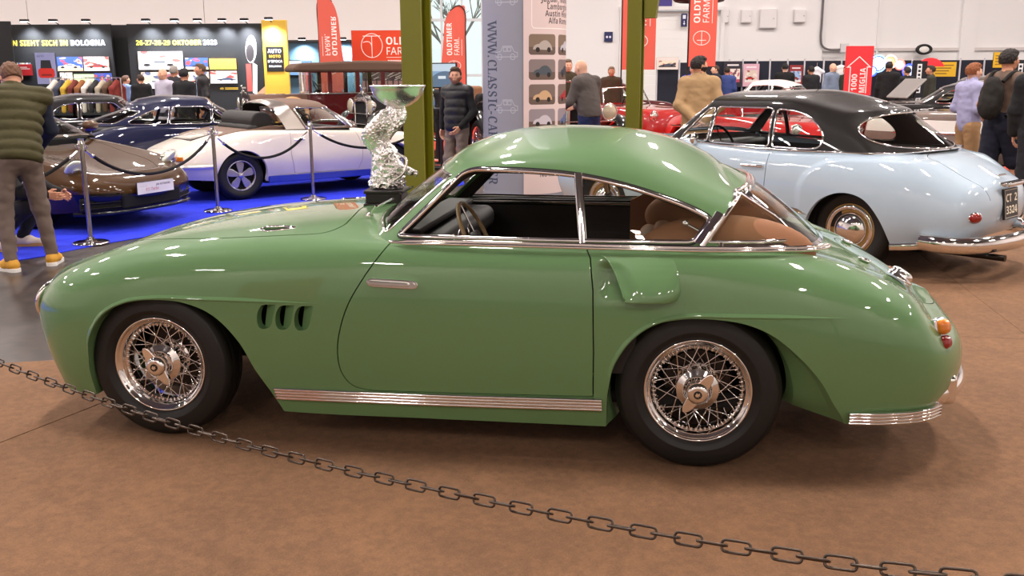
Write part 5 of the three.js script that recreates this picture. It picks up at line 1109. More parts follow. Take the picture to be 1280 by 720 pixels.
classicCar({ name: 'saloon_car', label: 'taupe and cream open tourer behind the two young men on the right', pos: [6.3, 0, -11.43], turn: 2.52, paint: TAUPE, L: 4.9, w: .92, hood: .92, belt: .98, tailY: .96, open: true, flash: PEARL, seat: std(0x6a1f1a, .6) });
const gr = classicCar({ name: 'saloon_car', label: 'grey saloon with a raised boot lid at the far right', pos: [7.9, 0, -19.6], turn: .3, paint: paint(0x5d5551), L: 4.7, w: .9, hood: .95, belt: 1.02, tailY: .98, H: 1.5 });
part('raised_lid', rbox(.62, .04, .9, .02).rotateZ(.75).translate(-1.9, 1.22, 0), SILVER, gr.car);

// ---- cars of the twenties: separate wings, upright radiator, lamps on a bar
function vintageCar(o) {
  const car = thing(o.name, o.label, 'car', o.pos, o.turn);
  const b = o.paint, wing = o.wing || BLACKP, L = o.L || 4.3, fx = -L * .36, rx = L * .30, R = .38;
  part('chassis', rbox(L * .9, .12, .8, .03, 0, .5, 0), M.matt, car);
  part('bonnet', extrude(roundPoly([[-.33, .62], [.33, .62], [.36, .9, .05], [.27, 1.16, .14], [0, 1.2, .2], [-.27, 1.16, .14], [-.36, .9, .05]], 6), L * .27, .008).rotateY(-Math.PI / 2).translate(-L * .12, 0, 0), o.bonnet || b, car);
  const lv = []; for (let k = 0; k < 16; k++) for (const s of [1, -1]) lv.push(rbox(.016, .14, .012, .005, -L * .36 + k * .06, .9, s * .365));
  part('bonnet_louvres', merge(lv), o.bonnet || b, car);
  const rad = new THREE.Group(); rad.name = 'radiator'; rad.position.set(-L * .405, 0, 0); car.add(rad);
  part('shell', extrude(roundPoly([[-.3, .58, .03], [.3, .58, .03], [.3, 1.12, .06], [.14, 1.2, .06], [0, 1.24, .1], [-.14, 1.2, .06], [-.3, 1.12, .06]], 5), .1, .01, [roundPoly([[-.25, .64, .03], [-.25, 1.08, .06], [.25, 1.08, .06], [.25, .64, .03]], 4)]).rotateY(-Math.PI / 2), M.chrome, rad);
  part('core', box(.04, .46, .5, -.04, .86, 0), M.matt, rad);
  part('mascot', merge([cyl(.03, .035, .03, 14, -.05, 1.26, 0), rod([-.05, 1.27, 0], [-.08, 1.36, 0], .012), sph(.022, -.085, 1.37, 0), box(.08, .03, .1, -.03, 1.33, 0)]), M.chrome, rad);
  for (const s of [1, -1]) {
    const h = new THREE.Group(); h.name = 'headlamp'; h.position.set(-L * .43, .98, s * .46); car.add(h);
    part('bucket', new THREE.SphereGeometry(.13, 24, 14, 0, Math.PI * 2, 0, Math.PI / 2).rotateZ(-Math.PI / 2), M.chrome, h); part('rim', new THREE.TorusGeometry(.13, .014, 8, 32).rotateY(Math.PI / 2), M.chrome, h); part('lens', sph(.125).scale(.25, 1, 1), std(0xd9cfb4, .1, { metalness: .5 }), h);
    const arc = (cx, a0, a1, r, w) => { const g = new THREE.CylinderGeometry(r, r, w, 24, 1, true, a0, a1 - a0).rotateX(Math.PI / 2); return g.translate(cx, R, s * .68); };
    const fw = part('front_wing', merge([bead([[fx - .5, .52, s * .68], [fx - .36, .82, s * .68], [fx, .93, s * .68], [fx + .4, .78, s * .68], [fx + .75, .42, s * .68], [fx + 1.0, .33, s * .68]], k => [-1 + k * 1.6, .8, 0], [[-.13, -.04], [-.11, .0], [0, .03], [.11, 0], [.13, -.04]])]), wing, car);
    part('rear_wing', bead([[rx - .62, .33, s * .68], [rx - .45, .6, s * .68], [rx - .1, .9, s * .68], [rx + .25, .85, s * .68], [rx + .5, .5, s * .68]], k => [-1 + k * 2, .8, 0], [[-.13, -.04], [-.11, .0], [0, .03], [.11, 0], [.13, -.04]]), wing, car);
    part('running_board', rbox(rx - fx - 1.5, .03, .26, .01, (fx + 1.0 + rx - .62) / 2, .34, s * .68), wing, car);
    for (const x of [fx, rx]) { const w = roadWheel({ r: R, w: .13, rim: .26, style: 'wire', rimMat: o.rimMat }); w.position.set(x, R, s * .74); if (s < 0) w.rotation.y = Math.PI; car.add(w); }
  }
  part('lamp_bar', merge([rod([-L * .43, .84, -.6], [-L * .43, .84, .6], .014), rod([-L * .43, .84, .46], [-L * .43, .98, .46], .014), rod([-L * .43, .84, -.46], [-L * .43, .98, -.46], .014)]), M.chrome, car);
  part('front_bumper', merge([.4, .5].map(y => rod([-L * .5, y, -.7], [-L * .5, y, .7], .02)).concat([rod([-L * .5, .45, .3], [-L * .4, .5, .3], .02), rod([-L * .5, .45, -.3], [-L * .4, .5, -.3], .02)])), M.chrome, car);
  if (o.spare) { const sp = new THREE.Group(); sp.name = 'spare_wheel'; sp.position.set(fx + .68, .78, .62); sp.rotation.y = .1; car.add(sp); part('tyre', new THREE.TorusGeometry(.31, .055, 12, 40), std(0xc99a6a, .7), sp); part('disc', cyl(.26, .26, .06, 32).rotateX(Math.PI / 2), M.matt, sp); }
  const x0 = -L * .12, x1 = L * .42;
  if (o.closed) {
    const pil = [[x0, .02], [x0 + .42, .06], [x0 + 1.02, .06], [x0 + 1.58, .06], [x1, .05]];
    part('lower_body', extrude(roundPoly([[x0, .5, .02], [x1, .5, .1], [x1 + .06, .85, .1], [x1, 1.2, .02], [x0, 1.2, .02]], 5), 1.28, .02).translate(0, 0, -.64), b, car);
    for (const s of [1, -1]) {
      for (const [px, pw] of pil) part('pillar', rbox(pw + .03, .52, .05, .01, px, 1.44, s * .62), b, car);
      part('window_rail', rbox(x1 - x0, .08, .05, .01, (x0 + x1) / 2, 1.68, s * .62), b, car);
      for (let k = 0; k < pil.length - 1; k++) part('side_window', box(pil[k + 1][0] - pil[k][0] - .06, .46, .006, (pil[k + 1][0] + pil[k][0]) / 2, 1.43, s * .615), M.glass, car);
      part('waist_moulding', rbox(x1 - x0 + .05, .03, .02, .008, (x0 + x1) / 2, 1.2, s * .665), M.chrome, car);
      for (const hx of [x0 + .9, x0 + 1.1]) part('handle', rbox(.12, .018, .03, .008, hx, 1.1, s * .68), M.chrome, car);
    }
    part('windscreen_frame', merge([rbox(.04, .56, .04, .01, x0, 1.45, .58), rbox(.04, .56, .04, .01, x0, 1.45, -.58), rbox(.04, .04, 1.2, .01, x0, 1.7, 0), rbox(.04, .03, 1.2, .01, x0, 1.22, 0), rbox(.04, .5, .025, .01, x0, 1.45, 0)]), M.chrome, car);
    part('windscreen', box(.006, .46, 1.12, x0, 1.45, 0), M.glass, car);
    part('rear_panel', merge([rbox(.06, .5, 1.28, .02, x1, 1.45, 0)]), b, car);
    part('roof', extrude(roundPoly([[x0 - .3, 1.70, .03], [x1 + .05, 1.70, .12], [x1 + .02, 1.80, .12], [(x0 + x1) / 2, 1.85, .6], [x0 - .22, 1.78, .06]], 8), 1.24, .05).translate(0, 0, -.62), o.roof, car);
    part('seats', merge([rbox(.5, .5, 1.15, .06, x0 + .75, .95, 0), rbox(.5, .6, 1.15, .06, x0 + 1.75, 1.0, 0)]), std(0x3a2a22, .8), car);
    const sw = new THREE.Group(); sw.name = 'steering_wheel'; sw.position.set(x0 + .32, 1.28, -.3); sw.rotation.z = .5; car.add(sw); part('rim', new THREE.TorusGeometry(.2, .014, 8, 32).rotateY(Math.PI / 2), M.black, sw); part('column', rod([0, 0, 0], [-.3, -.06, 0], .016), M.black, sw);
  } else {
    part('tub', extrude(curve2([[x0, .5], [x1 - .1, .5], [x1 + .1, .75], [x1 - .05, 1.02], [x0 + 1.2, 1.05], [x0 + .6, .92], [x0 + .2, 1.1], [x0, 1.14]], 6, true), 1.1, .03).translate(0, 0, -.55), b, car);
    part('seat', rbox(.2, .5, .95, .06, x0 + 1.12, 1.1, 0), M.tan, car);
    part('screen_frame', merge([rod([x0 + .1, 1.1, .5], [x0 + .18, 1.45, .5], .014), rod([x0 + .1, 1.1, -.5], [x0 + .18, 1.45, -.5], .014), rod([x0 + .18, 1.45, .5], [x0 + .18, 1.45, -.5], .014)]), M.chrome, car);
    part('windscreen', box(.006, .33, 1.0).rotateZ(-.22).translate(x0 + .14, 1.28, 0), M.glass, car);
    const sw = new THREE.Group(); sw.name = 'steering_wheel'; sw.position.set(x0 + .5, 1.15, -.25); sw.rotation.z = .5; car.add(sw); part('rim', new THREE.TorusGeometry(.2, .014, 8, 32).rotateY(Math.PI / 2), M.black, sw); part('column', rod([0, 0, 0], [-.3, -.06, 0], .016), M.black, sw);
    if (o.hoodFolded) part('folded_hood', rbox(.35, .22, 1.15, .09, x1 - .05, 1.12, 0), M.matt, car);
  }
  return car;
}
vintageCar({ name: 'vintage_limousine', label: 'burgundy vintage limousine with a brown fabric roof and a tan spare tyre', pos: [-6.6, 0, -16.2], turn: .55, paint: MAROON, bonnet: paint(0x6d5347), roof: std(0x5d4536, .8), closed: true, spare: true, L: 4.5, rimMat: BLACKP });
vintageCar({ name: 'vintage_touring_car', label: 'dark vintage touring car with big headlamps behind the silver trophy', pos: [-3.77, 0, -14.97], turn: .75, paint: BLACKP, hoodFolded: true, L: 4.2 });
vintageCar({ name: 'vintage_sports_car', label: 'black vintage sports car with a bright radiator beside the man in the grey jumper', pos: [-1.37, 0, -12.41], turn: 2.13, paint: BLACKP, bonnet: M.alu, hoodFolded: true, L: 4.0 });

// ---------------------------------------------------------------- implicit surfaces (figures, trophy)
// naive surface nets over f(x, y, z) < 0 inside a box
function surfaceNet(f, lo, hi, cell) {
  const n = [0, 1, 2].map(k => Math.max(3, Math.ceil((hi[k] - lo[k]) / cell) + 1)), [nx, ny, nz] = n, val = new Float32Array(nx * ny * nz);
  let q = 0;
  for (let k = 0; k < nz; k++) for (let j = 0; j < ny; j++) for (let i = 0; i < nx; i++) val[q++] = f(lo[0] + i * cell, lo[1] + j * cell, lo[2] + k * cell);
  const id = new Int32Array(nx * ny * nz).fill(-1), p = [], t = [], at = (i, j, k) => (k * ny + j) * nx + i;
  const E = [[0, 1], [0, 2], [0, 4], [1, 3], [1, 5], [2, 3], [2, 6], [3, 7], [4, 5], [4, 6], [5, 7], [6, 7]];
  const c = new Float32Array(8);
  for (let k = 0; k < nz - 1; k++) for (let j = 0; j < ny - 1; j++) for (let i = 0; i < nx - 1; i++) {
    let m = 0;
    for (let a = 0; a < 8; a++) { c[a] = val[at(i + (a & 1), j + (a >> 1 & 1), k + (a >> 2))]; if (c[a] < 0) m |= 1 << a; }
    if (m === 0 || m === 255) continue;
    let x = 0, y = 0, z = 0, w = 0;
    for (const [a, b] of E) if ((m >> a & 1) !== (m >> b & 1)) { const s = c[a] / (c[a] - c[b]); x += (a & 1) + s * ((b & 1) - (a & 1)); y += (a >> 1 & 1) + s * ((b >> 1 & 1) - (a >> 1 & 1)); z += (a >> 2) + s * ((b >> 2) - (a >> 2)); w++; }
    id[at(i, j, k)] = p.length / 3; p.push(lo[0] + (i + x / w) * cell, lo[1] + (j + y / w) * cell, lo[2] + (k + z / w) * cell);
  }
  const quad = (a, b, d, e, flip) => { if (a < 0 || b < 0 || d < 0 || e < 0) return; flip ? t.push(a, d, b, a, e, d) : t.push(a, b, d, a, d, e); };
  for (let k = 1; k < nz - 1; k++) for (let j = 1; j < ny - 1; j++) for (let i = 1; i < nx - 1; i++) {
    const v = val[at(i, j, k)] < 0;
    if (v !== val[at(i + 1, j, k)] < 0) quad(id[at(i, j - 1, k - 1)], id[at(i, j, k - 1)], id[at(i, j, k)], id[at(i, j - 1, k)], !v);
    if (v !== val[at(i, j + 1, k)] < 0) quad(id[at(i - 1, j, k - 1)], id[at(i - 1, j, k)], id[at(i, j, k)], id[at(i, j, k - 1)], !v);
    if (v !== val[at(i, j, k + 1)] < 0) quad(id[at(i - 1, j - 1, k)], id[at(i, j - 1, k)], id[at(i, j, k)], id[at(i - 1, j, k)], !v);
  }
  const g = new THREE.BufferGeometry(); g.setAttribute('position', new THREE.Float32BufferAttribute(p, 3)); g.setIndex(t); g.computeVertexNormals();
  return g;
}
const smin = (a, b, k) => { const h = Math.max(k - Math.abs(a - b), 0) / k; return Math.min(a, b) - h * h * k * .25; };
function bone(x, y, z, a, b, ra, rb) {
  const ex = b[0] - a[0], ey = b[1] - a[1], ez = b[2] - a[2], px = x - a[0], py = y - a[1], pz = z - a[2];
  const t = clamp((px * ex + py * ey + pz * ez) / (ex * ex + ey * ey + ez * ez || 1), 0, 1), dx = px - ex * t, dy = py - ey * t, dz = pz - ez * t;
  return Math.sqrt(dx * dx + dy * dy + dz * dz) - (ra + (rb - ra) * t);
}
const blob = (x, y, z, c, r) => { const a = (x - c[0]) / r[0], b = (y - c[1]) / r[1], d = (z - c[2]) / r[2], l = Math.sqrt(a * a + b * b + d * d); return (l - 1) * Math.min(r[0], r[1], r[2]) * (l < 1 ? 1 : .9 + .1 / l); };

// ---------------------------------------------------------------- chain in the foreground
{
  const chain = thing('barrier_chain', 'dark steel link chain hanging across the foreground in front of the green coupe', 'chain');
  const A = [-1.57, 1.18], B = [1.66, 2.54], len = Math.hypot(B[0] - A[0], B[1] - A[1]), dir = [(B[0] - A[0]) / len, (B[1] - A[1]) / len];
  const prof = [[-2.0, .80], [-1.2, .625], [-.5, .515], [0, .469], [.37, .446], [.93, .424], [1.45, .421], [1.73, .430], [2.1, .447], [2.42, .466], [2.71, .487], [2.92, .506], [3.11, .527], [3.35, .558], [3.51, .586], [4.0, .67], [4.6, .80]];
  const c = new THREE.CatmullRomCurve3(prof.map(([s, y]) => V(A[0] + dir[0] * s, y, A[1] + dir[1] * s)), false, 'centripetal'); c.arcLengthDivisions = 800;
  const L = c.getLength(), pitch = .0585, n = Math.floor(L / pitch);
  const stad = roundPoly([[-.0345, -.0135, .011], [.0345, -.0135, .011], [.0345, .0135, .011], [-.0345, .0135, .011]], 5).map(p => [p[0], p[1], 0]);
  const link = tube(stad, .0034, 56, 8, true), steel = std(0x50453d, .34, { metalness: .85 });
  const r = mulberry(9);
  for (let k = 0; k <= n; k++) {
    const u = k / n, p = c.getPointAt(u), t = c.getTangentAt(u), m = part('link', link, steel, chain);
    const up = V(0, 1, 0), z = V(0, 0, 0).crossVectors(t, up).normalize(), y = V(0, 0, 0).crossVectors(z, t);
    m.quaternion.setFromRotationMatrix(new THREE.Matrix4().makeBasis(t, y, z)); m.rotateX((k % 2 ? Math.PI / 2 : 0) - .45 + (r() - .5) * .3); m.position.copy(p);
  }
  [[-2.0, 'left'], [4.6, 'right']].forEach(([s, side]) => {
    const p = thing('chain_post', `dark iron chain post at the ${side} end of the foreground chain`, 'post', [A[0] + dir[0] * s, 0.006, A[1] + dir[1] * s]);
    part('pole', cyl(.018, .018, .86, 20, 0, .43, 0), steel, p); part('base', lathe([[0, 0], [.15, 0], [.15, .012], [.12, .022], [.025, .03], [0, .03]], 36), steel, p); part('finial', sph(.028, 0, .87, 0), steel, p);
  });
}
// ---------------------------------------------------------------- rope stanchions
{
  const spots = [[-4.52, -3.88], [-4.33, -6.14], [-3.61, -7.36], [-2.42, -8.75], [-5.3, -1.9]];
  const words = ['steel rope stanchion in front of the brown sports car', 'steel rope stanchion between the brown sports car and the white open car', 'steel rope stanchion before the door of the white open sports car', 'steel rope stanchion behind the silver trophy', 'steel rope stanchion left of the man in the olive waistcoat'];
  let proto;
  spots.forEach(([x, z], k) => {
    if (proto) { const o = copyOf(proto, [x, .007, z], k * .7, words[k], undefined); delete o.userData.group; return; }
    proto = thing('rope_stanchion', words[k], 'stanchion', [x, .007, z]);
    part('base', lathe([[0, 0], [.165, 0], [.168, .008], [.16, .02], [.12, .03], [.04, .04], [.032, .06], [0, .06]], 48), M.chrome, proto);
    part('pole', cyl(.022, .022, .9, 24, 0, .48, 0), M.steel, proto);
    part('collar', merge([cyl(.032, .032, .055, 24, 0, .93, 0), cyl(.026, .032, .03, 24, 0, .972, 0), cyl(.03, .026, .018, 24, 0, .995, 0)]), M.chrome, proto);
    for (let q = 0; q < 4; q++) part('hook_ring', new THREE.TorusGeometry(.017, .005, 6, 16).translate(.045, .93, 0).rotateY(q * Math.PI / 2), M.chrome, proto);
  });
  const velvet = std(0x100d0e, .95);
  const ropes = [[0, 1, .40, 'black velvet rope before the nose of the brown sports car'], [1, 2, .38, 'black velvet rope crossing the rear wheel of the white open sports car'], [2, 3, .34, 'black velvet rope before the front wing of the white open sports car'], [4, 0, .4, 'black velvet rope leading left from the stanchion by the brown sports car']];
  for (const [a, b, sag, label] of ropes) {
    const g = thing('barrier_rope', label, 'rope'), A = spots[a], B = spots[b], d = Math.hypot(B[0] - A[0], B[1] - A[1]), ux = (B[0] - A[0]) / d, uz = (B[1] - A[1]) / d;
    const at = (s) => { const u = s / d, h = .93 - sag * (1 - Math.pow(2 * u - 1, 2)) * (1 - .12 * Math.sin(u * 3)); return [A[0] + ux * s, h, A[1] + uz * s]; };
    const pts = []; for (let k = 0; k <= 16; k++) pts.push(at(lerp(.13, d - .13, k / 16)));
    part('cord', tube(pts, .017, 80, 12), velvet, g);
    for (const [s0, s1] of [[.05, .14], [d - .05, d - .14]]) part('end_hook', merge([rod(at(s0), at(s1), .011, 10), sph(.02, ...at(s1))]), M.chrome, g);
  }
}
// ---------------------------------------------------------------- silver trophy on the cowl of the green coupe
{
  const t = thing('trophy', 'large silver trophy with a twisted stem on a black plinth before the windscreen', 'trophy', [-.345, .958, -.085], .12);
  part('plinth', merge([rbox(.195, .018, .215, .004, 0, .012, 0), rbox(.175, .05, .195, .006, 0, .045, 0), rbox(.19, .016, .21, .004, 0, .076, 0)]), std(0x14100f, .35), t);
  const N = (x, y, z, s) => perlin.noise(x * s, y * s, z * s);
  const path = [[.0, .10, 0], [.01, .17, 0], [-.005, .24, .01], [-.035, .30, .015], [-.045, .345, .01], [-.01, .385, 0], [.035, .415, -.005], [.055, .445, 0], [.065, .49, 0]], rad = [.078, .078, .06, .042, .05, .056, .046, .034, .03];
  const f = (x, y, z) => {
    let d = 1; for (let k = 0; k < path.length - 1; k++) d = smin(d, bone(x, y, z, path[k], path[k + 1], rad[k], rad[k + 1]), .03);
    const tw = Math.atan2(z, x - lerp(.01, .0, y)) * 3 + y * 26; d += .012 * Math.sin(tw) * smooth(.2, .28, y);          // wrung folds of the drapery
    d = smin(d, bone(x, y, z, [.03, .2, .03], [.15, .165, .06], .03, .019), .02);       // the little horn
    d = smin(d, bone(x, y, z, [-.045, .33, .02], [.02, .40, .045], .02, .012), .015);
    d = smin(d, blob(x, y, z, [.0, .115, 0], [.09, .04, .085]), .02);
    return d + .018 * Math.abs(N(x, y, z, 30)) * (1 - smooth(.24, .34, y)) + .009 * Math.abs(N(x + 3, y, z, 75)) + .006 * N(x, y + 5, z, 130);
  };
  part('figure', surfaceNet((x, y, z) => Math.max(f(x, y, z), .086 - y, y - .486), [-.14, .08, -.12], [.19, .495, .12], .0034), M.silver, t);
  const bowl = lathe([[0, .455], [.03, .456], [.06, .467], [.095, .49], [.118, .518], [.128, .545], [.1295, .552], [.135, .556], [.1345, .562], [.128, .562], [.124, .55], [.114, .522], [.09, .497], [.05, .474], [0, .468]], 64);
  part('bowl', bowl.translate(.068, .018, 0), M.silver, t);
  part('handle', tube([[.05, .13, .06], [.1, .17, .07], [.11, .23, .06], [.06, .26, .04]], .006, 30, 8), M.silver, t);
}

// ---------------------------------------------------------------- people
// Rest pose of a 1.75 m figure facing +z, left side at +x; a pose overrides joints.
const REST = {
  pelvis: [0, .95, 0], waist: [0, 1.08, 0], chest: [0, 1.29, -.005], neck: [0, 1.475, -.015], head: [0, 1.625, .02],
  shL: [.175, 1.42, -.015], elL: [.235, 1.14, -.03], haL: [.245, .90, .05], shR: [-.175, 1.42, -.015], elR: [-.235, 1.14, -.03], haR: [-.245, .90, .05],
  hipL: [.088, .91, 0], knL: [.10, .50, .02], anL: [.11, .085, -.02], hipR: [-.088, .91, 0], knR: [-.10, .50, .02], anR: [-.11, .085, -.02],
};
const add3 = (a, b, s = 1) => [a[0] + b[0] * s, a[1] + b[1] * s, a[2] + b[2] * s], sub3 = (a, b) => [a[0] - b[0], a[1] - b[1], a[2] - b[2]], mix3 = (a, b, t) => [lerp(a[0], b[0], t), lerp(a[1], b[1], t), lerp(a[2], b[2], t)];
const norm3 = a => { const l = Math.hypot(...a) || 1; return [a[0] / l, a[1] / l, a[2] / l]; }, cross3 = (a, b) => [a[1] * b[2] - a[2] * b[1], a[2] * b[0] - a[0] * b[2], a[0] * b[1] - a[1] * b[0]];
const SKIN = [0xd9a184, 0xc98d6e, 0xe0ad92].map(c => std(c, .55));
function person(o) {
  const J = { ...REST, ...(o.pose || {}) }, fine = o.fine || 0, cell = fine ? .0135 : .022, g = thing('person', o.label, 'person', o.pos, o.turn || 0, o.group);
  g.scale.setScalar((o.h || 1.75) / 1.75);
  const bx = (o.stout || 1) * .9, yaw = o.look || 0, cs = Math.cos(yaw), sn = Math.sin(yaw);
  const bounds = (keys, m) => { const P = keys.map(k => J[k]); return [[0, 1, 2].map(c => Math.min(...P.map(p => p[c])) - m), [0, 1, 2].map(c => Math.max(...P.map(p => p[c])) + m)]; };
  const side = norm3(sub3(J.shL, J.shR)), up = norm3(sub3(J.neck, J.waist));
  // frame of the trunk, so that a leaning body stays wide and flat
  const fwd = cross3(side, up);
  const trunkBlob = (x, y, z, c, r) => { const d = [x - c[0], y - c[1], z - c[2]]; return blob(d[0] * side[0] + d[1] * side[1] + d[2] * side[2], d[0] * up[0] + d[1] * up[1] + d[2] * up[2], d[0] * fwd[0] + d[1] * fwd[1] + d[2] * fwd[2], [0, 0, 0], r); };
  const torso = (x, y, z, e) => {
    let d = trunkBlob(x, y, z, mix3(J.chest, J.neck, .12), [.165 * bx + e, .2 + e, .108 * bx + e]);
    d = smin(d, trunkBlob(x, y, z, J.waist, [.138 * bx + e, .17 + e, .098 * bx + e]), .07);
    d = smin(d, trunkBlob(x, y, z, J.pelvis, [.158 * bx + e, .13 + e, .112 * bx + e]), .06);
    d = smin(d, bone(x, y, z, J.shL, J.shR, .062 + e, .062 + e), .07);
    return d;
  };
  const arm = (x, y, z, s, e, to = 1) => { const S = J['sh' + s], E = J['el' + s], Hd = J['ha' + s]; let d = bone(x, y, z, S, to < .5 ? mix3(S, E, to * 2) : E, .052 + e, .04 + e); if (to >= .5) d = smin(d, bone(x, y, z, E, mix3(E, Hd, (to - .5) * 2), .041 + e, .03 + e), .03); return d; };
  const leg = (x, y, z, s, e, to = 1) => { const Hp = J['hip' + s], K = J['kn' + s], A = J['an' + s]; let d = bone(x, y, z, Hp, to < .5 ? mix3(Hp, K, to * 2) : K, .088 * Math.sqrt(bx) + e, .056 + e); if (to >= .5) d = smin(d, bone(x, y, z, K, mix3(K, A, (to - .5) * 2), .057 + e, .038 + e), .04); return d; };
  const geos = [];
  // ---- trunk and limbs
  const all = ['pelvis', 'chest', 'neck', 'shL', 'shR', 'elL', 'elR', 'haL', 'haR', 'knL', 'knR', 'anL', 'anR', 'hipL', 'hipR'];
  const [lo, hi] = bounds(all, .16);
  geos.push(surfaceNet((x, y, z) => {
    let d = torso(x, y, z, -.012); d = smin(d, bone(x, y, z, J.neck, J.head, .056, .052), .04);
    for (const s of 'LR') { d = smin(d, arm(x, y, z, s, -.004), .04); d = smin(d, leg(x, y, z, s, -.006), .05); }
    return d;
  }, lo, hi, fine ? .016 : .026));
  // ---- head with a face, in its own finer grid (turned by o.look about the neck)
  const hd = J.head, tilt = o.nod || 0, ct = Math.cos(tilt), st = Math.sin(tilt);
  const toHead = (x, y, z) => { let a = x - hd[0], b = y - hd[1], c = z - hd[2]; const a2 = a * cs - c * sn, c2 = a * sn + c * cs; return [a2, b * ct + c2 * st, -b * st + c2 * ct]; };
  const fromHead = (a, b, c) => { const y = b * ct - c * st, z = b * st + c * ct; return [hd[0] + a * cs + z * sn, hd[1] + y, hd[2] - a * sn + z * cs]; };
  const face = (a, b, c) => {
    let d = blob(a, b, c, [0, .02, -.012], [.075, .1, .094]);
    d = smin(d, blob(a, b, c, [0, -.055, .032], [.05, .05, .052]), .04);
    d = smin(d, bone(a, b, c, [0, -.03, -.02], [0, -.15, -.035], .05, .052), .03);
    d = smin(d, bone(a, b, c, [0, .022, .086], [0, -.02, .105], .008, .013), .014);
    d = smin(d, bone(a, b, c, [-.032, .034, .078], [.032, .034, .078], .008, .008), .018);
    d = smin(d, bone(a, b, c, [-.02, -.052, .078], [.02, -.052, .078], .007, .007), .01);
    for (const s of [-1, 1]) { d = Math.max(d, -blob(a, b, c, [s * .032, .016, .088], [.016, .009, .012])); d = smin(d, blob(a, b, c, [s * .078, .0, -.01], [.01, .03, .018]), .008); d = smin(d, blob(a, b, c, [s * .045, -.01, .055], [.024, .024, .024]), .03); }
    return d;
  };
  const hl = [hd[0] - .14, hd[1] - .19, hd[2] - .16], hh = [hd[0] + .14, hd[1] + .15, hd[2] + .16];
  geos.push(surfaceNet((x, y, z) => face(...toHead(x, y, z)), hl, hh, fine ? .0055 : .011));
  // ---- hands: palm, four fingers of unequal length, thumb from the side
  for (const s of 'LR') {
    const E = J['el' + s], W = J['ha' + s], d = norm3(sub3(W, E)), sg = s === 'L' ? 1 : -1, H0 = o['hand' + s] || {};
    let pn = H0.palm || [-sg, 0, .25]; const k0 = pn[0] * d[0] + pn[1] * d[1] + pn[2] * d[2]; pn = norm3(add3(pn, d, -k0)); const ac = cross3(d, pn), thumbSide = H0.flip ? -sg : sg;
    const at = (l, a, n) => [W[0] + d[0] * l + ac[0] * a + pn[0] * n, W[1] + d[1] * l + ac[1] * a + pn[1] * n, W[2] + d[2] * l + ac[2] * a + pn[2] * n], curl = H0.curl ?? .45, bones = [];
    bones.push([at(-.02, 0, 0), at(.02, 0, 0), .028, .026], [at(.015, -.022, 0), at(.085, -.03, 0), .014, .0125], [at(.015, -.007, 0), at(.09, -.01, 0), .0145, .0125], [at(.015, .008, 0), at(.088, .011, 0), .0145, .0125], [at(.015, .022, 0), at(.08, .03, 0), .014, .012]);
    [[-.03, .036, .085], [-.01, .043, .09], [.011, .04, .088], [.03, .031, .08]].forEach(([a, l, b]) => {
      let q = at(b, a, 0), ang = curl * .6; for (let k = 0; k < 3; k++) { const L = l * [1, .7, .55][k], v = [Math.cos(ang) * L, Math.sin(ang) * L], n = [q[0] + d[0] * v[0] + pn[0] * v[1], q[1] + d[1] * v[0] + pn[1] * v[1], q[2] + d[2] * v[0] + pn[2] * v[1]]; bones.push([q, n, .0092 - k * .0008, .0085 - k * .0009]); q = n; ang += curl * .9; }
    });
    const tA = at(.02, thumbSide * -.022, .004), tB = at(.055, thumbSide * -.052, .018), tC = at(.085, thumbSide * -.055, .032); bones.push([tA, tB, .013, .011], [tB, tC, .011, .0085]);
    const L0 = [0, 1, 2].map(c => Math.min(...bones.map(b => Math.min(b[0][c], b[1][c]))) - .035), H1 = [0, 1, 2].map(c => Math.max(...bones.map(b => Math.max(b[0][c], b[1][c]))) + .035);
    geos.push(surfaceNet((x, y, z) => { let v = 1; for (const b of bones) v = smin(v, bone(x, y, z, b[0], b[1], b[2], b[3]), .007); return v; }, L0, H1, fine ? .004 : .009));
  }
  part('body', merge(geos), o.skin || SKIN[0], g);
  const eyeM = M.white, irisM = M.black;
  if (o.faces !== false) for (const s of [-1, 1]) { part('eye', sph(.0095, ...fromHead(s * .031, .0165, .0735), 12), eyeM, g); part('iris', sph(.0062, ...fromHead(s * .031, .0165, .0785), 10), irisM, g); }
  if (o.faces !== false) part('lips', new THREE.SphereGeometry(1, 14, 8).scale(.021, .006, .006).applyQuaternion(new THREE.Quaternion().setFromEuler(new THREE.Euler(tilt, yaw, 0, 'YXZ'))).translate(...fromHead(0, -.052, .0845)), std(0xa8604f, .5), g);
  // ---- hair
  if (o.hair) {
    const hr = o.hairStyle || 'short', len = { short: .0, crop: -.004, long: .03, mop: .014 }[hr] ?? 0;
    part('hair', surfaceNet((x, y, z) => {
      const [a, b, c] = toHead(x, y, z); let d = blob(a, b, c, [0, .028, -.018], [.083 + len * .6, .1 + len * .6, .1 + len * .4]);
      d = smin(d, bone(a, b, c, [0, .02, -.055], [0, -.06 - len * 1.5, -.06], .06, .045), .04);
      if (hr !== 'crop') d = smin(d, blob(a, b, c, [.0, .10, .03], [.052, .024, .042]), .03);
      d += .008 * perlin.noise(a * 55, b * 30, c * 55) + .004 * perlin.noise(a * 140, b * 70, c * 140);
      const line = lerp(.048, -.03, smooth(.06, -.03, c));                           // hairline: high on the forehead, low behind the ears
      return Math.max(d, -(b - line - (c > .03 ? .02 : 0)));
    }, [hl[0], hl[1], hl[2]], [hh[0], hh[1] + .02, hh[2]], fine ? .006 : .012), std(o.hair, .7), g);
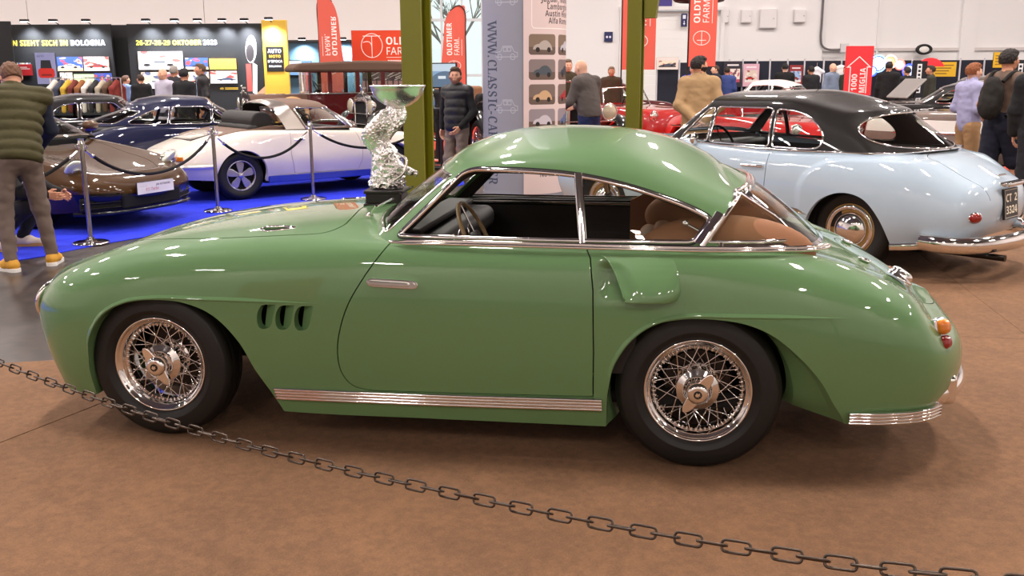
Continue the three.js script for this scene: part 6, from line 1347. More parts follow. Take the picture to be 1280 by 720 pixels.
    if (o.beard) part('beard', surfaceNet((x, y, z) => { const [a, b, c] = toHead(x, y, z); return Math.max(face(a, b, c) - .004 - .003 * perlin.noise(a * 120, b * 120, c * 120), b + .026 - .02 * smooth(.02, .07, Math.abs(a)) - (Math.abs(a) < .026 && b > -.06 && c > .05 ? -.02 : 0), -(b + .12), -c - .02); }, hl, hh, fine ? .006 : .012), std(o.beard, .75), g);
  }
  // ---- clothes: shells that follow the body, ending at neckline, cuffs and hems
  const fold = (x, y, z, k = 1) => k * (.006 * perlin.noise(x * 9, y * 16, z * 9) + .004 * perlin.noise(x * 20 + 7, y * 26, z * 20));
  const hem = o.top?.hem ?? .86;
  const shell = (name, spec, base) => {
    const e = spec.e ?? .014, quilt = spec.quilt, sleeve = spec.sleeve ?? .98, keys = ['pelvis', 'chest', 'neck', 'shL', 'shR', ...(sleeve > 0 ? ['elL', 'elR', 'haL', 'haR'] : [])];
    const [l, h] = bounds(keys, .16 + e), floor = spec.hem ?? hem; l[1] = Math.max(l[1], Math.min(floor, J.haL[1], J.haR[1]) - .08);
    const geo = surfaceNet((x, y, z) => {
      const ax = (x - J.pelvis[0]) * up[0] + (y - J.pelvis[1]) * up[1] + (z - J.pelvis[2]) * up[2] + J.pelvis[1];     // height along the trunk
      let t = torso(x, y, z, e); if (spec.skirt) t = smin(t, trunkBlob(x, y, z, add3(J.pelvis, up, -.06), [.185 + e, .2, .135 + e]), .05);
      if (spec.loose) t = smin(t, trunkBlob(x, y, z, mix3(J.pelvis, J.chest, .45), [.155 * bx + spec.loose, .36, .108 * bx + spec.loose]), .05);
      if (quilt) t += (spec.quiltDepth || .016) * (1 - Math.pow(Math.abs(Math.sin(ax * Math.PI / quilt)), .55)) - (spec.quiltDepth || .016) / 2;
      t = Math.max(t, floor - ax);
      if (sleeve > 0) for (const s of 'LR') t = smin(t, arm(x, y, z, s, e * .8 + .004, sleeve), .05);
      t = smin(t, bone(x, y, z, J.neck, mix3(J.neck, J.head, spec.collar ?? .22), .066 + e * .6, .062 + e * .5), .03);
      return Math.max(t + fold(x, y, z, spec.fold ?? 1), -bone(x, y, z, add3(J.neck, sub3(J.head, J.neck), .05), add3(J.head, up, .1), .057, .08), spec.open ? -Math.max(Math.abs((x - J.chest[0]) * side[0] + (z - J.chest[2]) * side[2]) - spec.open, -((x - J.chest[0]) * fwd[0] + (z - J.chest[2]) * fwd[2])) : -9);
    }, l, h, spec.cell || cell);
    return part(name, geo, spec.mat, g);
  };
  if (o.bottom) {
    const b = o.bottom, to = b.to ?? .985, [l, h] = bounds(['pelvis', 'waist', 'hipL', 'hipR', 'knL', 'knR', ...(to > .6 ? ['anL', 'anR'] : [])], .2), e = b.e ?? .014;
    part(b.name || 'trousers', surfaceNet((x, y, z) => {
      let d = trunkBlob(x, y, z, J.pelvis, [.162 * bx + e, .14 + e, .116 * bx + e]);
      d = Math.max(smin(d, trunkBlob(x, y, z, J.waist, [.138 * bx + e * .8, .17, .1 * bx + e * .8]), .05), (y - J.waist[1]) - .0);
      let q = 9; for (const s of 'LR') q = Math.min(q, leg(x, y, z, s, e + (b.wide || 0), to));
      return smin(d, q, .045) + fold(x, y, z, b.fold ?? 1.3);
    }, l, h, cell), b.mat, g);
  }
  for (const [name, spec] of o.layers || []) shell(name, spec);
  for (const s of 'LR') if (o.shoe) {
    const A = J['an' + s], K = J['kn' + s], f = o['foot' + s] || .12 * (s === 'L' ? 1 : -1), dx = Math.sin(f), dz = Math.cos(f), heel = A[1] - .085;
    const p = (l, y, w = 0) => [A[0] + dx * l + dz * w, heel + y, A[2] + dz * l - dx * w];
    const sh = new THREE.Group(); sh.name = 'shoe'; g.add(sh);
    part('upper', surfaceNet((x, y, z) => { let d = bone(x, y, z, p(-.035, .05), p(.06, .06), .042, .046); d = smin(d, bone(x, y, z, p(.06, .045), p(.17, .036), .046, .034), .03); d = smin(d, bone(x, y, z, p(-.02, .06), p(0, .105), .042, .045), .03); return Math.max(d, heel + .022 - y, y - heel - .118); }, add3(A, [-.26, -.1, -.26]), add3(A, [.26, .08, .26]), fine ? .009 : .016), o.shoe, sh);
    const out = curve2([[-.08, 0], [-.06, .036], [.03, .036], [.12, .05], [.19, .035], [.208, 0], [.19, -.032], [.1, -.04], [.02, -.034], [-.06, -.036]], 3, true);
    part('sole', extrude(out, .028, .003).rotateX(-Math.PI / 2).rotateY(f - Math.PI / 2).translate(A[0], heel + .0, A[2]), o.sole || M.white, sh);
  }
  g.userData.J = undefined; delete g.userData.J;
  return { g, J, toHead, fromHead };
}
const cloth = (c, r = .9) => std(c, r);
const P3 = (x, z, y = 0) => [x, y, z];
{ // the man in the olive waistcoat, bent forward over the rope with his back to us
  const lean = { pelvis: [.03, .945, -.03], waist: [.0, 1.07, .02], chest: [-.03, 1.26, .10], neck: [-.05, 1.425, .19], head: [-.06, 1.55, .27], shL: [.14, 1.37, .17], shR: [-.235, 1.385, .13], elL: [.20, 1.11, .22], haL: [.12, .93, .36], elR: [-.29, 1.12, .13], haR: [-.22, .95, .33], hipL: [.115, .91, -.03], hipR: [-.06, .91, -.03], knL: [.16, .5, -.0], anL: [.165, .085, -.07], knR: [-.12, .5, .03], anR: [-.17, .085, .02] };
  const p = person({ label: 'man in an olive quilted waistcoat, grey jeans and yellow trainers, seen from behind', pos: P3(-4.33, -2.74), turn: -2.3, pose: lean, fine: 1, h: 1.78, stout: 1.08, nod: .5, hair: 0x6b4a35, hairStyle: 'crop', skin: SKIN[0], shoe: cloth(0xd29a32, .7), sole: M.white, footL: .35, footR: -.5,
    bottom: { mat: cloth(0x6e5f57), e: .012 }, layers: [['sweater', { mat: cloth(0x131a2e), e: .01, sleeve: .97, hem: .9 }], ['waistcoat', { mat: cloth(0x3f3a17, .75), e: .034, sleeve: 0, quilt: .085, hem: .86, collar: .3, fold: .6 }]] });
}
{ // crouching person behind him
  const cr = { pelvis: [0, .36, -.1], waist: [0, .48, -.04], chest: [0, .66, .06], neck: [0, .82, .14], head: [0, .95, .2], shL: [.17, .77, .12], shR: [-.17, .77, .12], elL: [.24, .56, .26], haL: [.16, .5, .46], elR: [-.24, .56, .26], haR: [-.14, .52, .46], hipL: [.1, .33, -.1], hipR: [-.1, .33, -.1], knL: [.17, .5, .28], anL: [.14, .085, .06], knR: [-.17, .42, .3], anR: [-.13, .085, -.06] };
  person({ label: 'crouching person in black with pale trainers behind the legs of the man in olive', pos: P3(-5.12, -3.5), turn: 1.75, pose: cr, fine: 1, hair: 0x2a1d16, skin: SKIN[1], shoe: cloth(0xd8c9b6, .7), sole: cloth(0xb98e52, .7), bottom: { mat: cloth(0x121011) }, layers: [['jacket', { mat: cloth(0x141214), e: .02, hem: .28 }]] });
}
{ // man in the black padded waistcoat walking towards us
  const w = { knL: [.12, .5, .07], anL: [.16, .09, -.06], knR: [-.08, .5, .1], anR: [-.1, .085, .16], elL: [.265, 1.15, -.03], haL: [.16, .95, .16], elR: [-.26, 1.15, -.06], haR: [-.27, .92, -.03] };
  person({ label: 'bearded man in a black padded waistcoat left of the printed column', pos: H(-.72, 12.9), turn: HTURN - .55, look: .5, pose: w, fine: 1, h: 1.68, stout: .98, hair: 0x4a3423, hairStyle: 'short', beard: 0x9a6f58, skin: SKIN[0], shoe: cloth(0x2a2420), sole: M.white, bottom: { mat: cloth(0x75675e) }, layers: [['sweater', { mat: cloth(0x0f0f12), e: .012, hem: .92 }], ['waistcoat', { mat: std(0x15161b, .5), e: .024, loose: .04, sleeve: 0, quilt: .11, quiltDepth: .011, hem: .88, collar: .3, fold: .5 }]] });
  person({ label: 'bald man in a grey jumper and blue jeans bending towards the vintage sports car', pos: H(1.17, 14.6), turn: HTURN + Math.PI + .75, pose: { chest: [0, 1.28, .05], neck: [0, 1.45, .09], head: [0, 1.585, .17], shL: [.18, 1.4, .06], shR: [-.18, 1.4, .06], elL: [.26, 1.13, .14], haL: [.12, 1.05, .38], elR: [-.26, 1.13, .12], haR: [-.12, 1.05, .38] }, fine: 1, h: 1.83, stout: 1.08, nod: .4, skin: SKIN[2], shoe: M.black, bottom: { mat: cloth(0x232f5c) }, layers: [['undershirt', { mat: cloth(0x121214), e: .016, hem: .83, sleeve: .3 }], ['jumper', { mat: cloth(0x5d5653), e: .022, loose: .04, hem: .89 }]] });
  person({ label: 'dark haired bearded man in a beige coat, hands clasped behind his back', pos: H(2.42, 12.6), turn: HTURN + Math.PI - .1, look: -1.1, pose: { elL: [.26, 1.15, -.12], haL: [.06, .98, -.2], elR: [-.26, 1.15, -.12], haR: [-.05, .95, -.21] }, fine: 1, h: 1.80, stout: .98, hair: 0x1c1412, beard: 0x2a1d18, skin: SKIN[1], shoe: M.black, bottom: { mat: cloth(0x3a3532) }, layers: [['coat', { mat: cloth(0xa98a63), e: .022, loose: .065, hem: .55, skirt: true, collar: .46 }]] });
  person({ label: 'boy in a lilac hoodie and sand trousers, in side view at the right', pos: H(6.02, 12.8), turn: HTURN + 1.75, pose: { elL: [.24, 1.15, -.06], haL: [.12, 1.06, .24], elR: [-.24, 1.15, -.05], haR: [-.1, 1.05, .24] }, fine: 1, h: 1.70, stout: .95, hair: 0x8a4f2b, skin: SKIN[2], shoe: M.white, bottom: { mat: cloth(0xa8835c), wide: .014 }, layers: [['hoodie', { mat: cloth(0xa6a5c9), e: .02, loose: .04, hem: .85, collar: .5, fold: 1 }]] });
  const b = person({ label: 'dark haired man in a brown T-shirt and navy shorts carrying a black backpack', pos: H(5.86, 11.6), turn: HTURN + 2.0, look: -.15, pose: { elL: [.25, 1.14, -.08], haL: [.26, .9, .06], elR: [-.25, 1.14, -.02], haR: [-.25, .9, .12], knR: [-.1, .52, .14], anR: [-.1, .09, .12], knL: [.1, .5, -.06], anL: [.1, .14, -.26] }, fine: 1, h: 1.84, stout: 1.0, hair: 0x1f1613, hairStyle: 'mop', skin: SKIN[1], shoe: M.black, bottom: { name: 'shorts', mat: cloth(0x0f1226), to: .5, wide: .03, e: .018 }, layers: [['t_shirt', { mat: cloth(0x6b574b), e: .014, sleeve: .36, hem: .9, collar: .08 }]] });
  const pack = thing('backpack', 'black backpack on the back of the man in the brown T-shirt', 'backpack', H(5.86, 11.6), HTURN + 2.0); pack.scale.setScalar(1.84 / 1.75);
  const pm = cloth(0x17130f, .85);
  part('bag', surfaceNet((x, y, z) => { let d = blob(x, y, z, [0, 1.22, -.21], [.145, .24, .09]); d = smin(d, blob(x, y, z, [0, 1.12, -.27], [.115, .12, .055]), .04); return d + .006 * perlin.noise(x * 18, y * 18, z * 18); }, [-.22, .9, -.44], [.22, 1.54, -.08], .014), pm, pack);
  for (const s of [-1, 1]) part('strap', tube([[s * .1, 1.4, -.18], [s * .13, 1.5, -.06], [s * .14, 1.46, .08], [s * .15, 1.28, .15], [s * .18, 1.1, .05], [s * .15, 1.02, -.14]], .022, 40, 8), pm, pack);
  person({ label: 'person in a dark jacket cut off by the right edge of the frame', pos: H(5.62, 10.35), turn: HTURN + 2.4, fine: 1, h: 1.8, hair: 0x2b211c, skin: SKIN[0], shoe: M.black, bottom: { mat: cloth(0x22232a) }, layers: [['jacket', { mat: cloth(0x191a1d), e: .03, hem: .84 }]] });
}
// the visitors further back
{
  const far = (label, r, d, turn, top, bottom, hair, extra = {}) => person({ label, pos: H(r, d), turn: HTURN + turn, hair, h: 1.72 + ((Math.abs(r * 7.3) % 1) * .14), skin: SKIN[Math.abs(Math.round(r * 3)) % 3], shoe: M.black, bottom: { mat: cloth(bottom) }, layers: [['top', { mat: cloth(top), e: .02, loose: .032, ...(extra.top || {}) }]], ...extra });
  far('young man in a pale blue shirt before the recess of the black wall', -9.5, 24.2, 2.4, 0x6f82ac, 0x20242c, 0x5b3c28, { h: 1.6 });
  far('young man in a black jacket beside the young man in pale blue', -8.9, 23.6, -2.6, 0x141316, 0x1c1b1e, 0x3a2216, { look: .3, h: 1.62 });
  far('bald man in a pale grey shirt before the black stand’s pictures', -7.0, 19.8, -.5, 0xb9b4c4, 0x33343c, null, { stout: 1.05 });
  far('grey haired visitor in a dark jacket turned to the picture wall', -7.2, 21, 3.0, 0x2c2a2f, 0x232228, 0x8d8780);
  far('man in a dark leather jacket over a pale blue shirt looking left', -6.27, 19.9, -1.1, 0x26242a, 0x2a3040, 0x5a4634, { layers: [['shirt', { mat: cloth(0xa9bddc), e: .012 }], ['jacket', { mat: std(0x201e22, .5), e: .032, open: .06 }]] });
  far('visitor wearing a black knitted hat with pale dots, behind the navy coupe', -6.39, 19.2, 2.8, 0x1a1a1d, 0x1c1c20, 0x0d0d10, { hairStyle: 'mop', h: 1.72 });
  far('grey haired man in black at the table beside the green post', -1.36, 18.3, 1.4, 0x121214, 0x1b1a1d, 0xb9b0a6, { h: 1.5 });
  far('man in a dark brown jacket behind the bald man', 1.09, 18.92, .2, 0x3d3320, 0x222226, 0x6b5a4a);
  far('small figure in a black shirt right of the printed column', 1.52, 27.0, 1.2, 0x121214, 0x1a1a1e, 0x1f1713);
  far('man in brown looking over the raised maroon bonnet', 2.35, 23.0, 0, 0x4a3b2a, 0x25252b, 0x8a7866);
  far('grey haired man in a bright blue jacket over a pale jumper', 3.89, 20.9, -.1, 0x2035c0, 0x2d2f38, 0xcfc6bd, { layers: [['jumper', { mat: cloth(0xb9b2a8), e: .014 }], ['jacket', { mat: cloth(0x2438c4), e: .03, open: .07 }]] });
  far('man in black between the blue jacket and the beige coat', 5.9, 28.6, 1.6, 0x131317, 0x1c1c22, 0x211712);
  far('man in dark blue right of the beige coat, before the dark stands', 5.7, 27.4, -1.4, 0x1d2230, 0x20222a, 0x4b3526);
  far('visitor in a blue patterned top before the dark stands', 6.2, 28.2, 2.9, 0x3a4a86, 0x22242c, 0x2a1c14);
  far('broad man in a black hooded jacket seen from behind above the black roof', 7.66, 27.5, 3.0, 0x0f0f11, 0x17171a, 0x15100d, { stout: 1.2 });
  far('man in dark grey seen from behind, right of the man in black', 8.4, 27.5, -2.9, 0x1e1d21, 0x1a1a1e, 0x1d1512, { stout: 1.15 });
  far('bald visitor in a grey-blue shirt near the white coat', 8.6, 26.3, .6, 0x77849a, 0x262830, null);
  far('visitor in dark green next to the red banner', 9.35, 27.4, -.7, 0x2e3326, 0x202126, 0x3b281c);
  far('man in a black jacket under the neon signs', 9.3, 24.2, 2.6, 0x121214, 0x1a1a1e, 0x1a1310);
  far('man with tattooed dark sleeves facing the neon signs', 10.0, 24.8, -2.8, 0x17171a, 0x18181c, 0x2a1f19, { stout: 1.12 });
  far('visitor in an olive top by the black and white banner', 10.3, 24.1, -1.8, 0x35352c, 0x202024, 0x33251c);
}

// ---------------------------------------------------------------- stands, signs, banners, columns
const PX = (px, d) => (px - 640) * d / 1228;                 // metres to the right at distance d, as surveyed from the photograph
const board = (w, h, t = .04) => rbox(w, h, t, .006);
function printFace(w, h, tex, o = {}) { const m = new THREE.Mesh(); const mat = std(0xffffff, o.rough ?? .6, { map: tex, ...(o.mat || {}) }); return [new THREE.PlaneGeometry(w, h), mat]; }
// a flat print on a board: thing > board, print
function sign(name, label, category, w, h, tex, pos, turn, o = {}) {
  const g = thing(name, label, category, pos, turn, o.group);
  part('board', board(w, h, o.t || .04), o.edge || M.black, g);
  const [geo, mat] = printFace(w - .004, h - .004, tex, o); part('print', geo.translate(0, 0, (o.t || .04) / 2 + .002), mat, g);
  return g;
}
// little pictures of cars and people for picture walls: flat prints
function picture(g, x, y, w, h, seed) {
  const r = mulberry(seed), pal = [['#d8c4b4', '#8e2f2b', '#e7ddd6'], ['#2f4c9e', '#c93a2c', '#d9b08a'], ['#e9d9cf', '#5d2c35', '#b8475e'], ['#9db6d8', '#5b6f9a', '#e8e4de'], ['#ead7c0', '#b03a2e', '#393338'], ['#c9b49a', '#293a66', '#f0e8df']][Math.floor(r() * 6)];
  g.save(); g.beginPath(); g.rect(x, y, w, h); g.clip(); g.fillStyle = pal[0]; g.fillRect(x, y, w, h);
  for (let k = 0; k < 14; k++) { g.fillStyle = pal[Math.floor(r() * 3)]; g.globalAlpha = .75; g.beginPath(); g.ellipse(x + r() * w, y + r() * h * .6, w * (.04 + r() * .12), h * (.05 + r() * .14), r() * 3, 0, 7); g.fill(); }
  g.globalAlpha = 1; g.fillStyle = pal[2]; g.fillRect(x, y + h * .78, w, h * .22);
  const cx = x + w * (.4 + r() * .2), cy = y + h * .68, s = Math.min(w, h * 1.8) * (.34 + r() * .12); g.fillStyle = ['#c8231f', '#e8e2dc', '#a7312c', '#31415f'][Math.floor(r() * 4)];
  g.beginPath(); g.moveTo(cx - s, cy + s * .16); g.quadraticCurveTo(cx - s * 1.05, cy - s * .08, cx - s * .5, cy - s * .12); g.quadraticCurveTo(cx - s * .2, cy - s * .42, cx + s * .2, cy - s * .4); g.quadraticCurveTo(cx + s * .5, cy - s * .34, cx + s * .62, cy - s * .12); g.quadraticCurveTo(cx + s * 1.1, cy - s * .1, cx + s, cy + s * .16); g.closePath(); g.fill();
  g.fillStyle = '#191514'; for (const k of [-.58, .58]) { g.beginPath(); g.arc(cx + s * k, cy + s * .14, s * .17, 0, 7); g.fill(); } g.fillStyle = '#39404a'; g.fillRect(cx - s * .22, cy - s * .33, s * .55, s * .18);
  g.restore();
}
const FONT = 'sans-serif', SERIF = 'serif';
function spot(pos, aim, power, name, label, turn) {          // display spotlight on a bracket: fitting, glowing lens, light just before the lens
  const g = thing(name, label, 'lamp', pos, turn, 'display spotlights along the tops of the stands');
  part('arm', rod([0, -.05, -.28], [0, .02, 0], .012, 8), M.darkMetal, g); part('head', rbox(.2, .06, .12, .015, 0, .035, .02), M.darkMetal, g);
  part('lens', box(.17, .012, .09, 0, 0, .02), std(0xffffff, .4, { emissive: 0xe8f4ff, emissiveIntensity: 6 }), g);
  const l = new THREE.SpotLight(0xe9f2ff, power, 6, 1.05, 1, 2); const c = Math.cos(turn), s = Math.sin(turn);
  l.position.set(pos[0] + s * .02, pos[1] - .012, pos[2] + c * .02); l.target.position.set(...aim); scene.add(l, l.target); l.castShadow = false; l.shadow.radius = 5;
}
{ // ---- black exhibition stand with picture walls
  const D = 25, top = 2.86, wallM = std(0x0e0d0e, .6), st = thing('exhibition_stand', 'black exhibition stand wall with yellow lettering along the left back of the hall', 'stand', H(0, 0), HTURN);
  const seg = (name, px0, px1, d0, d1, h = top) => { const a = PX(px0, d0), b = PX(px1, d1), L = Math.hypot(b - a, d1 - d0); return part(name, box(L, h, .08).rotateY(Math.atan2(d1 - d0, b - a)).translate((a + b) / 2, h / 2, -(d0 + d1) / 2), wallM, st); };
  seg('pillar_panel', -60, 22, 24.2, 24.2, 2.9); seg('wall_panel', 20, 146, D, D); seg('recess_panel', 143, 169, D + .4, D + .4); seg('wall_panel', 166, 335, D, D);
  const lettering = (px0, px1, y, h, parts) => { const w = PX(px1, D) - PX(px0, D), W = 1024, Hh = Math.round(1024 * h / w), t = printTex(W, Hh, g => { g.fillStyle = '#0e0d0e'; g.fillRect(0, 0, W, Hh); let f = Hh * .95; g.font = `bold ${f}px ${FONT}`; const total = parts.reduce((a, p) => a + g.measureText(p[0]).width, 0); f *= Math.min(1, W * .985 / total); g.font = `bold ${f}px ${FONT}`; let x = 6; for (const [s, c] of parts) { g.fillStyle = c; g.fillText(s, x, Hh * .5 + f * .36); x += g.measureText(s).width; } }); const [geo, m] = printFace(w, h, t); part('lettering', geo.translate((PX(px0, D) + PX(px1, D)) / 2, y, -D + .045), m, st); };
  lettering(8, 139, 2.41, .20, [['MAN SIEHT SICH IN ', '#f2cf3e'], ['BOLOGNA', '#ffffff']]);
  lettering(175, 298, 2.405, .17, [['26-27-28-29 OKTOBER ', '#f2cf3e'], ['2023', '#ffffff']]);
  // pictures mounted on the walls
  const atlas = printTex(1024, 1024, g => { for (let k = 0; k < 16; k++) picture(g, (k % 4) * 256, Math.floor(k / 4) * 256, 256, 256, 100 + k); });
  const pic = (x0, x1, y0, y1, k, m) => { const a = PX(x0, D), b = PX(x1, D), ya = 1.587 + (92 - y1) * D / 1228, yb = 1.587 + (92 - y0) * D / 1228, g = box(b - a - .02, yb - ya - .02, .03); const uv = g.attributes.uv; for (let q = 0; q < uv.count; q++) uv.setXY(q, (k % 4 + uv.getX(q)) / 4, 1 - (Math.floor(k / 4) + 1 - uv.getY(q)) / 4); part('picture', g.translate((a + b) / 2, (ya + yb) / 2, -D + .06), m || picM, st); };
  const picM = std(0xffffff, .55, { map: atlas });
  [[76, 108, 68, 86], [109, 141, 68, 86], [78, 94, 87, 108], [121, 143, 88, 112], [26, 43, 75, 90], [177, 233, 62, 85], [235, 264, 70, 85], [179, 207, 87, 108], [208, 235, 87, 112], [236, 264, 87, 104], [265, 299, 86, 102]].forEach(([a, b, c, d], k) => pic(a, b, c, d, k));
  pic(95, 121, 89, 106, 12, std(0xb7cf93, .6)); pic(265, 299, 71, 85, 12, std(0xe3a63a, .6));
  const t1 = printTex(256, 384, g => { g.fillStyle = '#8e93bd'; g.fillRect(0, 0, 256, 384); g.fillStyle = '#565b8e'; g.font = `bold 34px ${FONT}`; g.fillText('AUTO', 24, 52); g.fillStyle = '#1b1a1e'; g.beginPath(); g.moveTo(56, 200); g.lineTo(70, 90); g.lineTo(190, 90); g.lineTo(204, 200); g.fill(); g.fillStyle = '#c8281c'; g.beginPath(); g.roundRect(22, 190, 212, 120, 40); g.fill(); g.fillStyle = '#7c120d'; g.fillRect(60, 262, 136, 22); });
  sign('picture_board', 'tall mauve picture board of a red sports car from the front, on the black stand', 'board', .5, .76, t1, H(PX(61, 24.6), 24.6, 1.78), HTURN, { t: .05 });
  const t2 = printTex(256, 64, g => { g.fillStyle = '#0d0c0d'; g.fillRect(0, 0, 256, 64); g.fillStyle = '#e8c23a'; g.font = `bold 42px ${FONT}`; g.fillText('40', 4, 46); g.fillRect(70, 16, 170, 10); g.fillRect(70, 34, 170, 10); });
  const [lg, lm] = printFace(.5, .11, t2); part('lettering', lg.translate(PX(288, D), 1.26, -D + .045), lm, st);
  const t3 = printTex(256, 256, g => { g.fillStyle = '#cf2d33'; g.fillRect(0, 0, 256, 256); g.fillStyle = '#f6e6e2'; g.fillRect(40, 60, 120, 20); g.fillRect(40, 96, 170, 20); });
  sign('red_board', 'small red notice board at the left of the black stand', 'board', .36, .28, t3, H(PX(35, 24.7), 24.7, 1.75), HTURN);
  // portrait of a figure with raised arms, flat print
  const t4 = printTex(256, 640, g => { g.fillStyle = '#131113'; g.fillRect(0, 0, 256, 640); g.fillStyle = '#d9c9bd'; g.beginPath(); g.ellipse(110, 150, 62, 96, .2, 0, 7); g.fill(); g.fillStyle = '#2a2324'; g.beginPath(); g.ellipse(96, 176, 46, 60, .1, 0, 7); g.fill(); g.fillStyle = '#a8433a'; g.fillRect(40, 250, 60, 190); g.fillStyle = '#e7d8ca'; g.beginPath(); g.moveTo(120, 240); g.lineTo(170, 260); g.lineTo(150, 460); g.lineTo(100, 450); g.fill(); g.fillStyle = '#d69b78'; g.beginPath(); g.moveTo(60, 500); g.lineTo(250, 400); g.lineTo(256, 470); g.lineTo(110, 570); g.fill(); });
  const pw = PX(334, D) - PX(306, D); const [pg, pm] = printFace(pw, 2.3, t4); part('figure_print', pg.translate(PX(320, D), 1.62, -D + .05), pm, st);
  // yellow end panel with its poster
  const yl = thing('advertising_stand', 'yellow end panel of the stand carrying a black and white poster', 'panel', H(PX(348, 24.6), 24.6, 0), HTURN);
  part('panel', rbox(PX(364, 24.6) - PX(333, 24.6), 2.92, .09, .01, 0, 1.46, 0), std(0xe0b53e, .6), yl);
  const t5 = printTex(256, 384, g => { g.fillStyle = '#161314'; g.fillRect(0, 0, 256, 384); g.fillStyle = '#fff'; g.font = `bold 78px ${FONT}`; g.textAlign = 'center'; g.fillText('AUTO', 128, 96); g.fillStyle = '#e2ab35'; g.font = `bold 62px ${FONT}`; g.fillText('MOTO', 128, 172); g.fillStyle = '#fff'; g.font = `bold 54px ${FONT}`; g.fillText("D'EPOCA", 128, 246); g.font = `bold 40px ${FONT}`; g.fillText('BOLOGNA', 128, 318); });
  part('poster', box(.42, .6, .012).translate(-.02, 1.98, .055), std(0xffffff, .5, { map: t5 }), yl);
  const whereabouts = ['leftmost of the display spotlights on the black wall, above the first letters', 'second display spotlight from the left on the black wall', 'third display spotlight from the left, above the white word', 'display spotlight above the first yellow dates', 'display spotlight above the middle of the yellow dates', 'display spotlight above the end of the yellow dates', 'display spotlight above the white year', 'display spotlight above the printed figure beside the yellow panel', 'display spotlight above the yellow panel']; let q = 0;
  for (const px of [47, 82, 122, 195, 230, 258, 288, 315, 345]) { const d = px < 335 ? D : 24.6, p = H(PX(px, d), d - .28, top + .05), a = H(PX(px, d), d - .05, 1.6); spot(p, a, 42, 'display_spotlight', whereabouts[q++], HTURN); }
  // clothes rail with garments in front of the stand
  const rail = thing('clothes_rail', 'clothes rail on castors behind the black saloon', 'rail', H(PX(108, 21), 21, 0), HTURN);
  part('frame', merge([rod([-.75, 0, 0], [-.75, 1.55, 0], .015), rod([.75, 0, 0], [.75, 1.55, 0], .015), rod([-.75, 1.55, 0], [.75, 1.55, 0], .015), rod([-.75, .06, -.25], [-.75, .06, .25], .015), rod([.75, .06, -.25], [.75, .06, .25], .015)]), M.chrome, rail);
  const gc = [0xd6cdbf, 0x3a3f52, 0xcaa53a, 0x6a2c22, 0x8e5a34, 0xd8d2c8, 0x2b2a2c, 0xb0a48f, 0x57402e, 0x7a2a24], gn = ['cream', 'slate blue', 'yellow', 'dark red', 'rust brown', 'off-white', 'black', 'stone grey', 'dark brown', 'crimson'];
  gc.forEach((c, k) => { const p = H(PX(108, 21) - .66 + k * .147, 21, 0), g = thing('garment', `${gn[k]} jacket hanging on the clothes rail behind the black saloon`, 'garment', p, HTURN + Math.PI / 2 - .25); part('cloth', surfaceNet((x, y, z) => { let d = blob(x, y, z, [0, 1.15, 0], [.17, .34, .055]); d = smin(d, bone(x, y, z, [0, 1.45, 0], [.2, 1.32, 0], .045, .05), .04); d = smin(d, bone(x, y, z, [.2, 1.32, 0], [.23, .86, 0], .05, .045), .04); d = smin(d, bone(x, y, z, [0, 1.45, 0], [-.2, 1.32, 0], .045, .05), .04); d = smin(d, bone(x, y, z, [-.2, 1.32, 0], [-.23, .86, 0], .05, .045), .04); return Math.max(d + .006 * perlin.noise(x * 14 + k, y * 9, z * 14), .82 - y); }, [-.32, .78, -.12], [.32, 1.54, .12], .022), cloth(c), g); part('hanger_hook', rod([0, 1.48, 0], [0, 1.57, 0], .005, 6), M.chrome, g); });
}
{ // ---- blue-grey stand behind the limousine, with a screen
  const D = 27.2, st = thing('exhibition_stand', 'blue-grey exhibition stand between the yellow panel and the orange sign', 'stand', H(0, 0), HTURN);
  part('wall_panel', box(PX(470, D) - PX(360, D), 2.46, .08).translate((PX(470, D) + PX(360, D)) / 2, 1.23, -D), std(0x3d5a6d, .7), st);
  part('cornice', box(PX(470, D) - PX(358, D), .07, .14).translate((PX(470, D) + PX(358, D)) / 2, 2.49, -D), std(0x2a2624, .6), st);
  for (const [px, s] of [[384, 'left'], [434, 'right']]) spot(H(PX(px, D), D - .28, 2.52), H(PX(px, D), D - .05, 1.4), 70, 'display_spotlight', `display spotlight above the ${s} half of the blue-grey stand`, HTURN);
  const sc = printTex(256, 160, g => { g.fillStyle = '#7fb2e6'; g.fillRect(0, 0, 256, 160); g.fillStyle = '#e4f0fb'; g.fillRect(0, 0, 150, 62); g.fillStyle = '#2d5f9f'; g.fillRect(150, 20, 90, 120); g.fillStyle = '#f4f8fc'; g.fillRect(20, 90, 100, 40); });
  const s = thing('wall_screen', 'bright blue wall screen on the blue-grey stand', 'screen', H(PX(378, D), D - .1, 1.78), HTURN);
  part('casing', rbox(.66, .42, .05, .01), M.black, s); part('display', new THREE.PlaneGeometry(.62, .38).translate(0, 0, .028), std(0x222222, .3, { emissive: 0xffffff, emissiveMap: sc, emissiveIntensity: 1.1 }), s);
  const l = new THREE.RectAreaLight(0x8fbcf0, 1.1, .62, .38), p = H(PX(378, D), D - .14, 1.78); l.position.set(...p); l.lookAt(...H(PX(378, D), 5, 1.78)); scene.add(l);
}
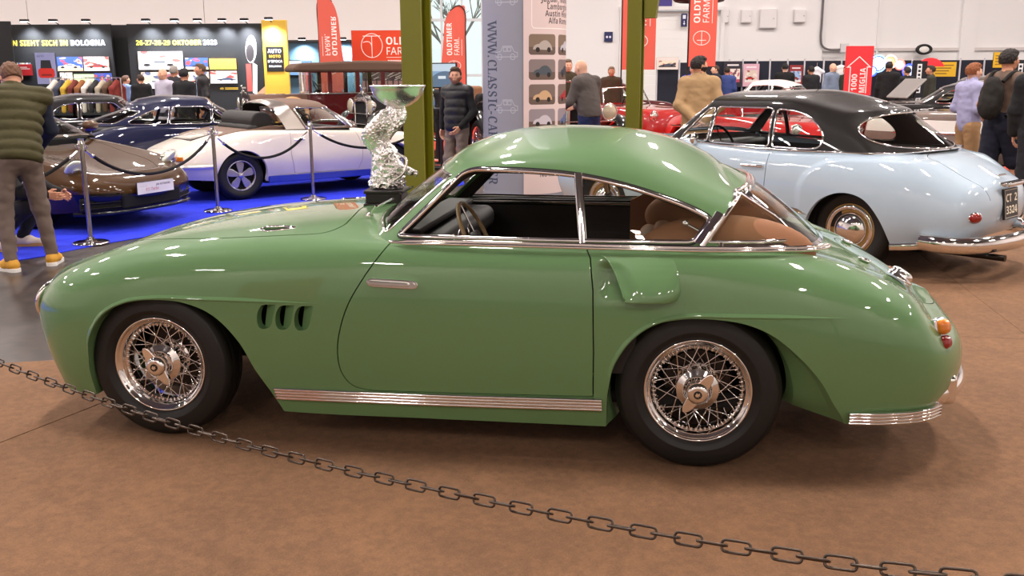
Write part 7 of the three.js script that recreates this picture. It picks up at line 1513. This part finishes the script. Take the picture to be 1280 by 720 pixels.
// red cloth of the flags and the lettering on them
function flagTex(mirror, long = true) {
  return printTex(256, 1024, (g, w, h) => {
    g.fillStyle = '#d9604f'; g.fillRect(0, 0, w, h); g.save(); if (mirror) { g.translate(w, 0); g.scale(-1, 1); }
    g.fillStyle = '#fbeee9'; g.strokeStyle = '#fbeee9'; g.translate(96, 640); g.rotate(-Math.PI / 2); g.font = `bold 84px ${FONT}`; g.fillText('OLDTIMER', 0, 0); g.font = `84px ${FONT}`; g.fillText('FARM.', 0, 86); g.fillRect(0, 112, 210, 5);
    g.lineWidth = 6; g.beginPath(); g.ellipse(-130, 20, 62, 78, 0, 0, 7); g.stroke(); g.beginPath(); g.moveTo(-190, 20); g.lineTo(-70, 20); g.moveTo(-150, -24); g.lineTo(-150, 64); g.stroke(); g.restore();
  });
}
function featherFlag(label, pos, turn, w, h, y0, tex, lean = 1) {
  const g = thing('feather_flag', label, 'flag', pos, turn), out = curve2([[0, 0], [w, 0], [w, h * .62], [w * .93, h * .8], [w * .72, h * .93], [w * .35, h], [.02, h * 1.005]], 8).concat([[0, h * .98]]);
  const geo = extrude(out, .004), p = geo.attributes.position, uv = geo.attributes.uv;
  for (let k = 0; k < p.count; k++) { const x = p.getX(k), y = p.getY(k); uv.setXY(k, x / w, y / h); p.setZ(k, p.getZ(k) + .03 * Math.sin(y * 3 + x * 4)); }
  geo.computeVertexNormals(); if (lean < 0) { geo.scale(-1, 1, 1); const a = geo.attributes; for (const n of ['position', 'normal', 'uv']) { const t = a[n]; for (let k = 0; k < t.count; k += 3) for (let c = 0; c < t.itemSize; c++) { const i = (k + 1) * t.itemSize + c, j = (k + 2) * t.itemSize + c, s = t.array[i]; t.array[i] = t.array[j]; t.array[j] = s; } } }
  part('cloth', geo.translate(0, y0, 0), std(0xffffff, .8, { map: tex }), g);
  part('pole', tube([[0, 0, 0], [0, y0 + h * .6, 0], [.02 * lean, y0 + h * .95, 0], [w * .3 * lean, y0 + h * 1.01, 0], [w * .7 * lean, y0 + h * .94, 0]], .012, 40, 8), M.black, g);
  part('foot', merge([rbox(.5, .02, .05, .008, 0, .015, 0), rbox(.05, .02, .5, .008, 0, .015, 0)]), M.black, g);
  return g;
}
{
  const mir = flagTex(true), plain = flagTex(false);
  featherFlag('red feather flag with mirrored white lettering left of the orange sign', H(PX(402, 23.4), 23.4), HTURN, .50, 2.2, 1.2, mir);
  featherFlag('red feather flag in front of the tall glazed window bay', H(PX(584, 22.6), 22.6), HTURN, .50, 1.75, 1.35, mir, -1);
  const b1 = sign('tall_banner', 'tall red banner with white lettering above the beige coat', 'banner', .56, 2.3, plain, H(PX(878, 20.4), 20.4, 2.87), HTURN, { t: .02, edge: cloth(0xd2473c) });
  part('pole', merge([rod([-.29, -2.85, -.03], [-.29, 1.15, -.03], .016), rbox(.6, .03, .3, .01, 0, -2.85, 0)]), M.black, b1);
  part('ring', new THREE.TorusGeometry(.46, .09, 12, 48).rotateX(Math.PI / 2).translate(0, -.1, -.55), M.black, b1).name = 'top_ring';
  b1.children[b1.children.length - 1].position.y = .36;
  const b2 = sign('tall_banner', 'tall red banner mostly hidden by the right green post', 'banner', .74, 2.5, plain, H(PX(799, 22), 22, 2.92), HTURN, { t: .02, edge: cloth(0xd2473c) });
  part('pole', merge([rod([-.38, -2.9, -.03], [-.38, 1.3, -.03], .016), rbox(.6, .03, .5, .01, 0, -2.9, 0)]), M.black, b2);
  // orange sign with a picture wall beneath
  const t = printTex(1024, 440, g => { g.fillStyle = '#df4218'; g.fillRect(0, 0, 1024, 440); g.fillStyle = g.strokeStyle = '#fff2ec'; g.lineWidth = 9; g.beginPath(); g.ellipse(265, 190, 138, 150, 0, 0, 7); g.stroke(); g.beginPath(); g.moveTo(150, 70); g.lineTo(380, 70); g.moveTo(265, 70); g.lineTo(265, 340); g.moveTo(150, 150); g.quadraticCurveTo(265, 110, 265, 220); g.stroke(); g.font = `bold 132px ${FONT}`; g.fillText('OLDTIMER', 445, 178); g.font = `132px ${FONT}`; g.fillText('FARM.', 445, 306); g.fillRect(450, 336, 330, 6); for (let k = 0; k < 14; k++) g.fillRect(470 + k * 22, 372, 15, 20); });
  const s = sign('stand_sign', 'orange-red sign box with white lettering and a round emblem, left of the green post', 'sign', 1.92, .84, t, H(PX(443, 24.4) + .96, 24.4, 2.23), HTURN, { t: .14, edge: std(0x2a1512, .6) });
  part('leg', merge([rod([-.9, -2.2, -.05], [-.9, -.4, -.05], .03), rod([.9, -2.2, -.05], [.9, -.4, -.05], .03)]), M.darkMetal, s);
  const pt = printTex(512, 320, g => { g.fillStyle = '#b98a92'; g.fillRect(0, 0, 512, 320); g.fillStyle = '#5d4450'; g.fillRect(0, 0, 512, 96); g.fillStyle = '#f6ece9'; for (let k = 0; k < 26; k++) { const r = mulberry(k + 3), x = r() * 512, y = r() * 90; g.save(); g.translate(x, y); g.rotate(-.4); g.fillRect(-22, -3, 44, 6); g.restore(); } g.fillStyle = '#40323a'; for (let k = 0; k < 9; k++) g.fillRect(20 + k * 40, 80, 10, 110); g.fillStyle = '#d9b7b4'; g.fillRect(0, 190, 512, 130); g.fillStyle = '#e9dcd8'; g.beginPath(); g.moveTo(330, 190); g.lineTo(420, 80); g.lineTo(512, 190); g.fill(); picture(g, 200, 190, 312, 130, 44); });
  sign('picture_wall', 'pink-toned picture wall of a lamplit hall under the orange sign', 'board', 1.75, 1.1, pt, H(PX(498, 24.6), 24.6, 1.22), HTURN, { t: .06 });
  // wall-mounted television and table with seated visitors' bottles
  const tv = thing('television', 'flat television showing a silver car, right of the green post', 'television', H(PX(551, 16.6), 16.6, 1.57), HTURN - .25);
  const tt = printTex(256, 192, g => { g.fillStyle = '#8fb0d0'; g.fillRect(0, 0, 256, 192); g.fillStyle = '#cfdfee'; g.fillRect(0, 0, 256, 60); g.fillStyle = '#5f7891'; g.beginPath(); g.moveTo(40, 192); g.quadraticCurveTo(60, 70, 180, 60); g.lineTo(256, 80); g.lineTo(256, 192); g.fill(); g.fillStyle = '#e9f0f6'; g.fillRect(120, 100, 60, 24); });
  part('casing', rbox(.62, .42, .05, .012), M.black, tv); part('display', new THREE.PlaneGeometry(.58, .38).translate(0, 0, .033), std(0x1a1a1a, .3, { emissive: 0xffffff, emissiveMap: tt, emissiveIntensity: .9 }), tv); part('stand', merge([rod([0, -1.54, -.04], [0, -.15, -.04], .03), rbox(.5, .03, .4, .01, 0, -1.545, 0)]), M.black, tv);
  const tb = thing('bar_table', 'dark high bar table with two bottles left of the man in the black waistcoat', 'table', H(PX(549, 17.5), 17.5), HTURN);
  part('top', cyl(.34, .34, .03, 36, 0, .98, 0), M.black, tb); part('column', cyl(.03, .03, .95, 16, 0, .5, 0), M.darkMetal, tb); part('foot', cyl(.24, .25, .025, 32, 0, .013, 0), M.darkMetal, tb);
  [[-.1, 'left'], [.09, 'right']].forEach(([x, w]) => { const p = H(PX(549, 17.5) + x, 17.4, .995), b = thing('water_bottle', `clear water bottle, the ${w} of two on the dark bar table`, 'bottle', p); part('bottle', lathe([[0, 0], [.036, 0], [.038, .02], [.038, .15], [.03, .19], [.014, .215], [.014, .23], [0, .23]], 24), new THREE.MeshPhysicalMaterial({ color: 0xcfe2f2, roughness: .1, transmission: .7, thickness: 0 }), b); part('cap', cyl(.015, .015, .02, 16, 0, .24, 0), M.white, b); part('band', cyl(.0385, .0385, .06, 24, 0, .09, 0), std(0x6b93c9, .5), b); });
}
{ // ---- green steel posts of rolled section
  const olive = std(0x6f6f12, .42), iSec = (w, d, t) => [[-w / 2, -d / 2], [w / 2, -d / 2], [w / 2, -d / 2 + t], [t / 2, -d / 2 + t], [t / 2, d / 2 - t], [w / 2, d / 2 - t], [w / 2, d / 2], [-w / 2, d / 2], [-w / 2, d / 2 - t], [-t / 2, d / 2 - t], [-t / 2, -d / 2 + t], [-w / 2, -d / 2 + t]];
  const post = (label, r, d, w, turn, bracket) => {
    const g = thing('steel_post', label, 'post', H(r, d, 0), turn);
    part('column', extrude(iSec(w, w * .95, w * .09), HC - .02, .004).rotateX(-Math.PI / 2), olive, g); part('base_plate', rbox(w * 1.5, .03, w * 1.5, .006, 0, .016, 0), olive, g);
    if (bracket) part('bracket', merge([extrude([[0, 2.36], [.16, 2.36], [.2, 2.7], [.34, 3.4], [.36, 9.7], [0, 9.7]], .1, .004).translate(.13, 0, -.05)]), olive, g);
  };
  post('olive green steel post of rolled section behind the silver trophy', PX(523, 10.5), 10.5, .235, HTURN - .42);
  post('olive green steel post with a bracket, between the grey jumper and the beige coat', PX(795, 14.3), 14.3, .20, HTURN - .4, true);
}
{ // ---- printed round column
  const D = 12.8, R = .535, g = thing('printed_column', 'round grey column with white car drawings and a pink photo panel behind the green roof', 'column', H(PX(656, D), D, 0), HTURN);
  const wrap = printTex(1024, 1024, (c, w, h) => {
    c.fillStyle = '#8f909c'; c.fillRect(0, 0, w, h);
    // lettering runs down the column; canvas x covers the whole girth, y from 4.0 m (top) to the floor
    c.save(); c.translate(w * .835, h * .44); c.rotate(Math.PI / 2); c.fillStyle = '#3d4456'; c.font = `bold 76px ${SERIF}`; let x = 0; for (const ch of 'WWW.CLASSIC-CARDEALER') { c.save(); c.translate(x, 0); c.scale(.47, 1); c.fillText(ch, 0, 0); c.restore(); x += 25 + (ch === 'W' ? 10 : 0) - (ch === '.' || ch === 'I' || ch === '-' ? 10 : 0); } c.restore();
    c.strokeStyle = '#b9bbc4'; c.lineWidth = 2;
    const draw = (x, y, s) => { c.beginPath(); c.moveTo(x - s, y); c.lineTo(x - s, y - s * .3); c.lineTo(x - s * .5, y - s * .36); c.lineTo(x - s * .3, y - s * .72); c.lineTo(x + s * .5, y - s * .72); c.lineTo(x + s * .72, y - s * .34); c.lineTo(x + s, y - s * .28); c.lineTo(x + s, y); c.closePath(); c.stroke(); for (const k of [-.6, .6]) { c.beginPath(); c.arc(x + s * k, y, s * .2, 0, 7); c.stroke(); } c.strokeRect(x - s * .24, y - s * .64, s * .3, s * .26); c.strokeRect(x + s * .14, y - s * .64, s * .3, s * .26); };
    for (let k = 0; k < 6; k++) for (const u of [.06, .3, .66, .93]) draw(w * u, 60 + k * 168, 46);
  });
  const col = new THREE.CylinderGeometry(R, R, 4, 96, 1, true, 0, Math.PI * 2); part('wrap', col.translate(0, 2, 0), std(0xffffff, .7, { map: wrap }), g);
  part('shaft', cyl(R - .01, R - .01, HC - 4, 64, 0, 4 + (HC - 4) / 2 - .01, 0), std(0x9b9ca6, .8), g); part('skirting', cyl(R + .01, R + .01, .08, 64, 0, .04, 0), std(0x8d8e99, .8), g);
  const panel = printTex(1024, 2048, (c, w, h) => {
    // 0..w = 0 to 150 degrees round the column, y from 3.2 m down to the floor
    c.fillStyle = '#e3cdca'; c.fillRect(0, 0, w, h); const Y = m => (3.2 - m) / 3.2 * h, X = deg => deg / 150 * w;
    c.strokeStyle = '#f7efec'; c.lineWidth = 7; c.beginPath(); c.roundRect(X(11), Y(3.3), X(110), Y(2.06) - Y(3.3), 30); c.stroke();
    c.fillStyle = '#57484a'; c.textAlign = 'center'; c.font = `bold 62px ${FONT}`; ['Aston Martin', 'Jaguar, Maserati', 'Lamborghini', 'Austin Healey', 'Alfa Romeo'].forEach((s, k) => c.fillText(s, X(60), Y(2.46 - k * .085), X(84)));
    for (let r = 0; r < 5; r++) for (let k = 0; k < 3; k++) { const x = X(7 + k * 46), y = Y(1.99 - r * .305), ww = X(40), hh = Y(0) - Y(.25); c.save(); c.beginPath(); c.roundRect(x, y, ww, hh, 26); c.clip(); c.fillStyle = ['#86715f', '#8a7a78', '#7d6a62', '#9a8d93', '#6d6a70'][r]; c.fillRect(x, y, ww, hh); c.fillStyle = '#6a564c'; c.fillRect(x, y + hh * .62, ww, hh * .4); const cx = x + ww * .5, cy = y + hh * .62, s = ww * .36; c.fillStyle = [['#b9aca4', '#c7c5cf', '#3c4352'], ['#4c545c', '#39424f', '#a33'], ['#d2ab83', '#b3242f', '#ddd'], ['#cfc6cf', '#5a6f9c', '#888'], ['#888', '#a44', '#556']][r][k]; c.beginPath(); c.moveTo(cx - s, cy + s * .2); c.quadraticCurveTo(cx - s, cy - s * .2, cx - s * .4, cy - s * .24); c.quadraticCurveTo(cx - s * .1, cy - s * .6, cx + s * .4, cy - s * .5); c.quadraticCurveTo(cx + s, cy - s * .2, cx + s, cy + s * .25); c.closePath(); c.fill(); c.fillStyle = '#201a18'; for (const q of [-.55, .6]) { c.beginPath(); c.arc(cx + s * q, cy + s * .22, s * .2, 0, 7); c.fill(); } c.restore(); }
    c.fillStyle = '#57484a'; c.font = `bold 58px ${FONT}`; c.textAlign = 'left'; c.fillText('No matter for', X(22), Y(.22));
  });
  part('photo_panel', new THREE.CylinderGeometry(R + .012, R + .012, 3.2, 64, 1, true, -.02, 150 / 180 * Math.PI).translate(0, 1.68, 0), std(0xffffff, .6, { map: panel }), g);
}
{ // ---- dark stands along the right of the back wall
  const D = 29.5, top = 1.93, navy = std(0x171a2a, .8), poleM = std(0xcfcbd0, .5), st = thing('partition_row', 'row of dark navy partitions with pale posts under the white back wall', 'partition', H(0, 0), HTURN);
  const xs = [893, 912, 929, 947, 963, 985, 1006, 1030, 1052, 1080, 1110, 1140, 1170, 1200, 1230, 1260, 1290];
  for (let k = 0; k < xs.length - 1; k++) { const a = PX(xs[k], D), b = PX(xs[k + 1], D); part('panel', box(b - a - .05, top, .04).translate((a + b) / 2, top / 2, -D), navy, st); }
  for (const x of xs) part('upright', rod([PX(x, D), 0, -D + .02], [PX(x, D), top + .06, -D + .02], .026, 8), poleM, st);
  const left = thing('partition_row', 'short dark partition between the bright door and the tall red banner', 'partition', H(0, 0), HTURN);
  for (const [a, b] of [[822, 850], [850, 893]]) part('panel', box(PX(b, 28) - PX(a, 28) - .04, 1.88, .04).translate((PX(a, 28) + PX(b, 28)) / 2, .94, -28), navy, left);
  for (const x of [822, 850, 893]) part('upright', rod([PX(x, 28), 0, -27.98], [PX(x, 28), 1.95, -27.98], .026, 8), poleM, left);
  const poster = (label, px, y, w, h, d, seed, bg) => sign('poster', label, 'poster', w, h, printTex(128, 160, g => { g.fillStyle = bg; g.fillRect(0, 0, 128, 160); picture(g, 14, 46, 100, 84, seed); g.fillStyle = '#e8dfe0'; g.fillRect(24, 18, 80, 10); }), H(PX(px, d), d, y), HTURN, { t: .02 });
  poster('dark poster with a pale car on the navy partition', 917, 1.55, .55, .75, 29.3, 201, '#2a2430'); poster('pink poster on the navy partition right of the dark poster', 940, 1.52, .48, .66, 29.3, 202, '#d9a9b8'); poster('wide picture poster above the man in the blue jacket', 835, 1.86, .62, .34, 27.8, 203, '#e0d3cc'); poster('red and grey poster on the navy partition above the dark jackets', 996, 1.5, .4, .62, 29.3, 204, '#8e2a2a');
  // hanging white coat and shirt
  [[1022, 1.45, .30, 'long white coat hanging on the navy partition'], [1052, 1.62, .16, 'white shirt hanging right of the long white coat']].forEach(([px, y, hh, label]) => { const g = thing('hanging_garment', label, 'garment', H(PX(px, 29.2), 29.2, y), HTURN); part('cloth', surfaceNet((x, yy, z) => { let d = blob(x, yy, z, [0, 0, 0], [.15, hh, .05]); d = smin(d, bone(x, yy, z, [0, hh * .8, 0], [.2, hh * .5, 0], .05, .05), .04); d = smin(d, bone(x, yy, z, [0, hh * .8, 0], [-.2, hh * .5, 0], .05, .05), .04); return d; }, [-.3, -hh - .05, -.12], [.3, hh + .1, .12], .025), M.white, g); part('hanger', rod([0, hh * .9, 0], [0, hh + .12, 0], .008, 6), M.chrome, g); });
  // red race banner
  const rt = printTex(256, 448, g => { g.fillStyle = '#dc3038'; g.fillRect(0, 0, 256, 448); g.strokeStyle = g.fillStyle = '#fbe9e6'; g.lineWidth = 9; g.beginPath(); g.moveTo(50, 430); g.lineTo(50, 190); g.lineTo(22, 190); g.lineTo(128, 96); g.lineTo(234, 190); g.lineTo(206, 190); g.lineTo(206, 430); g.stroke(); g.translate(118, 420); g.rotate(-Math.PI / 2); g.font = `bold 72px ${FONT}`; g.fillText('1000', 10, 0); g.fillText('MIGLIA', -8, 76, 230); });
  const rb = sign('race_banner', 'red roll-up banner with a white arrow frame and rotated white lettering', 'banner', .62, 1.08, rt, H(PX(1074, 22), 22, 1.62), HTURN, { t: .02, edge: cloth(0xdc3038) });
  part('stand', merge([rod([0, -1.6, -.03], [0, .5, -.03], .014), rbox(.6, .05, .25, .015, 0, -1.58, 0)]), M.darkMetal, rb);
  // neon and light-box signs
  const neon = (label, px, y, r, col, ring, d = 28.6) => { const p = H(PX(px, d), d, y), g = thing('light_sign', label, 'sign', p, HTURN); part('case', cyl(r, r, .08, 36).rotateX(Math.PI / 2), M.black, g); part('face', cyl(r * .72, r * .72, .02, 36).rotateX(Math.PI / 2).translate(0, 0, .045), std(0x222222, .4, { emissive: col, emissiveIntensity: 2.2 }), g); part('neon_ring', new THREE.TorusGeometry(r * .9, .022, 8, 40).translate(0, 0, .06), std(0x222222, .4, { emissive: ring, emissiveIntensity: 3.5 }), g); const l = new THREE.PointLight(ring, 1.6, 5, 2); l.position.set(...H(PX(px, d), d - .16, y)); scene.add(l); };
  neon('round white light sign with a pale blue ring, leftmost of the lit signs', 1097, 1.83, .26, 0xffffff, 0x7fb2ff); neon('round orange light sign right of the white one', 1112, 1.88, .2, 0xff9a62, 0xffe2c0); neon('small white and red round light sign', 1124, 1.8, .15, 0xfff4ee, 0xff6a5a); neon('blue neon light sign, rightmost and lowest of the lit signs', 1136, 1.62, .2, 0xdfe8ff, 0x2b4cff); neon('small blue neon sign beside the red race banner', 1090, 1.62, .15, 0xbcd2ff, 0x2b4cff);
  const bw = printTex(128, 320, g => { g.fillStyle = '#14141c'; g.fillRect(0, 0, 128, 320); g.fillStyle = '#f0eef0'; g.fillRect(44, 24, 40, 250); g.fillStyle = '#14141c'; for (let k = 0; k < 7; k++) g.fillRect(54, 40 + k * 34, 20, 20); });
  for (const [px, w] of [[1150, 'right of the neon signs'], [1276, 'at the right edge of the frame']]) { const b = sign('upright_banner', `black and white upright banner ${w}`, 'banner', .42, 1.0, bw, H(PX(px, 27), 27, 1.38), HTURN, { t: .02 }); part('stand', merge([rod([0, -1.36, -.02], [0, .5, -.02], .014), rbox(.5, .04, .25, .01, 0, -1.35, 0)]), M.darkMetal, b); }
  const ys = printTex(192, 128, g => { g.fillStyle = '#dfae22'; g.fillRect(0, 0, 192, 128); g.fillStyle = '#8e6a1c'; for (let k = 0; k < 4; k++) g.fillRect(20, 24 + k * 24, 150 - k * 18, 10); });
  sign('yellow_sign', 'yellow notice above the grey saloon’s raised lid', 'sign', .68, .42, ys, H(PX(1181, 28.8), 28.8, 1.66), HTURN); sign('yellow_sign', 'yellow notice behind the head of the man in the brown T-shirt', 'sign', .58, .44, ys, H(PX(1253, 28.8), 28.8, 1.92), HTURN);
  const um = thing('red_parasol', 'small red parasol top between the neon signs and the yellow notice', 'parasol', H(PX(1163, 28), 28, 0), HTURN); part('canopy', new THREE.SphereGeometry(.42, 24, 10, 0, Math.PI * 2, 0, Math.PI * .36).translate(0, 1.56, 0), cloth(0xd8232c), um); part('pole', rod([0, 0, 0], [0, 1.95, 0], .015), M.chrome, um);
  // things on the back wall: cabinets, conduit, escape signs
  const wd = HB - .02;
  [[904, 24, .24, .42], [930, 24, .34, .42], [957, 27, .56, .62], [996, 24, .38, .42]].forEach(([px, py, w, h], k) => { const g = thing('wall_cabinet', ['narrow white wall cabinet, leftmost of four', 'white wall cabinet, second of four from the left', 'large square white wall cabinet, third of four', 'white wall cabinet left of the grey conduit'][k], 'cabinet', H(PX(px, wd), wd - .06, 1.587 + (92 - py) * wd / 1228), HTURN); part('case', rbox(w, h, .14, .01), std(0xe6e1e2, .6), g); part('door', rbox(w - .04, h - .04, .02, .006, 0, 0, .075), std(0xebe7e8, .55), g); part('lock', cyl(.012, .012, .02, 12).rotateX(Math.PI / 2).translate(w * .3, 0, .09), M.darkMetal, g); });
  const cd = thing('conduit', 'grey cable conduit running down the back wall and bending to a junction box', 'conduit', H(0, 0), HTURN); const cx = PX(1024, wd); part('pipe', tube([[cx, 9.6, -wd + .04], [cx, 3.2, -wd + .04], [cx, 2.7, -wd + .04], [cx + .06, 2.45, -wd + .04], [cx + .3, 2.33, -wd + .04], [cx + .75, 2.33, -wd + .04]], .035, 80, 10), std(0x6a676a, .5), cd); part('junction_box', rbox(.28, .3, .12, .02, cx + .8, 2.38, -wd + .06), std(0xdcd8da, .6), cd);
  const es = printTex(128, 128, g => { g.fillStyle = '#24285c'; g.fillRect(0, 0, 128, 128); g.fillStyle = '#eef'; g.beginPath(); g.arc(40, 66, 16, 0, 7); g.fill(); g.beginPath(); g.arc(88, 66, 16, 0, 7); g.fill(); }), ea = printTex(96, 192, g => { g.fillStyle = '#2a2c5e'; g.fillRect(0, 0, 96, 192); g.fillStyle = '#eef'; g.fillRect(22, 20, 50, 56); g.fillRect(42, 104, 12, 46); g.beginPath(); g.moveTo(28, 140); g.lineTo(68, 140); g.lineTo(48, 170); g.fill(); });
  sign('direction_sign', 'small square navy sign with two white discs on the wall left of the bright door', 'sign', .28, .32, es, H(PX(761, wd), wd - .03, 2.78), HTURN); sign('direction_sign', 'narrow navy sign with a white arrow right of the bright door', 'sign', .2, .42, ea, H(PX(854, wd), wd - .03, 3.3), HTURN);
  sign('violet_sign', 'plain violet sign high on the wall above the bright door', 'sign', .5, .62, printTex(32, 32, g => { g.fillStyle = '#4a3f8e'; g.fillRect(0, 0, 32, 32); }), H(PX(829, wd), wd - .05, 4.06), HTURN);
  const em = thing('wall_lamp', 'round black rimmed emergency lamp on the ledge above the neon signs', 'lamp', H(PX(1152, wd), wd - .1, 2.32), HTURN); part('bezel', new THREE.TorusGeometry(.17, .05, 10, 32).scale(1.3, .8, 1), M.black, em); part('lens', sph(.15).scale(1.3, .8, .3), M.white, em);
}

// cars and people on a carpet stand on its pile
for (const o of scene.children) if (['car', 'person', 'backpack', 'post', 'stanchion'].includes(o.userData.category)) for (const [e, h] of CARPETS) if (region(e)(o.position.x, o.position.z) > 0) o.position.y = h;
renderer.render(scene, camera);
